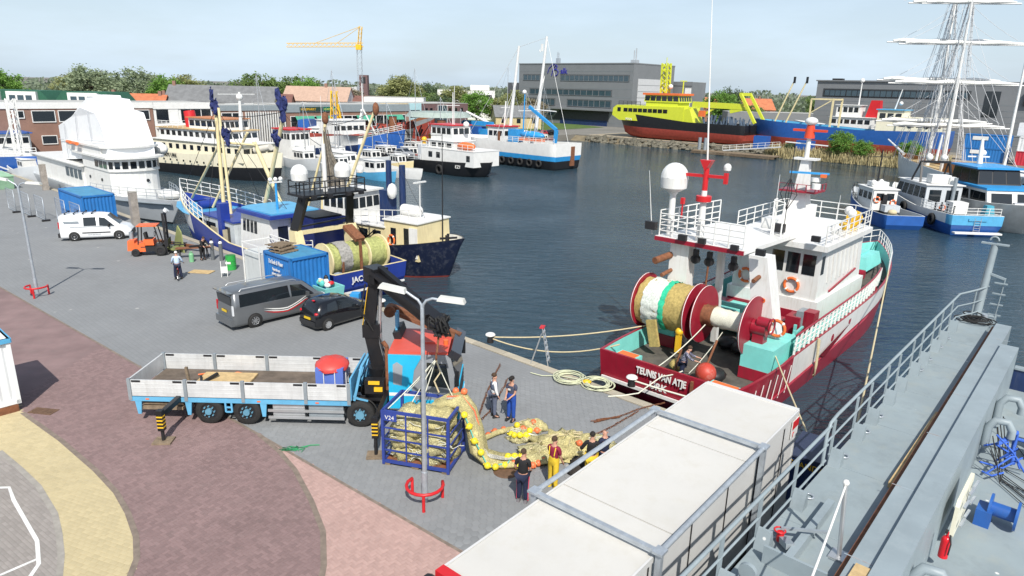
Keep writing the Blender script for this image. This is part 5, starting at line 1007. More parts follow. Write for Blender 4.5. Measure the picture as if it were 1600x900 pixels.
for i in range(22): o_=[rnd.uniform(-.3,.3) for _ in range(3)]; b.tube([(tip[0]-.1+o_[0],tip[1]+.1+o_[1],tip[2]+.25),(tip[0]+o_[0]*1.6,tip[1]+o_[1]*1.6,tip[2]+.05+o_[2]),(tip[0]+.05-o_[0],tip[1]-o_[1],tip[2]-.35)],.035,5)
b.tube([(-5.0,23.3,3.4),(-5.4,23.2,4.2),(-5.2,23.2,5.2)],.03,5); b.tube([(-4.7,23.3,1.6),(-4.5,23.1,2.4),(-4.8,23.3,3.2)],.03,5); b.o('hydraulic_hose',blackr,tk)
b=MB(); b.tube([(tip[0]-.02,tip[1]-.02,tip[2]-.35),(-2.42,20.95,3.55)],.04,6); b.ring((-2.44,20.92,3.42),.1,.03,'x',10,6); b.o('crane_hook',rust,tk)
MB().box((-4.85,22.62,1.55),(.7,.35,.5)).o('valve_block',cranek,tk); MB().box((-4.85,22.4,1.75),(.4,.06,.12)).box((-4.7,22.4,1.5),(.3,.06,.16)).o('warning_label',yellowp,tk)
# outriggers
def outrigger(x,y0,y1,z):
    b=MB(); b.bar((x,y0,z),(x+.0,y1,z),.16,.2); b.o('outrigger_beam',cranek,tk); MB().box((x,y1,z-.18),(.2,.2,.75)).o('outrigger_leg',cranek,tk)
    for k in range(4): MB().box((x,y1,z-.42+k*.13),(.204,.204,.05),ry=.0,rx=.0).o('warning_stripe',yellowp,tk)
    MB().cyl((x,y1,.06),(x,y1,z-.4),.06).o('outrigger_ram',dkmetal,tk); MB().box((x,y1,.035),(.62,.5,.06),rz=.1).o('pad',wood,tk)
outrigger(-11.87,23.4,21.0,1.0); outrigger(-4.43,23.4,20.4,1.25)
# ================= NET CAGE AND TRAWL NET =================
def netmat(name,col,dark=.45,sc_=26,al=1):
    m=mat(name,col,.95,var=.3,scale=2.5); t,b,l=node_of(m); tc_=N(t,'TexCoord'); mp_=N(t,'Mapping'); l(tc_.outputs['Object'],mp_.inputs[0])
    vo=N(t,'TexVoronoi',Scale=sc_); vo.feature='DISTANCE_TO_EDGE'; l(mp_.outputs[0],vo.inputs['Vector'])
    mr=N(t,'MapRange'); mr.inputs[1].default_value=.02; mr.inputs[2].default_value=.22; mr.inputs[3].default_value=1.25; mr.inputs[4].default_value=dark; l(vo.outputs['Distance'],mr.inputs[0])
    base=b.inputs['Base Color'].links[0].from_socket; mm=N(t,'Mix',data_type='RGBA',blend_type='MULTIPLY'); mm.inputs['Factor'].default_value=1; l(base,mm.inputs['A']); l(mr.outputs[0],mm.inputs['B']); l(mm.outputs['Result'],b.inputs['Base Color'])
    bp=N(t,'Bump',Strength=.9,Distance=.04); bp.invert=True; l(vo.outputs['Distance'],bp.inputs['Height']); l(bp.outputs[0],b.inputs['Normal']); return m
ntan=netmat('net_tan',(.52,.46,.22),.6); ntan2=netmat('net_khaki',(.47,.43,.23),.55,20); nwht=netmat('net_white',(.6,.58,.5),.5,30)
import mathutils
def lump(b,c,r,n=26,k=14,amp=.18,fr=1.6,seed=0,z0=-.3):
    rings=[]; a0=math.asin(z0)
    for i in range(k+1):
        a=a0+(PI/2-a0)*i/k; row=[]
        for j in range(n):
            d=Vector((max(math.cos(a),.02)*math.cos(2*PI*j/n),max(math.cos(a),.02)*math.sin(2*PI*j/n),math.sin(a)))
            q=1+amp*mathutils.noise.fractal(Vector((d.x*r[0],d.y*r[1],d.z*r[2]))*fr*1.6+Vector((seed,seed*2,0)),1.,2.,4)*2.2
            row.append((c[0]+d.x*r[0]*q,c[1]+d.y*r[1]*q,max(.01,c[2]+d.z*r[2]*q)))
        rings.append(row)
    b.loft(rings,cap=True); return b
def strands(b,c,r,n,rad=.012):
    for _ in range(n):
        a=rnd.uniform(0,2*PI); k=rnd.uniform(.2,1); pts=[]; da=rnd.uniform(-.35,.35)
        for i in range(6):
            kk=min(1,max(0,k+(i-3)*.08)); an=a+da*i*.5; z=c[2]+r[2]*math.sqrt(max(0,1-kk*kk*.95))*1.06; pts.append((c[0]+r[0]*kk*math.cos(an)*1.05,c[1]+r[1]*kk*math.sin(an)*1.05,max(.03,z)))
        b.tube(pts,rad,4)
cg=T('net_cage','blue steel stillage cage stuffed with tan fishing net','cage',(-4.07,19.9,0),math.atan2(-.56,2.16))
cbm=mat('cage_blue',(.025,.05,.25),.5,var=.15,dirt=.2)
LX,LY,LZ=2.24,1.55,1.93
for x in (0,LX):
    for y in (0,LY): MB().box((x,y,LZ/2+.03),(.09,.09,LZ)).o('corner_post',cbm,cg)
for z in (.14,LZ):
    for y in (0,LY): MB().bar((0,y,z),(LX,y,z),.08,.09).o('frame_rail',cbm,cg)
    for x in (0,LX): MB().bar((x,0,z),(x,LY,z),.08,.09).o('frame_rail',cbm,cg)
for z in (.55,.95,1.35):
    MB().bar((.04,-.005,z),(LX-.04,-.005,z),.035,.05).o('side_bar',cbm,cg); MB().bar((LX+.005,.04,z),(LX+.005,LY-.04,z),.035,.05).o('side_bar',cbm,cg); MB().bar((.0,.04,z),(.0,LY-.04,z),.035,.05).o('side_bar',cbm,cg)
for x in (.8,1.55): MB().bar((x,.0,.14),(x,.0,LZ),.035,.045).o('upright_bar',cbm,cg)
MB().b2(.05,.5,-.045,-.03,1.62,1.9).o('number_plate',cbm,cg); text('cage_lettering','V24',.2,white,cg,frame((.1,-.055,1.68),(1,0,0),(0,0,1)),.003)
MB().b2(0,LX,0,LY,.1,.13).o('floor_plate',rust,cg)
for x in (.1,LX-.1,1.1): MB().b2(x-.12,x+.12,-.02,.12,.0,.1).o('foot',wood,cg)
tn=T('trawl_net','tan trawl net with orange and yellow floats spilling from the blue cage','net')
ca,sa=math.cos(math.atan2(-.56,2.16)),math.sin(math.atan2(-.56,2.16))
def CG(x,y,z): return (-4.07+x*ca-y*sa,19.9+x*sa+y*ca,z)
for i,(x,y,z,r) in enumerate(((.55,.75,.35,(.55,.68,.5)),(1.5,.75,.35,(.7,.7,.5)),(.5,.7,.85,(.52,.68,.5)),(1.55,.7,.85,(.68,.68,.5)),(1.05,.75,1.25,(.85,.65,.4)),(.6,.75,1.4,(.5,.6,.4)),(1.6,.75,1.42,(.55,.6,.42)),(1.1,.8,1.5,(.85,.6,.38)),(1.85,.8,1.55,(.4,.5,.38)))):
    b=MB(); lump(b,CG(x,y,z),r,22,12,.16,2.2,i*3.1,-.95); b.o('net_fold',(ntan,ntan2)[i%2],tn)
b=MB(); 
for i in range(26):
    x,z=rnd.uniform(.15,2.1),rnd.uniform(.3,1.8); b.tube([CG(x+q*.12*rnd.uniform(.5,1.5),.1+rnd.uniform(0,.06),z+rnd.uniform(-.12,.12)) for q in range(5)],.014,4)
b.o('net_cord',ropew,tn,kind='stuff')
path=[(-2.5,20.75,1.72),(-2.0,20.8,1.9),(-1.6,20.7,1.98),(-1.3,20.55,1.65),(-1.13,20.45,1.1),(-1.0,20.3,.5),(-.7,20.15,.18),(-.2,20.1,.12),(.4,20.15,.13),(1.0,20.3,.15),(1.6,20.5,.18)]
b=MB(); rings=[]; FR=[]
for i,p in enumerate(path):
    q0,q1=Vector(path[max(i-1,0)]),Vector(path[min(i+1,len(path)-1)]); d=(q1-q0).normalized(); sd=Vector((-d.y*.3+.12,.95,0)).normalized() if i<6 else Vector((-.1,1,0)).normalized(); up=d.cross(sd).normalized()
    if up.z<0 or (i in(3,4,5) and up.x<0): up=-up
    wd=(.4,.42,.45,.45,.48,.5,.5,.42,.4,.42,.5)[i]; th=(.15,.2,.25,.25,.25,.25,.2,.13,.12,.13,.15)[i]; row=[]; FR.append((Vector(p),sd,up,wd,th))
    for j in range(18):
        a=2*PI*j/18; v=Vector(p)+sd*wd*math.cos(a)+up*th*math.sin(a)*(1+.5*mathutils.noise.noise(Vector((i*1.3,math.cos(a)*4,2)))); v.z=max(v.z,.02); row.append(v+Vector([rnd.uniform(-.03,.03) for _ in range(3)]))
    rings.append(row)
b.loft(rings,cap=True); b.o('net_fall',ntan,tn)
b=MB(); rp_=[[p+up*th*.28+sd*wd*q_ for q_ in (-.05,-.25,-.45,-.62)] for p,sd,up,wd,th in FR[1:9]]
rp_=[[v+u_*.13 for v in r_] for r_,u_ in zip(rp_,[f_[2] for f_ in FR[1:9]])]
b.loft(rp_,wrap=False); b.o('white_selvedge',nwht,tn); b=MB(); b.tube([r_[1]+f_[2]*.02 for r_,f_ in zip(rp_,FR[1:6])],.028,5); b.o('orange_cord',mat('orange_cord',(.7,.14,.06),.7,var=.3,scale=20),tn)
for c,r,s_,m_ in (((2.0,21.0,.05),(1.15,.8,.55),1,ntan),((2.9,21.1,.05),(.75,.65,.42),2,ntan2),((1.1,20.7,.05),(.7,.5,.3),3,ntan2),((.45,21.85,.03),(.55,.42,.28),4,ntan2),((.8,22.5,.03),(.55,.35,.32),5,ntan),((3.3,20.3,.05),(.7,.5,.35),6,ntan)):
    b=MB(); lump(b,c,r,34,14,.2,2.4,s_*7.3); b.o('net_heap',m_,tn); b=MB(); strands(b,c,r,26,.011); b.o('net_cord',rope if s_%2 else ropew,tn,kind='stuff')
b=MB(); lump(b,(2.45,19.75,.05),(.5,.35,.42),18,10,.25,2.4,41); b.o('dark_net_bundle',mat('dark_net',(.03,.025,.022),.9,var=.4,scale=8),tn)
b=MB(); b.tube([(-1.0,21.1,.1),(-.8,21.6,.12),(-.4,22.0,.12),(0,22.25,.12),(.6,22.35,.14)],.1,7); b.o('net_line',ntan,tn)
b=MB(); b.tube([(-.95,21.45,.16),(-.2,22.2,.16),(.3,22.3,.2)],.02,5); b.tube([(.2,21.9,.25),(.75,21.6,.3),(1.0,21.7,.2),(.9,22.05,.1)],.035,5); b.tube([(0.3,20.1,.25),(.9,20.15,.2),(1.4,20.3,.25),(2.4,20.45,.3),(3.4,20.8,.15)],.03,5); b.o('float_line',ropew,tn)
fo=mat('float_orange',(.72,.17,.06),.45,var=.12,orand=.15,dirt=.2,dcol=(.5,.3,.2)); fy=mat('float_yellow',(.75,.62,.03),.45,var=.1,orand=.12,dirt=.2,dcol=(.5,.42,.15)); ftq=mat('turquoise_cord',(.1,.5,.45),.7)
fm={}
for m_ in (fo,fy):
    b=MB().sph((0,0,0),.115,12,8); b.cyl((-.15,0,0),(.15,0,0),.03,n=6); fm[m_]=b.mesh('float',m_)
for x,y,z in ((-.95,21.49,.13),(-.72,21.77,.13),(-.49,22.06,.13),(-.18,22.22,.13),(.68,22.03,.14),(.52,22.1,.25),(1.02,22.18,.14),(.9,22.5,.3),(.2,19.95,.13),(.34,19.82,.13),(.62,19.75,.13),(.82,19.83,.13),(1.0,19.95,.14),(1.18,20.1,.16),(-1.5,20.7,2.3),(-1.8,20.95,2.2),(3.0,20.1,.16),(2.4,20.6,.55)): ob('float',fm[fo],tn,(x,y,z),rnd.uniform(0,3))
yl=[(-1.45,20.1,1.75),(-1.28,19.98,1.4),(-1.1,19.85,.95),(-.88,19.75,.6),(-.66,19.62,.2),(-.4,19.66,.14),(-.1,19.78,.14),(.0,20.1,.28),(.22,20.12,.28),(.44,20.14,.28),(.35,19.75,.13)]
for x,y,z in yl+[(.2,21.6,.25),(.4,21.55,.28),(.62,21.62,.25),(.1,21.75,.2),(.3,22.15,.35),(.75,21.85,.3)]: ob('float',fm[fy],tn,(x,y,z),rnd.uniform(0,3))
b=MB(); b.tube(yl[:7],.02,5); b.tube([(.1,20.0,.3),(0,19.8,.2),(-.3,19.7,.2)],.02,5); b.o('turquoise_cord',ftq,tn)
# lifting slings from the hook
slg=T('lifting_slings','pale rope slings from the crane hook down to the blue cage','rope')
for i,(x,y) in enumerate(((.15,.1),(.25,1.4),(.7,.8),(1.0,.9),(2.0,1.3))): MB().tube(sag((-2.45,20.9,3.34),CG(x,y,1.98),.04,6),.018,5).o('sling',ropew,slg)
b=MB(); b.tube([(-2.45,20.9,3.34),(-2.3,20.85,2.9),(-2.5,20.8,2.6),(-2.35,20.8,2.2)],.03,6); b.o('knotted_end',rope,slg)
# ================= ROPES, CHAINS ON THE QUAY =================
def rope_thing(name,pts,r,m,label,cat='rope'): return MB().tube(pts,r,6).o(name,m,label=label,cat=cat)
def chain_thing(pts,label,r=.05,m=rust):
    b=MB(); i=0
    for p,q in zip(pts,pts[1:]):
        p,q=Vector(p),Vector(q); n=max(1,int((q-p).length/.13))
        for k in range(n):
            c=p.lerp(q,(k+.5)/n)+Vector((rnd.uniform(-.02,.02),rnd.uniform(-.02,.02),0)); d=(q-p).normalized()*.085; sd=Vector((-d.y,d.x,0)).normalized()*.032 if i%2 else Vector((0,0,.02)); i+=1
            b.tube([c-d+sd,c+d+sd,c+d-sd,c-d-sd],.012,4,cl=True)
    return b.o('chain',m,label=label,cat='chain')
chain_thing([(-.45,28.5,.05),(-.9,25.6,.05),(-1.25,22.6,.05),(-.75,23.8,.05),(-.2,26.2,.05),(-.1,26.9,.05)],'rusty chain laid in a long loop behind the two standing men')
chain_thing([(6.2,24.9,.05),(5.2,24.4,.05),(4.3,23.7,.05),(3.2,23.1,.05),(3.6,23.35,.08),(3.3,23.3,.05),(4.2,23.55,.06),(3.1,23.2,.05)],'rusty chain heaped near the red trawler on the quay')
chain_thing([(5.0,24.1,.05),(4.2,23.2,.05),(3.3,22.3,.05),(2.2,21.65,.05)],'rusty chain running from the heap to the fishing net')
chain_thing([(5.0,20.6,.05),(5.6,21.3,.05),(6.3,22.4,.05)],'dark chain lying beside the white lorry body',m=dkmetal)
b=MB()
for i in range(9): b.ring((2.6+rnd.uniform(-.1,.1),27.05+rnd.uniform(-.08,.08),.04+.015*i),.55+rnd.uniform(-.12,.1),.022,'z',22,5)
for i in range(9): b.ring((3.75+rnd.uniform(-.15,.15),26.5+rnd.uniform(-.1,.1),.04+.015*i),.5+rnd.uniform(-.18,.12),.022,'z',22,5)
b.tube([(3.1,26.8,.1),(2.2,27.3,.05),(1.4,27.3,.04),(.9,27.6,.04)],.022,5); b.o('rope_coil',mat('pale_green_rope',(.55,.57,.4),.9,var=.2,scale=20),label='pale green mooring rope lying in two loose coils on the quay',cat='rope')
MB().sph((3.25,26.6,.12),(.22,.14,.1),8,5).o('rope_knot_cover',yellowp,label='yellow cover lying on the coiled rope',cat='cover')
rope_thing('loose_rope',[(4.0,25.4,.03),(4.6,25.5,.03),(5.3,25.75,.04),(6.0,26.3,.3),*sag((6.4,26.5,.5),W(-12.2,24.5,.8),.05,5)],.03,ropew,'pale rope end trailing from the red trawler stern over the quay')
for i,(x,y) in enumerate(((-7.29,36.4),(-1.0,31.35),(5.15,26.6))):
    b=T('mooring_bollard',('white topped mooring bollard beside the black hatchback','white topped mooring bollard where two pale lines are tied','white topped mooring bollard under the red trawler stern')[i],'bollard',(x,y,0),0,'bollards along the quay edge')
    MB().cyl((0,0,-.02),(0,0,.3),.17,.14,14).o('stem',dkmetal,b); MB().cyl((0,0,.3),(0,0,.36),.2,.25,16).sph((0,0,.36),(.25,.25,.12),16,5,z0=0,z1=1).o('head',white,b)
T1=W(-15.9,24.6,.75); rope_thing('mooring_line',sag((-1.0,31.35,.25),W(-15.9,28.3,1.0),.25,14),.035,rope,'upper pale mooring line from bollard to red trawler','mooring line'); rope_thing('mooring_line',sag((-1.0,31.35,.2),W(-15.8,25.2,.8),.55,14),.035,rope,'lower sagging mooring line from bollard to red trawler','mooring line')
rope_thing('mooring_line',sag((5.15,26.6,.25),W(-8.5,24,.3),.1,10),.04,ropew,'thick pale mooring line along the quay edge under the trawler','mooring line')
rope_thing('mooring_line',sag(W(-9.6,44.5,2.0),W(-4.6,20.9,1.4),.5,16),.04,rope,'long tan line from red trawler bow to the quay corner','mooring line')
rope_thing('mooring_line',sag(W(-10.2,28.8,1.2),W(-5.6,21.8,.3),.1,12),.035,rope,'short tan line from trawler gantry foot to the quay','mooring line')
rope_thing('mooring_line',sag(W(-8.2,22.6,.0),W(-2.6,22.6,2.4),.4,12),.04,ropeb,'blue mooring line between lorry body and grey ship','mooring line')
# stepladder
sl_=T('stepladder','aluminium stepladder standing on the quay edge','ladder',(1.45,28.75,0),A1+.5)
for y in (-.22,.22): MB().bar((.32,y*1.1,0),(-.02,y*.8,1.75),.05,.03).o('stile',chrome,sl_); MB().bar((-.5,y*1.1,0),(-.05,y*.8,1.5),.035,.03).o('rear_leg',chrome,sl_)
for k in range(6): MB().box((.27-.05*k*1.0,0,.25+.26*k),(.1,.42-.02*k,.03)).o('tread',chrome,sl_)
MB().box((-.05,0,1.76),(.2,.38,.05)).o('top_cap',redp,sl_)
# lamp posts with red guards
def lamp(x,y,rz,lab,glab):
    t_=T('street_lamp',lab,'street lamp',(x,y,0),rz,'double headed quay lamps'); MB().cyl((0,0,0),(0,0,1.0),.095,n=12).cyl((0,0,1.0),(0,0,6.1),.075,.055,12).o('pole',galv,t_)
    for s_,l_,z_ in ((-1,.85,6.75),(1,.95,6.35)):
        MB().tube([(0,0,6.0),(s_*.03,0,6.2),(s_*.12,0,6.33),(s_*.3,0,6.4+.1*(z_-6.35)),(s_*.45,0,lerp(6.4,z_,.4))],.04,8).o('arm',galv,t_)
        h_=MB(); h_.box((s_*(.45+.38),0,lerp(6.4,z_,.55)+.03),(.78,.26,.12),ry=-s_*.16*(1 if s_<0 else -.4),taper=.86); h_.o('lamp_head',mat('lamp_grey',(.62,.62,.58),.5,dirt=.15),t_)
    g=T('hoop_guard',glab,'guard rail',(x,y,0),rz,'red hoop guards round the lamps'); pts=[(.55*math.cos(a),.55*math.sin(a)) for a in [R(150+i*22) for i in range(12)]]
    MB().tube([(*pts[0],0),(*pts[0],.5),*[(*p,.55) for p in pts],(*pts[-1],.5),(*pts[-1],0)],.05,8).o('hoop',redp,g); MB().cyl((*pts[6],0),(*pts[6],.55),.05,n=8).o('leg',redp,g)
lamp(-2.46,17.87,-.15,'grey double headed street lamp in front of the blue cage','red tubular hoop guard round the lamp by the cage')
lamp(-26.95,36.93,.1,'grey double headed street lamp at the left of the quay','red tubular hoop guard round the left lamp')
# green scrap of net
b=MB()
for i in range(14): x,y=-7.3+rnd.uniform(-.25,.2),20.75+rnd.uniform(-.15,.15); b.tube([(x,y,.02),(x+rnd.uniform(-.3,.3),y+rnd.uniform(-.15,.15),.05),(x+rnd.uniform(-.3,.4),y+rnd.uniform(-.2,.2),.02)],.012,4)
b.tube([(-7.1,20.8,.02),(-6.8,20.95,.03),(-6.5,21.0,.02)],.02,5); b.o('net_scrap',mat('green_net',(.04,.28,.12),.9),label='scrap of green netting lying on the paving',cat='net')
# ================= CONTAINERS AND WORK AREA =================
def container(t_,L_,B_,H_,m,roofm,rib=.26,door=False):
    b=MB()
    def wall(p,q,nrm,n):
        v=[]; 
        for i in range(n*4+1):
            k=i/(n*4); d=.0 if i%4 in (0,1) else -.035; v.append((lerp(p[0],q[0],k)+nrm[0]*d,lerp(p[1],q[1],k)+nrm[1]*d))
        b.loft([[(x,y,.14) for x,y in v],[(x,y,H_-.1) for x,y in v]],wrap=False,sm=False)
    a,c=L_/2-.05,B_/2-.05; wall((-a,-c),(a,-c),(0,-1),int(L_/rib)); wall((a,-c),(a,c),(1,0),int(B_/rib)); wall((a,c),(-a,c),(0,1),int(L_/rib)); wall((-a,c),(-a,-c),(-1,0),int(B_/rib)); b.o('corrugated_wall',m,t_,kind=None) if 0 else ob('corrugated_wall',b.mesh('corrugated_wall',m),t_)
    b=MB()
    for x in (-L_/2+.06,L_/2-.06):
        for y in (-B_/2+.06,B_/2-.06): b.box((x,y,H_/2),(.14,.14,H_))
    for z in (.08,H_-.06):
        for y in (-B_/2+.04,B_/2-.04): b.box((0,y,z),(L_,.1,.14))
        for x in (-L_/2+.04,L_/2-.04): b.box((x,0,z),(.1,B_,.14))
    ob('frame',b.mesh('frame',m),t_); MB().b2(-L_/2+.08,L_/2-.08,-B_/2+.08,B_/2-.08,H_-.06,H_-.02).o('roof',roofm,t_)
cblue=mat('container_blue',(.02,.16,.45),.45,var=.1,dirt=.2,streak=True); cbr=mat('container_roof',(.06,.25,.42),.6,var=.2,dirt=.3)
k1=T('blue_container','blue container lettered in white with pallets on its roof','container',W(-34.9,20.25),A2); container(k1,2.45,2.9,2.6,cblue,cbr)
k1.rotation_euler[2]=A2
for i,tx in enumerate((('De Boek & Visser',.36),('Reparatie aan',.25),('scheepsmotoren',.25),('0527-68',.25))): text('container_lettering',tx[0],tx[1],white,k1,frame((-1.24,.1,(2.0,1.62,1.36,.98)[i]),(0,-1,0),(0,0,1)),.006,'CENTER',.004,sx=.6)
pa=T('pallet_stack','broken wooden pallets lying on the lettered blue container roof','pallets',W(-35.4,19.8,2.6),A2+.15)
for k in range(3):
    for i in range(6): MB().box((-.55+i*.22+.1*k,.25*k,.05+.14*k),(.13,1.1,.03),rz=.1*k).o('slat',wood,pa)
    for y in (-.45,0,.45): MB().box((.1*k,y+.25*k,.0+.14*k+.01),(1.2,.1,.07),rz=.1*k).o('bearer',wood,pa)
k2=T('blue_container','plain blue container behind the white van beside the grey bow','container',W(-66.3,19.0),A2); container(k2,2.5,6.0,2.6,cblue,cbr); k2.rotation_euler[2]=A1+PI/2
cw=T('white_cabin','white site cabin with blue frame at the left edge','cabin',(-20.95,22.2,0),A2)
cwm=mat('cabin_white',(.72,.74,.75),.5,var=.04,dirt=.1,streak=True,dcol=(.5,.45,.35)); container(cw,5.0,3.0,2.55,cwm,cwm,rib=.3)
for o_ in KIDS(cw):
    o_.location=(0,0,.3)
b=MB(); 
for z in (2.78,): 
    for y in (-1.5,1.5): b.box((0,y,z),(5.06,.12,.16))
    for x in (-2.5,2.5): b.box((x,0,z),(.12,3.06,.16))
ob('top_frame',b.mesh('top_frame',skyb2),cw); MB().b2(-2.4,2.4,-1.5,1.45,0,.3).o('plinth',rust,cw)
wbx=T('white_work_box','pale grey tool container with open frame top beside the blue container','container',W(-38.1,20.0),A2)
MB().box((0,0,1.15),(1.6,1.9,2.0)).o('cabinet',mat('pale_box',(.55,.57,.56),.5,var=.06,dirt=.25,streak=True),wbx); b=MB()
for x in (-.85,.85):
    for y in (-1,1): b.bar((x,y,0),(x,y,2.7),.06)
for y in (-1,1): b.bar((-.85,y,2.65),(.85,y,2.65),.05)
for x in (-.85,.85): b.bar((x,-1,2.65),(x,1,2.65),.05)
ob('frame',b.mesh('frame',white),wbx); MB().box((-.2,0,.06),(2.3,2.2,.12)).o('base_skid',steelg,wbx); MB().box((-.83,.0,1.9),(.03,1.6,.03)).o('door_bar',steelg,wbx)
gd=T('green_drum','bright green drum with white lettering beside the tool container','drum',(-18.6,43.6,0)); MB().cyl((0,0,0),(0,0,.95),.32,n=18).o('drum',greenp,gd); MB().ring((0,0,.32),.325,.02,n=18,k=5).ring((0,0,.63),.325,.02,n=18,k=5).o('drum_hoop',greenp,gd); MB().box((-.05,-.33,.5),(.35,.02,.14)).o('drum_label',white,gd); MB().cyl((0,0,.951),(0,0,.96),.28,n=16).o('drum_lid',mat('drum_lid',(.02,.2,.04),.5),gd)
gmt=mat('gas_grey',(.12,.13,.14),.5)
for i,(x,y) in enumerate(((-20.85,46.0),(-20.2,45.9))):
    t_=T('gas_cylinder',('grey gas cylinder with white shoulder nearest the green bottle','grey gas cylinder with white shoulder nearest the green drum')[i],'gas cylinder',(x,y,0),0,'tall gas cylinders'); MB().cyl((0,0,0),(0,0,1.2),.13,n=14).o('body',gmt,t_); MB().sph((0,0,1.2),(.13,.13,.16),14,5,z0=0,z1=1).o('shoulder',white,t_); MB().cyl((0,0,1.34),(0,0,1.46),.05,n=8).box((0,0,1.46),(.16,.06,.06)).o('valve',dkmetal,t_)
t_=T('gas_bottle','small pale green gas bottle beside the bending worker','gas bottle',(-22.0,45.3,0)); MB().cyl((0,0,0),(0,0,.5),.16,n=14).sph((0,0,.5),(.16,.16,.13),14,5,z0=0,z1=1).o('body',mat('pale_green',(.18,.42,.22),.5),t_); MB().ring((0,0,.68),.09,.02,n=12,k=5).o('collar',mat('pale_green',(.18,.42,.22)),t_)
tr_=T('sawhorse','steel trestle table with scrap metal by the blue bow','trestle',(-22.3,46.3,0),.3)
for x in (-.9,.9): 
    for y in (-.3,.3): MB().bar((x,y*1.2,0),(x*.95,y*.6,.72),.05).o('leg',dkmetal,tr_)
MB().box((0,0,.75),(2.2,.5,.06)).o('top',rust,tr_); MB().box((.3,.1,.85),(1.1,.15,.12),rz=.3).o('scrap_piece',dkmetal,tr_)
op=mat('olive_paint',(.24,.27,.1),.6,dirt=.3,dcol=(.15,.1,.05)); t_=T('olive_steel_chute','olive green welded steel chute lying beside the forklift','steel plate',(-24.3,48.3,0),A1)
MB().prism([(-.9,0),(.9,0),(.7,1.5),(.2,1.9)],-.04,.04,'y').o('plate',op,t_); MB().bar((-2.2,-1.2,.35),(.8,-.4,.35),.7,.12).o('trough',op,t_); MB().bar((-2.2,-.6,.5),(1.2,.9,.35),.15,.2).o('beam',rust,t_)
MB().box((-20.2,42.75,.02),(1.45,.75,.035),rz=-.1).box((-20.2,42.8,.042),(.5,.16,.01),rz=.1).o('board_sheet',woodl,label='stained plywood sheet lying flat on the quay',cat='plywood sheet')
t_=T('work_stand','small white folding stand on the quay beside the green drum','stand',(-18.35,41.9,0),.4); 
for x in (-.18,.18): MB().bar((x,-.25,0),(x,0,1.0),.03).o('leg',white,t_); MB().bar((x,.25,0),(x,0,1.0),.03).o('leg',dkmetal,t_)
MB().box((0,-.13,.45),(.4,.04,.4),rx=-.25).o('panel',white,t_)
tb_=T('fish_tub','turquoise fish tub heaped with buoys and rope beside the hatchback','tub',(-10.75,37.75,0),A1); tq=mat('turquoise',(.2,.55,.52),.5,var=.06,dirt=.15)
b=MB(); b.add([(-.85,-.55,0),(.85,-.55,0),(.85,.55,0),(-.85,.55,0),(-.95,-.65,.85),(.95,-.65,.85),(.95,.65,.85),(-.95,.65,.85),(-.85,-.55,.85),(.85,-.55,.85),(.85,.55,.85),(-.85,.55,.85),(-.8,-.5,.5),(.8,-.5,.5),(.8,.5,.5),(-.8,.5,.5)],[(3,2,1,0),(0,1,5,4),(1,2,6,5),(2,3,7,6),(3,0,4,7),(4,5,9,8),(5,6,10,9),(6,7,11,10),(7,4,8,11),(8,9,13,12),(9,10,14,13),(10,11,15,14),(11,8,12,15),(12,13,14,15)]); b.o('tub',tq,tb_); b=MB(); b.box((0,0,.86),(2.0,1.4,.05)); 
for i in range(9):
    m_=(white,ftq,dkmetal,white,redp,white,ftq,rope,white)[i]; MB().sph((rnd.uniform(-.65,.65),rnd.uniform(-.35,.35),.85+rnd.uniform(0,.3)),(rnd.uniform(.14,.26),rnd.uniform(.14,.26),rnd.uniform(.12,.24)),9,6).o('tub_content',m_,tb_)
MB().box((1.25,.2,.25),(.5,.6,.5)).o('small_crate',skyb,label='small blue crate beside the turquoise tub',cat='crate',loc=(-10.2,37.1,0))
# fence panels left
for i,(x,y) in enumerate(((-46.2,62.1),(-43.6,60.3),(-41.2,58.6),(-38.6,57.4),(-36.2,55.6))):
    t_=T('fence_panel','%s mesh site fence panel from the left beside the blue container'%('first','second','third','fourth','fifth')[i],'fence',(x,y,0),A1,'temporary fence panels')
    b=MB(); b.tube([(-1.25,0,.1),(-1.25,0,2.0),(1.25,0,2.0),(1.25,0,.1)],.03,6,cl=True); b.o('frame',galv,t_); b=MB()
    for k in range(12): b.bar((-1.2+k*.215,0,.12),(-1.2+k*.215,0,2.0),.012)
    for k in range(5): b.bar((-1.25,0,.3+k*.36),(1.25,0,.3+k*.36),.012)
    ob('mesh',b.mesh('mesh',galv),t_,kind='stuff'); MB().box((1.3,0,.07),(.25,.6,.14)).o('foot_block',dkmetal,t_)
sk=T('green_skip','pale green waste skip at the left end of the quay','skip',W(-93,18.3),A1); MB().prism([(-2,0),(2,0),(2.5,1.4),(-2.5,1.4)],-.9,.9,'y').o('body',mat('skip_green',(.3,.5,.33),.6,dirt=.3),sk); MB().b2(-2.55,2.55,-.98,.98,1.4,1.48).o('rim',mat('skip_green',(.3,.5,.33)),sk)
for i,(s_,t_) in enumerate(((-62.3,21.3),(-88,21.4))):
    o_=T('mooring_post',('thick grey timber mooring post in front of the grey bow','thick grey timber mooring post by the far left fence')[i],'post',W(s_,t_),A1,'timber mooring posts'); MB().box((0,0,1.3),(.55,.55,2.9)).o('post',mat('grey_timber',(.3,.27,.24),.9,var=.25,scale=3),o_); MB().box((0,0,2.77),(.6,.6,.06)).o('cap',concrete,o_)
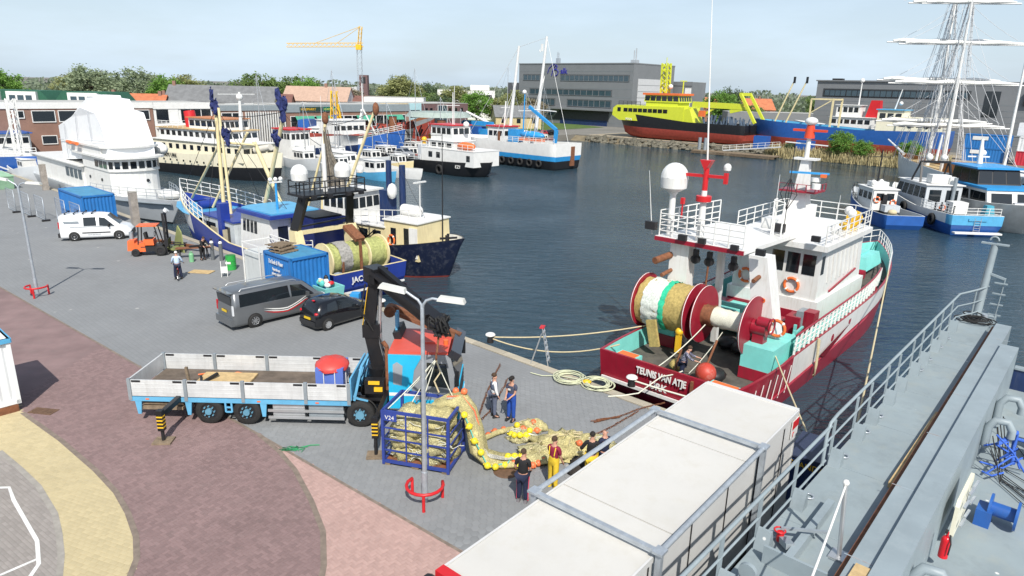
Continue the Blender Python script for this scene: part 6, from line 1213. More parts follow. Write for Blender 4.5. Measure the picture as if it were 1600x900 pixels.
# ================= PEOPLE =================
skinm=mat('skin',(.5,.27,.19),.6,var=.05)
def skinobj(name,verts,edges,rad,m,parent,root=0,sub=1):
    me=bpy.data.meshes.new(name); me.from_pydata(verts,edges,[]); me.materials.append(m); o=ob(name,me,parent); md=o.modifiers.new('Skin','SKIN'); md.use_smooth_shade=True; md.branch_smoothing=.3
    for i,sv in enumerate(me.skin_vertices[0].data): r=rad[i]; sv.radius=(r,r) if not isinstance(r,tuple) else r; sv.use_root=(i==root)
    s_=o.modifiers.new('Sub','SUBSURF'); s_.levels=s_.render_levels=sub; return o
def person(x,y,z,rz,label,top,legs,hair,larm,rarm,lleg=(0,0),rleg=(0,0),lean=0.,bald=False,sleeve=.5,belt=True,bib=None,head=0.,shoe=None,crouch=0.,h=1.78):
    # faces -y; arms: (upper forward angle, outward angle, elbow bend); legs: (forward swing, spread)
    t_=T('person',label,'person',(x,y,z),rz); S=h/1.78; V={}
    def rot(p,c,a): dy,dz=p[1]-c[1],p[2]-c[2]; return Vector((p[0],c[1]+dy*math.cos(a)-dz*math.sin(a),c[2]+dy*math.sin(a)+dz*math.cos(a)))
    pel=Vector((0,0,.95-crouch)); up=lambda p:rot(Vector(p)+Vector((0,0,-crouch)),pel,lean)
    V['pel']=pel; V['waist']=up((0,0,1.1)); V['chest']=up((0,.01,1.3)); V['neck0']=up((0,.01,1.45)); V['neck']=up((0,0,1.53)); V['hd0']=up((0,-.012,1.6)); V['hd1']=up((0,-.01,1.7)); V['nose']=up((0,-.105,1.63))
    for s_,arm,leg in ((1,larm,lleg),(-1,rarm,rleg)):
        k='lr'[s_<0]; sh=up((s_*.185,.01,1.41)); V[k+'sh']=sh; fa,oa,eb=arm; d=Vector((s_*math.sin(oa),-math.sin(fa)*math.cos(oa),-math.cos(fa)*math.cos(oa))); el=sh+d*.29; V[k+'el']=el
        d2=Vector((s_*math.sin(oa-eb*.35),-math.sin(fa+eb),-math.cos(fa+eb)*math.cos(oa))).normalized(); wr=el+d2*.25; V[k+'wr']=wr; pm=wr+d2*.07; V[k+'pm']=pm
        sd=d2.cross(Vector((0,0,1)) if abs(d2.z)<.8 else Vector((0,1,0))).normalized()
        for q in range(4): V[k+'f%d'%q]=pm+d2*(.085,.095,.09,.07)[q]+sd*(-.03+.02*q)
        V[k+'th']=wr+d2*.05+sd*-.055
        hp=Vector((s_*.095,0,.9-crouch)); V[k+'hp']=hp; fs,sp=leg; L1=Vector((s_*math.sin(sp),-math.sin(fs),-math.cos(fs))).normalized(); kn=hp+L1*.42
        an=Vector((kn.x+s_*.02,kn.y+ (0.06 if fs>0 else .08)*abs(math.sin(fs))+ (crouch*.6),.09)) if True else 0
        V[k+'kn']=kn; V[k+'an']=an; V[k+'toe']=an+Vector((s_*.03,-.16,-.05))
    V={k:v*S for k,v in V.items()}
    def mk(name,ch,rad,m,root,sub=1):
        ks=[]; ed=[]
        for c in ch:
            for a in c:
                if a not in ks: ks.append(a)
            ed+=[(ks.index(a),ks.index(b_)) for a,b_ in zip(c,c[1:])]
        return skinobj(name,[V[k] for k in ks],ed,[tuple(x*S for x in rad[k]) if isinstance(rad[k],tuple) else rad[k]*S for k in ks],m,t_,ks.index(root),sub)
    R_={'pel':(.165,.125),'waist':(.155,.12),'chest':(.18,.125),'neck0':(.08,.07),'neck':.055,'hd0':(.078,.09),'hd1':(.078,.095),'nose':.018}
    for k in 'lr':
        R_.update({k+'sh':.058,k+'el':.042,k+'wr':.03,k+'pm':(.036,.02),k+'th':.011,k+'hp':.095,k+'kn':.065,k+'an':.04,k+'toe':.035}); R_.update({k+'f%d'%q:.009 for q in range(4)})
    body=[['pel','waist','chest','neck0','neck','hd0','hd1']]
    for k in 'lr': body+=[['neck0',k+'sh',k+'el',k+'wr',k+'pm'],[k+'wr',k+'th'],['pel',k+'hp',k+'kn',k+'an',k+'toe']]+[[k+'pm',k+'f%d'%q] for q in range(4)]
    mk('body',body+[['hd0','nose']],R_,skinm,'pel')
    g=lambda ks,e:{k:(tuple(x+e for x in R_[k]) if isinstance(R_[k],tuple) else R_[k]+e) for k in ks}
    for k in 'lr': V[k+'slv']=V[k+'sh'].lerp(V[k+'el'],min(1,sleeve*2)) if sleeve<=.5 else V[k+'el'].lerp(V[k+'wr'],(sleeve-.5)*2); 
    ch=[['pel','waist','chest','neck0']]; rs=g(['pel','waist','chest','neck0'],.016)
    for k in 'lr':
        rs.update(g([k+'sh',k+'el'],.018)); rs[k+'slv']=.062 if sleeve<=.5 else .05
        ch.append(['neck0',k+'sh',k+'slv'] if sleeve<=.5 else ['neck0',k+'sh',k+'el',k+'slv'])
    mk('shirt',ch,rs,top,'pel')
    ch=[]; rs=g(['pel'],.024)
    for k in 'lr': rs.update(g([k+'hp',k+'kn',k+'an'],.026)); ch.append(['pel',k+'hp',k+'kn',k+'an'])
    if bib: 
        V['bibtop']=V['chest']*1.0; rs['waist']=tuple(x*1.0+.03 for x in R_['waist']); rs['bibtop']=(.13,.125); ch.append(['pel','waist','bibtop'])
    mk('trousers',ch,rs,legs,'pel')
    for k in 'lr':
        b=MB(); a=V[k+'an']; b.box((a.x+.0,a.y-.06,.05),(.1,.28,.1),taper=.75); b.o('shoe',shoe or blackr,t_)
    if not bald:
        hc=V['hd1']; b=MB(); b.sph((hc.x,hc.y+.018,hc.z+.005),(.093,.108,.1),12,6,z0=-.15,z1=1); b.o('hair',hair,t_)
    b=MB(); hc=V['hd0']
    for s_ in (-.032,.032): b.sph((hc.x+s_,hc.y-.088,hc.z+.045),.011,6,4)
    b.o('eye',blackp,t_); b=MB(); b.box((hc.x,hc.y-.088,hc.z-.045),(.045,.012,.009)); b.o('mouth',mat('lip',(.35,.12,.1),.6),t_)
    for s_ in (-1,1): MB().sph((hc.x+s_*.088,hc.y+.01,hc.z+.02),(.014,.028,.035),6,4).o('ear',skinm,t_)
    return t_,V
cl=lambda n,c:mat(n,c,.85,var=.12,scale=8,bump=.2,bscale=30)
brownh=cl('brown_hair',(.06,.035,.02)); blackh=cl('black_hair',(.015,.012,.01)); whiteh=cl('white_hair',(.7,.69,.66)); blk=cl('black_cloth',(.012,.012,.014)); nvy=cl('navy_cloth',(.012,.018,.05)); ovr=cl('overall_blue',(.015,.07,.36)); slate=cl('slate_cloth',(.1,.12,.18)); yelc=cl('oilskin_yellow',(.68,.47,.03)); marc=cl('maroon_cloth',(.22,.01,.04)); ltb=cl('light_blue_shirt',(.5,.62,.78)); wht=cl('white_cloth',(.75,.76,.78)); dkb=cl('dark_blue_tee',(.05,.06,.1))
t_,V=person(-.58,23.45,0,1.9,'man in grey blue vest and white sleeves talking beside the chain',wht,slate,brownh,(.15,.08,.35),(.1,.1,.3),sleeve=.9)
b=MB(); b.sph((0,0,1.27),(.2,.145,.24),14,8); b.o('waistcoat',slate,t_)
t_,V=person(.08,23.2,0,-.55,'man in blue overalls and dark cap with hands clasped in front',dkb,ovr,blackh,(.25,-.05,.9),(.25,-.05,.9),sleeve=.3,bib=ovr)
MB().sph((0,-.06,1.735),(.1,.14,.045),10,4).o('cap',blackh,t_); MB().box((-.02,-.14,1.3),(.1,.02,.07)).o('badge',white,t_)
MB().box((0,-.098,1.655),(.15,.03,.03)).o('sunglasses',blackp,t_)
t_,V=person(.46,17.95,0,PI-.35,'man in black tee shirt and navy track trousers seen from behind',blk,nvy,brownh,(.05,.25,.9),(.15,.1,.8),sleeve=.35,shoe=cl('grey_shoe',(.15,.14,.15)))
for k,s_ in (('l',1),('r',-1)):
    a,c,d=V[k+'hp'],V[k+'kn'],V[k+'an']; MB().tube([a+Vector((s_*.105,0,0)),c+Vector((s_*.08,0,0)),d+Vector((s_*.068,0,0))],.016,5).o('side_stripe',mat('pink_stripe',(.7,.08,.14),.7),t_)
t_,V=person(1.42,18.75,0,2.5,'man in maroon shirt and yellow bib trousers beside the net',marc,yelc,brownh,(.3,.05,.4),(.2,.1,.3),(.1,.05),(-.1,.05),sleeve=.4,bib=yelc,shoe=yelc)
b=MB(); b.tube([(-.09,.14,1.2),(-.11,.1,1.46),(-.09,-.12,1.3)],.02,5); b.tube([(.09,.14,1.2),(.11,.1,1.46),(.09,-.12,1.3)],.02,5); b.o('braces',yelc,t_)
person(2.62,19.1,0,PI-.2,'dark haired man in black sweater and yellow trousers by the lorry',blk,yelc,blackh,(.1,.5,1.1),(.4,.2,.7),sleeve=.95,shoe=yelc)
person(3.05,19.35,0,PI+.5,'bald man in navy jersey beside the lorry body',nvy,nvy,brownh,(.2,.1,.4),(.3,.1,.6),sleeve=.95,bald=True)
chk=mat('check_shirt',(.09,.1,.16),.85,var=0); tt,bb,ll=node_of(chk); ck_=N(tt,'TexChecker',Scale=22); ck_.inputs[1].default_value=(.28,.28,.34,1); ck_.inputs[2].default_value=(.03,.035,.08,1); tcc=N(tt,'TexCoord'); ll(tcc.outputs['Object'],ck_.inputs[0]); ll(ck_.outputs[0],bb.inputs['Base Color'])
x,y,_=W(-12.75,25.5); person(x,y,-.2,1.2,'man in checked shirt leaning at the red trawler stern rail',chk,nvy,brownh,(.9,.2,.5),(.9,.2,.5),lean=.35,sleeve=.8)
# cyclist standing astride a bicycle
cx,cy=-20.86,41.0; t_,V=person(cx,cy,0,PI+.35,'white haired man in light blue shirt standing astride a bicycle',ltb,nvy,whiteh,(.35,.35,.5),(.35,.35,.5),(0,.16),(0,.16),sleeve=.95)
bk=T('bicycle','dark bicycle under the man in the light blue shirt','bicycle',(cx,cy,0),PI+.35)
for yy in (-.75,.35): MB().ring((0,yy,.34),.33,.022,'x',20,6).o('tyre',blackr,bk); b=MB(); [b.bar((0,yy,.34),(0,yy+.32*math.cos(a),.34+.32*math.sin(a)),.006) for a in [i*PI/6 for i in range(12)]]; b.o('spoke',chrome,bk,kind='stuff')
b=MB(); b.tube([(0,.35,.34),(0,-.1,.32),(0,.12,.85)],.02,6); b.tube([(0,-.1,.32),(0,-.55,.8)],.02,6); b.tube([(0,.1,.78),(0,-.55,.82),(0,-.75,.34)],.02,6); b.tube([(0,.35,.34),(0,.1,.75)],.015,6); b.o('frame',redp,bk); MB().sph((0,.15,.88),(.08,.13,.04),8,4).o('saddle',blackr,bk); MB().tube([(-.28,-.4,1.02),(0,-.52,.98),(.28,-.4,1.02)],.018,6).o('handlebar',dkmetal,bk)
MB().box((0,.5,.62),(.14,.4,.03)).o('luggage_carrier',dkmetal,bk)
person(-21.5,45.9,0,.9,'worker in dark overalls bending at the trestle by the blue bow',blk,blk,brownh,(.9,.1,.3),(.9,.1,.3),lean=.5,sleeve=.95)
# ================= BUILDINGS =================
brickm=mat('brick_brown',(.25,.145,.11),.9,var=.15,scale=.5); brickd=mat('brick_dark',(.14,.085,.085),.9,var=.15); fasw=mat('white_fascia',(.72,.72,.7),.6,var=.06,dirt=.1); greyf=mat('grey_fascia',(.24,.28,.3),.6,var=.08); tanw=mat('tan_wall',(.5,.4,.22),.85,var=.1); ltblue=mat('pale_blue_panel',(.38,.58,.62),.6,var=.08); clad=mat('grey_cladding',(.2,.21,.22),.55,.2,var=.06,scale=.3); cladl=mat('pale_cladding',(.5,.51,.52),.6,var=.05); rooff=mat('flat_roof',(.4,.4,.38),.9,var=.2,scale=.3)
def wins(par,rects,y,m=None,fm_=None,nm='window',sgn=-1):
    # rects on the face y: (x0,x1,z0,z1,n)
    for r in rects:
        x0,x1,z0,z1=r[:4]; n=r[4] if len(r)>4 else 1; mm=r[5] if len(r)>5 else (m or glassb)
        for i in range(n):
            a=lerp(x0,x1,i/n)+.08; c=lerp(x0,x1,(i+1)/n)-.08; w_=MB().b2(a,c,y+sgn*.05,y+sgn*.01,z0,z1).o(nm,mm,par)
            if fm_: b=MB(); b.b2(a-.08,c+.08,y+sgn*.14,y,z0-.12,z0); b.b2(a-.08,c+.08,y+sgn*.14,y,z1,z1+.1); b.b2(a-.09,a,y+sgn*.13,y,z0,z1); b.b2(c,c+.09,y+sgn*.13,y,z0,z1); ob('frame',b.mesh('frame',fm_),w_)
def block(nm,lab,x0,x1,dep,H_,m,loc,rz,roof=None,fas=None,cat='building',sgn=-1):
    t_=T(nm,lab,cat,loc,rz); y1=-sgn*dep
    MB().b2(x0,x1,0,y1,0,H_).o('wall',m,t_); MB().b2(x0-.05,x1+.05,sgn*.05,y1,H_,H_+.08).o('roof',roof or rooff,t_)
    if fas: MB().b2(x0-.1,x1+.1,sgn*.16,sgn*.0,H_-fas[0],H_+.15).o('fascia',fas[1],t_)
    return t_
O=W(-121,0)
B=block('brick_building','brown brick waterside building with white fascia and dark windows',23.5,46.2,14,8.1,brickm,O,A2,fas=(.75,fasw))
wins(B,[(29.2,32.2,5.5,7.0),(32.6,35.8,5.5,7.0),(37.2,41,5.3,7.1),(43.2,45.6,5.6,7.0),(27.2,28.3,6.1,7.0),(30,32,2.3,3.4)],0,glass,fasw); MB().b2(34.5,36.5,-.08,0,.1,2.6).o('garage_door',navy,B); MB().b2(44,45.3,-.08,0,.1,2.2).o('door',dkmetal,B)
B=block('restaurant_building','white banded restaurant with full width glass front beside the brick building',46.3,56,12,8.1,fasw,O,A2,fas=(.9,fasw))
wins(B,[(46.6,49,4.9,7.1),(50.6,55.8,4.9,7.1,3)],0,glass); wins(B,[(46.8,50.5,.4,3.5,2),(51,55.6,.4,3.5,3)],0,glass); railing(B,[(46.5,-.6,4.4),(55.8,-.6,4.4)],.9,1.4,2,.03,white,'balcony_rail'); MB().b2(46.4,55.9,-1.2,0,4.1,4.4).o('balcony',fasw,B); MB().b2(48.6,50.2,-.1,-.02,4.9,7.1).o('white_panel',fasw,B)
B=block('fin_building','low building with close vertical window fins and grey roof edge',56,70,12,7.6,brickm,O,A2,fas=(.8,greyf)); wins(B,[(62,69.8,1,6.4,1)],0,glass)
for i in range(17): MB().b2(62+i*.48,62.14+i*.48,-.35,-.06,.9,6.6).o('fin',fasw,B)
wins(B,[(57.6,61.5,4.6,6.4,2)],0,glass,fasw)
B=block('shop_building','long brick shop building with grey fascia, signs and green awnings',70.2,100,13,7.7,brickm,O,A2,fas=(1.3,greyf)); wins(B,[(71,79,3.6,5.6,5),(81,99,3.6,5.6,9)],0,glass,fasw); wins(B,[(71,82,.3,2.4,5),(84,98,.3,2.4,6)],0,glass)
for i,(a,c) in enumerate(((72,76),(76.5,80.5),(86,90),(93.5,98))): MB().prism([(-.15,5.7),(-1.0,4.7),(-.15,5.6)],a,c,'x').o('awning',mat('green_awning',(.06,.3,.2),.8),B)
MB().b2(73,78,-.3,-.17,6.6,7.4).o('sign',mat('sign_dark',(.02,.05,.04),.5),B); text('sign_lettering','VERSMARKT',.6,yellowp,B,frame((73.2,-.32,6.75),(1,0,0),(0,0,1)),.02); MB().b2(78.2,82,-.3,-.17,6.6,7.4).o('sign',mat('sign_green',(.0,.12,.08),.5),B); text('sign_lettering','HOEKMAN BV',.5,mat('sign_yellow_green',(.55,.65,.1),.5),B,frame((78.3,-.32,6.78),(1,0,0),(0,0,1)),.02)
O2=W(-126,0)
B=block('modern_building','tan, pale blue and dark brown modern block by the basin',96,123,12,7.8,brickd,O2,A2); MB().b2(96,104,-.1,0,2.4,7.9).o('tan_panel',tanw,B); MB().b2(104,107.8,-.12,0,2.4,7.9).o('blue_panel',ltblue,B); wins(B,[(98,99.2,5,6.6),(101.5,102.5,4.6,6.4),(104.4,107.4,4.7,6.4,2)],-.12,glass); wins(B,[(109,109.9,5,6.8),(110.5,111.4,5,6.8),(116.5,117.4,5,6.8),(118.5,119.4,5,6.8),(120.5,121.4,5,6.8)],0,glass); wins(B,[(113,116,3,7.4,2)],0,glassb,fasw)
# pitched houses
tile_o=mat('tile_orange',(.45,.15,.07),.85,var=.2,scale=1,bump=.3,bscale=3); tile_g=mat('tile_grey',(.16,.165,.17),.85,var=.2,scale=1); tile_t=mat('tile_tan',(.42,.29,.22),.85,var=.12); tile_b=mat('tile_brown',(.17,.08,.065),.85,var=.2)
def gable(nm,lab,cx,cy,rz,L_,B_,ev,rg,wm_,rm_,ch=(),nw=4,group=None):
    t_=T(nm,lab,'house',(cx,cy,0),rz,group); h=B_/2
    MB().prism([(-h,0),(h,0),(h,ev),(0,rg-.1),(-h,ev)],-L_/2,L_/2,'x').o('wall',wm_,t_)
    for s_ in (-1,1): b=MB(); b.add([(-L_/2-.3,s_*(h+.3),ev-.25),(L_/2+.3,s_*(h+.3),ev-.25),(L_/2+.3,0,rg),(-L_/2-.3,0,rg),(-L_/2-.3,s_*(h+.3),ev-.1),(L_/2+.3,s_*(h+.3),ev-.1),(L_/2+.3,0,rg+.15),(-L_/2-.3,0,rg+.15)],[(0,1,2,3),(4,5,6,7),(0,1,5,4),(1,2,6,5),(2,3,7,6),(3,0,4,7)]); b.o('roof',rm_,t_)
    for x in ch: MB().box((x,0,rg+.3),(.7,.7,1.4)).o('chimney',brickm,t_)
    for i in range(nw): x=lerp(-L_/2,L_/2,(i+.5)/nw); MB().b2(x-.6,x+.6,-h-.05,-h-.01,ev-1.9,ev-.6).o('window',glass,t_)
    return t_
gable('long_house','long house with grey slate roof and pale gable',-71,172,A2-.75,25,9,7.0,10.6,mat('pale_wall',(.5,.43,.3),.9),tile_g,(-11.5,),9)
gable('tan_roof_hall','hall with a pinkish tan pitched roof behind the shops',-53.5,192,.0,17,10,7.4,10.8,fasw,tile_t,(2.,),6)
gable('brown_roof_house','house with dark brown roof between the grey and tan roofs',-61.5,181,.1,8,8,5.5,8.8,brickm,tile_b,(),2)
for i,(x,y,L_,lab) in enumerate(((-100,168,12,'orange tiled house nearest the green terrace'),(-92,176,12,'orange tiled house with pale wall in the middle of the row'),(-86.5,166,8,'short orange tiled house beside the slate roofed house'))): gable('orange_roof_house',lab,x,y,.15,L_,8,5.2,8.2,brickm,tile_o,(L_/3,),3)
for i,(x,L_,lab) in enumerate(((-103,17,'dark green mansard terrace with two white dormers at far left'),(-86.8,11,'dark green mansard house with a single white dormer'))):
    t_=T('green_terrace',lab,'house',(x,142,0),.05); MB().b2(-L_/2,L_/2,0,9,0,5.5).o('wall',brickm,t_); MB().prism([(-L_/2-1.6,5.5),(L_/2+1.6,5.5),(L_/2-1.2,9.1),(-L_/2+1.2,9.1)],-.3,9,'y').o('mansard_roof',mat('green_shingle',(.02,.1,.06),.8,var=.15),t_)
    for k in range(2 if L_>12 else 1):
        xx=(-3.4+k*7.2) if L_>12 else 0; d=MB().b2(xx-2.9,xx+2.9,-1.0,1,6.0,8.9).o('dormer',fasw,t_); wins(d,[(xx-2.4,xx+2.4,6.6,8.3,3)],-1.0,glass) if 0 else [MB().b2(xx-2.3+1.6*q,xx-1.1+1.6*q,-1.06,-1.0,6.7,8.2).o('window',glassb,d) for q in range(3)]
gable('dark_roof_house','dark roofed house beside the yellow crane',-44,196,.2,14,8,5.5,8.6,brickd,tile_b,(),3); B=block('white_hall','white flat roofed hall behind the shop row',-8,8,8,8.6,fasw,(-33,190,0),.05); wins(B,[(-7,7,5,7,7)],0,glass)
t_=T('church','brown brick church tower beside a pale pitched roof','church',(-82,350,0)); MB().b2(4.5,8.5,0,4,0,16).o('tower',brickd,t_); MB().b2(5.4,7.6,-.08,0,12,15).o('belfry_opening',dkmetal,t_); MB().prism([(-9,5),(4,5),(2.5,10.5),(-5,9)],2,14,'y').o('nave',cladl,t_)
B=block('white_villa','white flat roofed building among trees beyond the basin',-12,9,9,10.5,fasw,(-17,260,0),.05); wins(B,[(-11,8,7,9,8),(-11,8,3,5,8)],0,glass); MB().b2(0,7,2,8,10.6,12.4).o('roof_storey',fasw,B)
gable('small_tan_house','small tan house with grey roof by the lawn',0,215,.2,14,8,3.5,6.5,tanw,tile_g,(),3); 
for i,(x,y,lab) in enumerate(((82,300,'orange roofed house left of the pair behind the slipway'),(98,295,'orange roofed house right of the pair behind the slipway'))): gable('orange_roof_house',lab,x,y,.1,16,10,5.5,9.6,brickm,tile_o,(3,),3)
B=block('low_shed','long low grey shed behind the slipway',-26,26,9,6.2,clad,(92,218,0),-.1)
B=block('workshop_annex','grey workshop annex beside the large grey office',-8,6,10,15,clad,(56,250,0),A1,fas=(1.2,clad)); MB().b2(-8,0,-.1,0,0,11).o('panel',cladl,B); MB().b2(3.4,5.8,-.1,0,7,13).o('white_panel',fasw,B)
# large grey office with blue lettering
bk_=T('grey_office','large dark grey clad office with ribbon windows and blue lettering','building',W(-125,196),A1+PI)
MB().b2(0,49,0,-26,0,20).o('wall',clad,bk_); MB().b2(49,55,-.6,-26,0,13.6).o('side_wing',mat('dark_cladding',(.1,.105,.115),.6,.2),bk_); MB().b2(-.1,49.1,.15,-26.1,20,20.35).o('roof_edge',clad,bk_)
for i in range(7): MB().b2(.2,48.8,.02,.05,1.2+i*2.75,1.26+i*2.75).o('cladding_joint',greyf,bk_)
wins(bk_,[(1.6,29.6,14.6,16.3,14),(39,46.8,14.6,16.3,4),(8,43.5,9.9,11.5,14),(8,26.2,6.2,8.2,8),(31.8,48.6,6.2,8.2,8),(32,46,2.8,4,5)],0,glassb,clad,sgn=1)
for a,c,z0,z1 in ((1.4,29.8,14.3,16.6),(38.8,47,14.3,16.6),(7.8,43.7,9.6,11.8),(7.8,26.4,5.9,8.5),(31.6,48.8,5.9,8.5)): MB().b2(a,c,.005,.03,z0,z1).o('window_band',mat('window_band',(.05,.055,.06),.4),bk_)
MB().prism([(8.5,5.1),(29,5.1),(33,1.4),(8.5,1.4)],.02,.06,'y').o('recess_panel',mat('recess_dark',(.05,.052,.06),.8),bk_); MB().b2(9,29,.07,.12,0,1.8).o('roller_door',navy,bk_); MB().b2(6.5,33,.1,2.4,5.0,5.5).o('canopy',clad,bk_)
lbm=mat('logo_blue',(.03,.03,.3),.5); text('office_lettering','alk',2.6,lbm,bk_,frame((29.7,.12,16.9),(-1,0,0),(0,0,1)),.05,'LEFT',.04)
b=MB(); b.tube([(33.6,.16,16.2),(33.0,.16,18.3),(31.8,.16,19.8),(31.2,.16,19.3),(31.8,.16,18.5),(32.8,.16,18.0)],.16,6); b.tube([(32.6,.16,18.1),(31.4,.16,18.2),(30.6,.16,17.5),(31.0,.16,16.5),(32.4,.16,15.9)],.16,6); b.tube([(35.4,.16,17.0),(34.8,.16,18.6),(33.6,.16,19.6),(32.4,.16,20.1)],.14,6); ob('office_emblem',b.mesh('office_emblem',lbm),bk_)
MB().b2(-.12,-.02,-3,-21,.5,15.5).o('large_door',cladl,bk_); 
for i in range(7): MB().b2(-.16,-.12,-3,-21,1.5+i*2,1.6+i*2).o('door_joint',clad,bk_)
b=MB(); b.b2(34,35.2,-4,-5.2,20.3,22.2); 
for i in range(4): b.cyl((34.2+.3*i,-4.5,22),(34.2+.3*i,-4.5,24+.3*(i%2)),.08)
ob('roof_mast',b.mesh('roof_mast',galv),bk_); b=MB(); b.b2(2,4,-4,-6,20.3,21.4); b.cyl((2.6,-5,21.4),(2.6,-5,25),.2,n=8); b.cyl((3.4,-5,21.4),(3.4,-5,24.4),.15,n=8); ob('roof_flue',b.mesh('roof_flue',chrome),bk_)
# grey shed on the right
gb=T('grey_boat_hall','long grey clad boat hall with high ribbon window at right','building',W(-63.5,185),A1)
MB().b2(0,48,0,24,0,15.2).o('wall',clad,gb); MB().b2(-.3,48.3,-.4,24.2,15.2,15.5).o('roof_edge',clad,gb); MB().b2(1.6,33.4,-.04,-.01,11.5,13.5).o('window_band',mat('window_band',(.05,.055,.06),.4),gb); wins(gb,[(2,33,11.8,13.2,6)],-.03,glassb,dkmetal); wins(gb,[(10,19,5.3,6.7,6)],0,glass,dkmetal)
for i in range(6):
    for q in range(1,4): MB().b2(2+i*5.17+q*1.29-.04,2+i*5.17+q*1.29+.04,-.14,-.08,11.8,13.2).o('mullion',dkmetal,gb)
MB().b2(43.2,46.2,-.6,0,10.6,13.4).o('bay_window',dkmetal,gb); MB().b2(43.6,45.8,-.68,-.6,11,13).o('bay_pane',glassb,gb); wins(gb,[(36,39,8,13.5,2)],0,glass); MB().b2(-.1,48.1,-.1,0,4.2,4.4).o('cladding_joint',greyf,gb)
for i in range(9): MB().b2(.1,47.9,-.04,-.01,1.0+i*1.2,1.04+i*1.2).o('cladding_joint',greyf,gb)
for x in (3,14,17): MB().box((x,6,15.75),(2.4,2,.5)).o('roof_unit',dkmetal,gb)
# stacked containers
def cont_far(lab,s_,t_,z,L_,m,rz=A1,lett=True,st_=False):
    o_=T('stacked_container',lab,'container',W(s_,t_,z),rz,'containers stacked by the boat hall'); container(o_,L_,2.5,2.6,m,m,rib=.5); MB().box((-1.2,-1.27,1.9),(2.6,.03,.7)).o('white_panel',fasw,o_) if lett else 0
cred=mat('container_red',(.5,.03,.05),.5,var=.1); cwh=mat('container_white',(.7,.71,.72),.5,var=.06)
cont_far('upper blue container with white panel behind the tall ship',-22.2,164,2.62,7.5,cblue); cont_far('lower blue container with white panel behind the tall ship',-22.2,164,0,7.5,cblue); cont_far('red container at the right edge below a white one',-12.5,162,0,9,cred,lett=False); cont_far('white container at the right edge above a red one',-12.5,162,2.62,9,cwh,lett=False)
MB().b2(-5,5,-1.2,1.2,0,2.4).o('white_shed',cwh,loc=W(-13,166.5,5.25),rz=A1,label='white container on top of the stack at right edge',cat='container')
# tower crane
tc2=T('tower_crane','yellow tower crane with long jib above the rooftops','crane',(-57.2,260,0)); 
def lattice(p,q,w_,n,m,nm,par,r=.09):
    p,q=Vector(p),Vector(q); d=(q-p).normalized(); a=d.cross(Vector((0,1,0)) if abs(d.y)<.9 else Vector((1,0,0))).normalized()*w_/2; c=d.cross(a).normalized()*w_/2; b=MB(); cs=[a+c,a-c,-a-c,-a+c]
    for k in cs: b.bar(p+k,q+k,r*1.6)
    for i in range(n):
        u,v=p.lerp(q,i/n),p.lerp(q,(i+1)/n)
        for j in range(4): b.bar(u+cs[j],v+cs[(j+1)%4],r); 
    ob(nm,b.mesh(nm,m),par)
lattice((0,0,0),(0,0,24),1.6,12,galv,'mast',tc2,.07); lattice((0,0,24),(.9,0,31.5),1.0,5,yellowp,'apex',tc2); lattice((1.5,0,25.3),(-26,0,24.6),1.3,18,yellowp,'jib',tc2,.1); MB().b2(-1,1,-1,1,23.6,25.4).o('cab',yellowp,tc2); b=MB(); b.tube([(.9,0,31.5),(-16,0,25.4)],.08,4); b.tube([(.9,0,31.5),(-8,0,25.6)],.08,4); ob('tie_bar',b.mesh('tie_bar',yellowp),tc2)
# yellow pile frame and brown piles
pfm=T('piling_rig','tall yellow lattice piling rig standing behind the shops','piling rig',W(-117.5,78)); lattice((0,0,0),(0.6,0,10.5),1.0,7,yellowp,'leg',pfm,.12); lattice((2.2,0,0),(1.0,0,8),.5,6,yellowp,'brace',pfm,.1)
# ================= BACKGROUND VESSELS =================
def vessel(nm,lab,s_,t_,rz,L_,B_,zt,hm,bands,cat='ship',sternw=.85,full=.6,deck=None,z0=0.,inn=None,deckm=None,group=None,wl=-1.5,n=18,bp=2.,flip=False):
    # bands: [(z0 stern, z bow, material index)], top rail zt=(stern, mid, bow)
    v=T(nm,lab,cat,W(s_,t_,z0),rz,group); rows=[(wl-.9,.75,.8,-L_*.1,bands[0][2])]
    for i,(a,c,m) in enumerate(bands): rows.append(([(0,a),(L_,c)],.9+.1*(i+1)/len(bands),.4*(1-(i+1)/len(bands)),-L_*.07*(1-(i+1)/(len(bands)+.5)),m))
    rows.append(([(0,zt[0]),(L_*.4,zt[1]),(L_,zt[2])],1.02,0,0,0)); dk=deck if deck is not None else [(0,zt[0]-.7),(L_*.4,zt[1]-.7),(L_,zt[2]-.6)]
    f=hull(v,L_,B_,rows,dk,hm,sternw=sternw,full=full,bp=bp,inner=inn or (whitef,whitef),deckm=deckm,n=n)
    if flip:
        for c_ in KIDS(v): c_.data.transform(Matrix.Translation((L_,0,0))@Matrix.Scale(-1,4,(1,0,0))); c_.data.flip_normals()
    return v,f
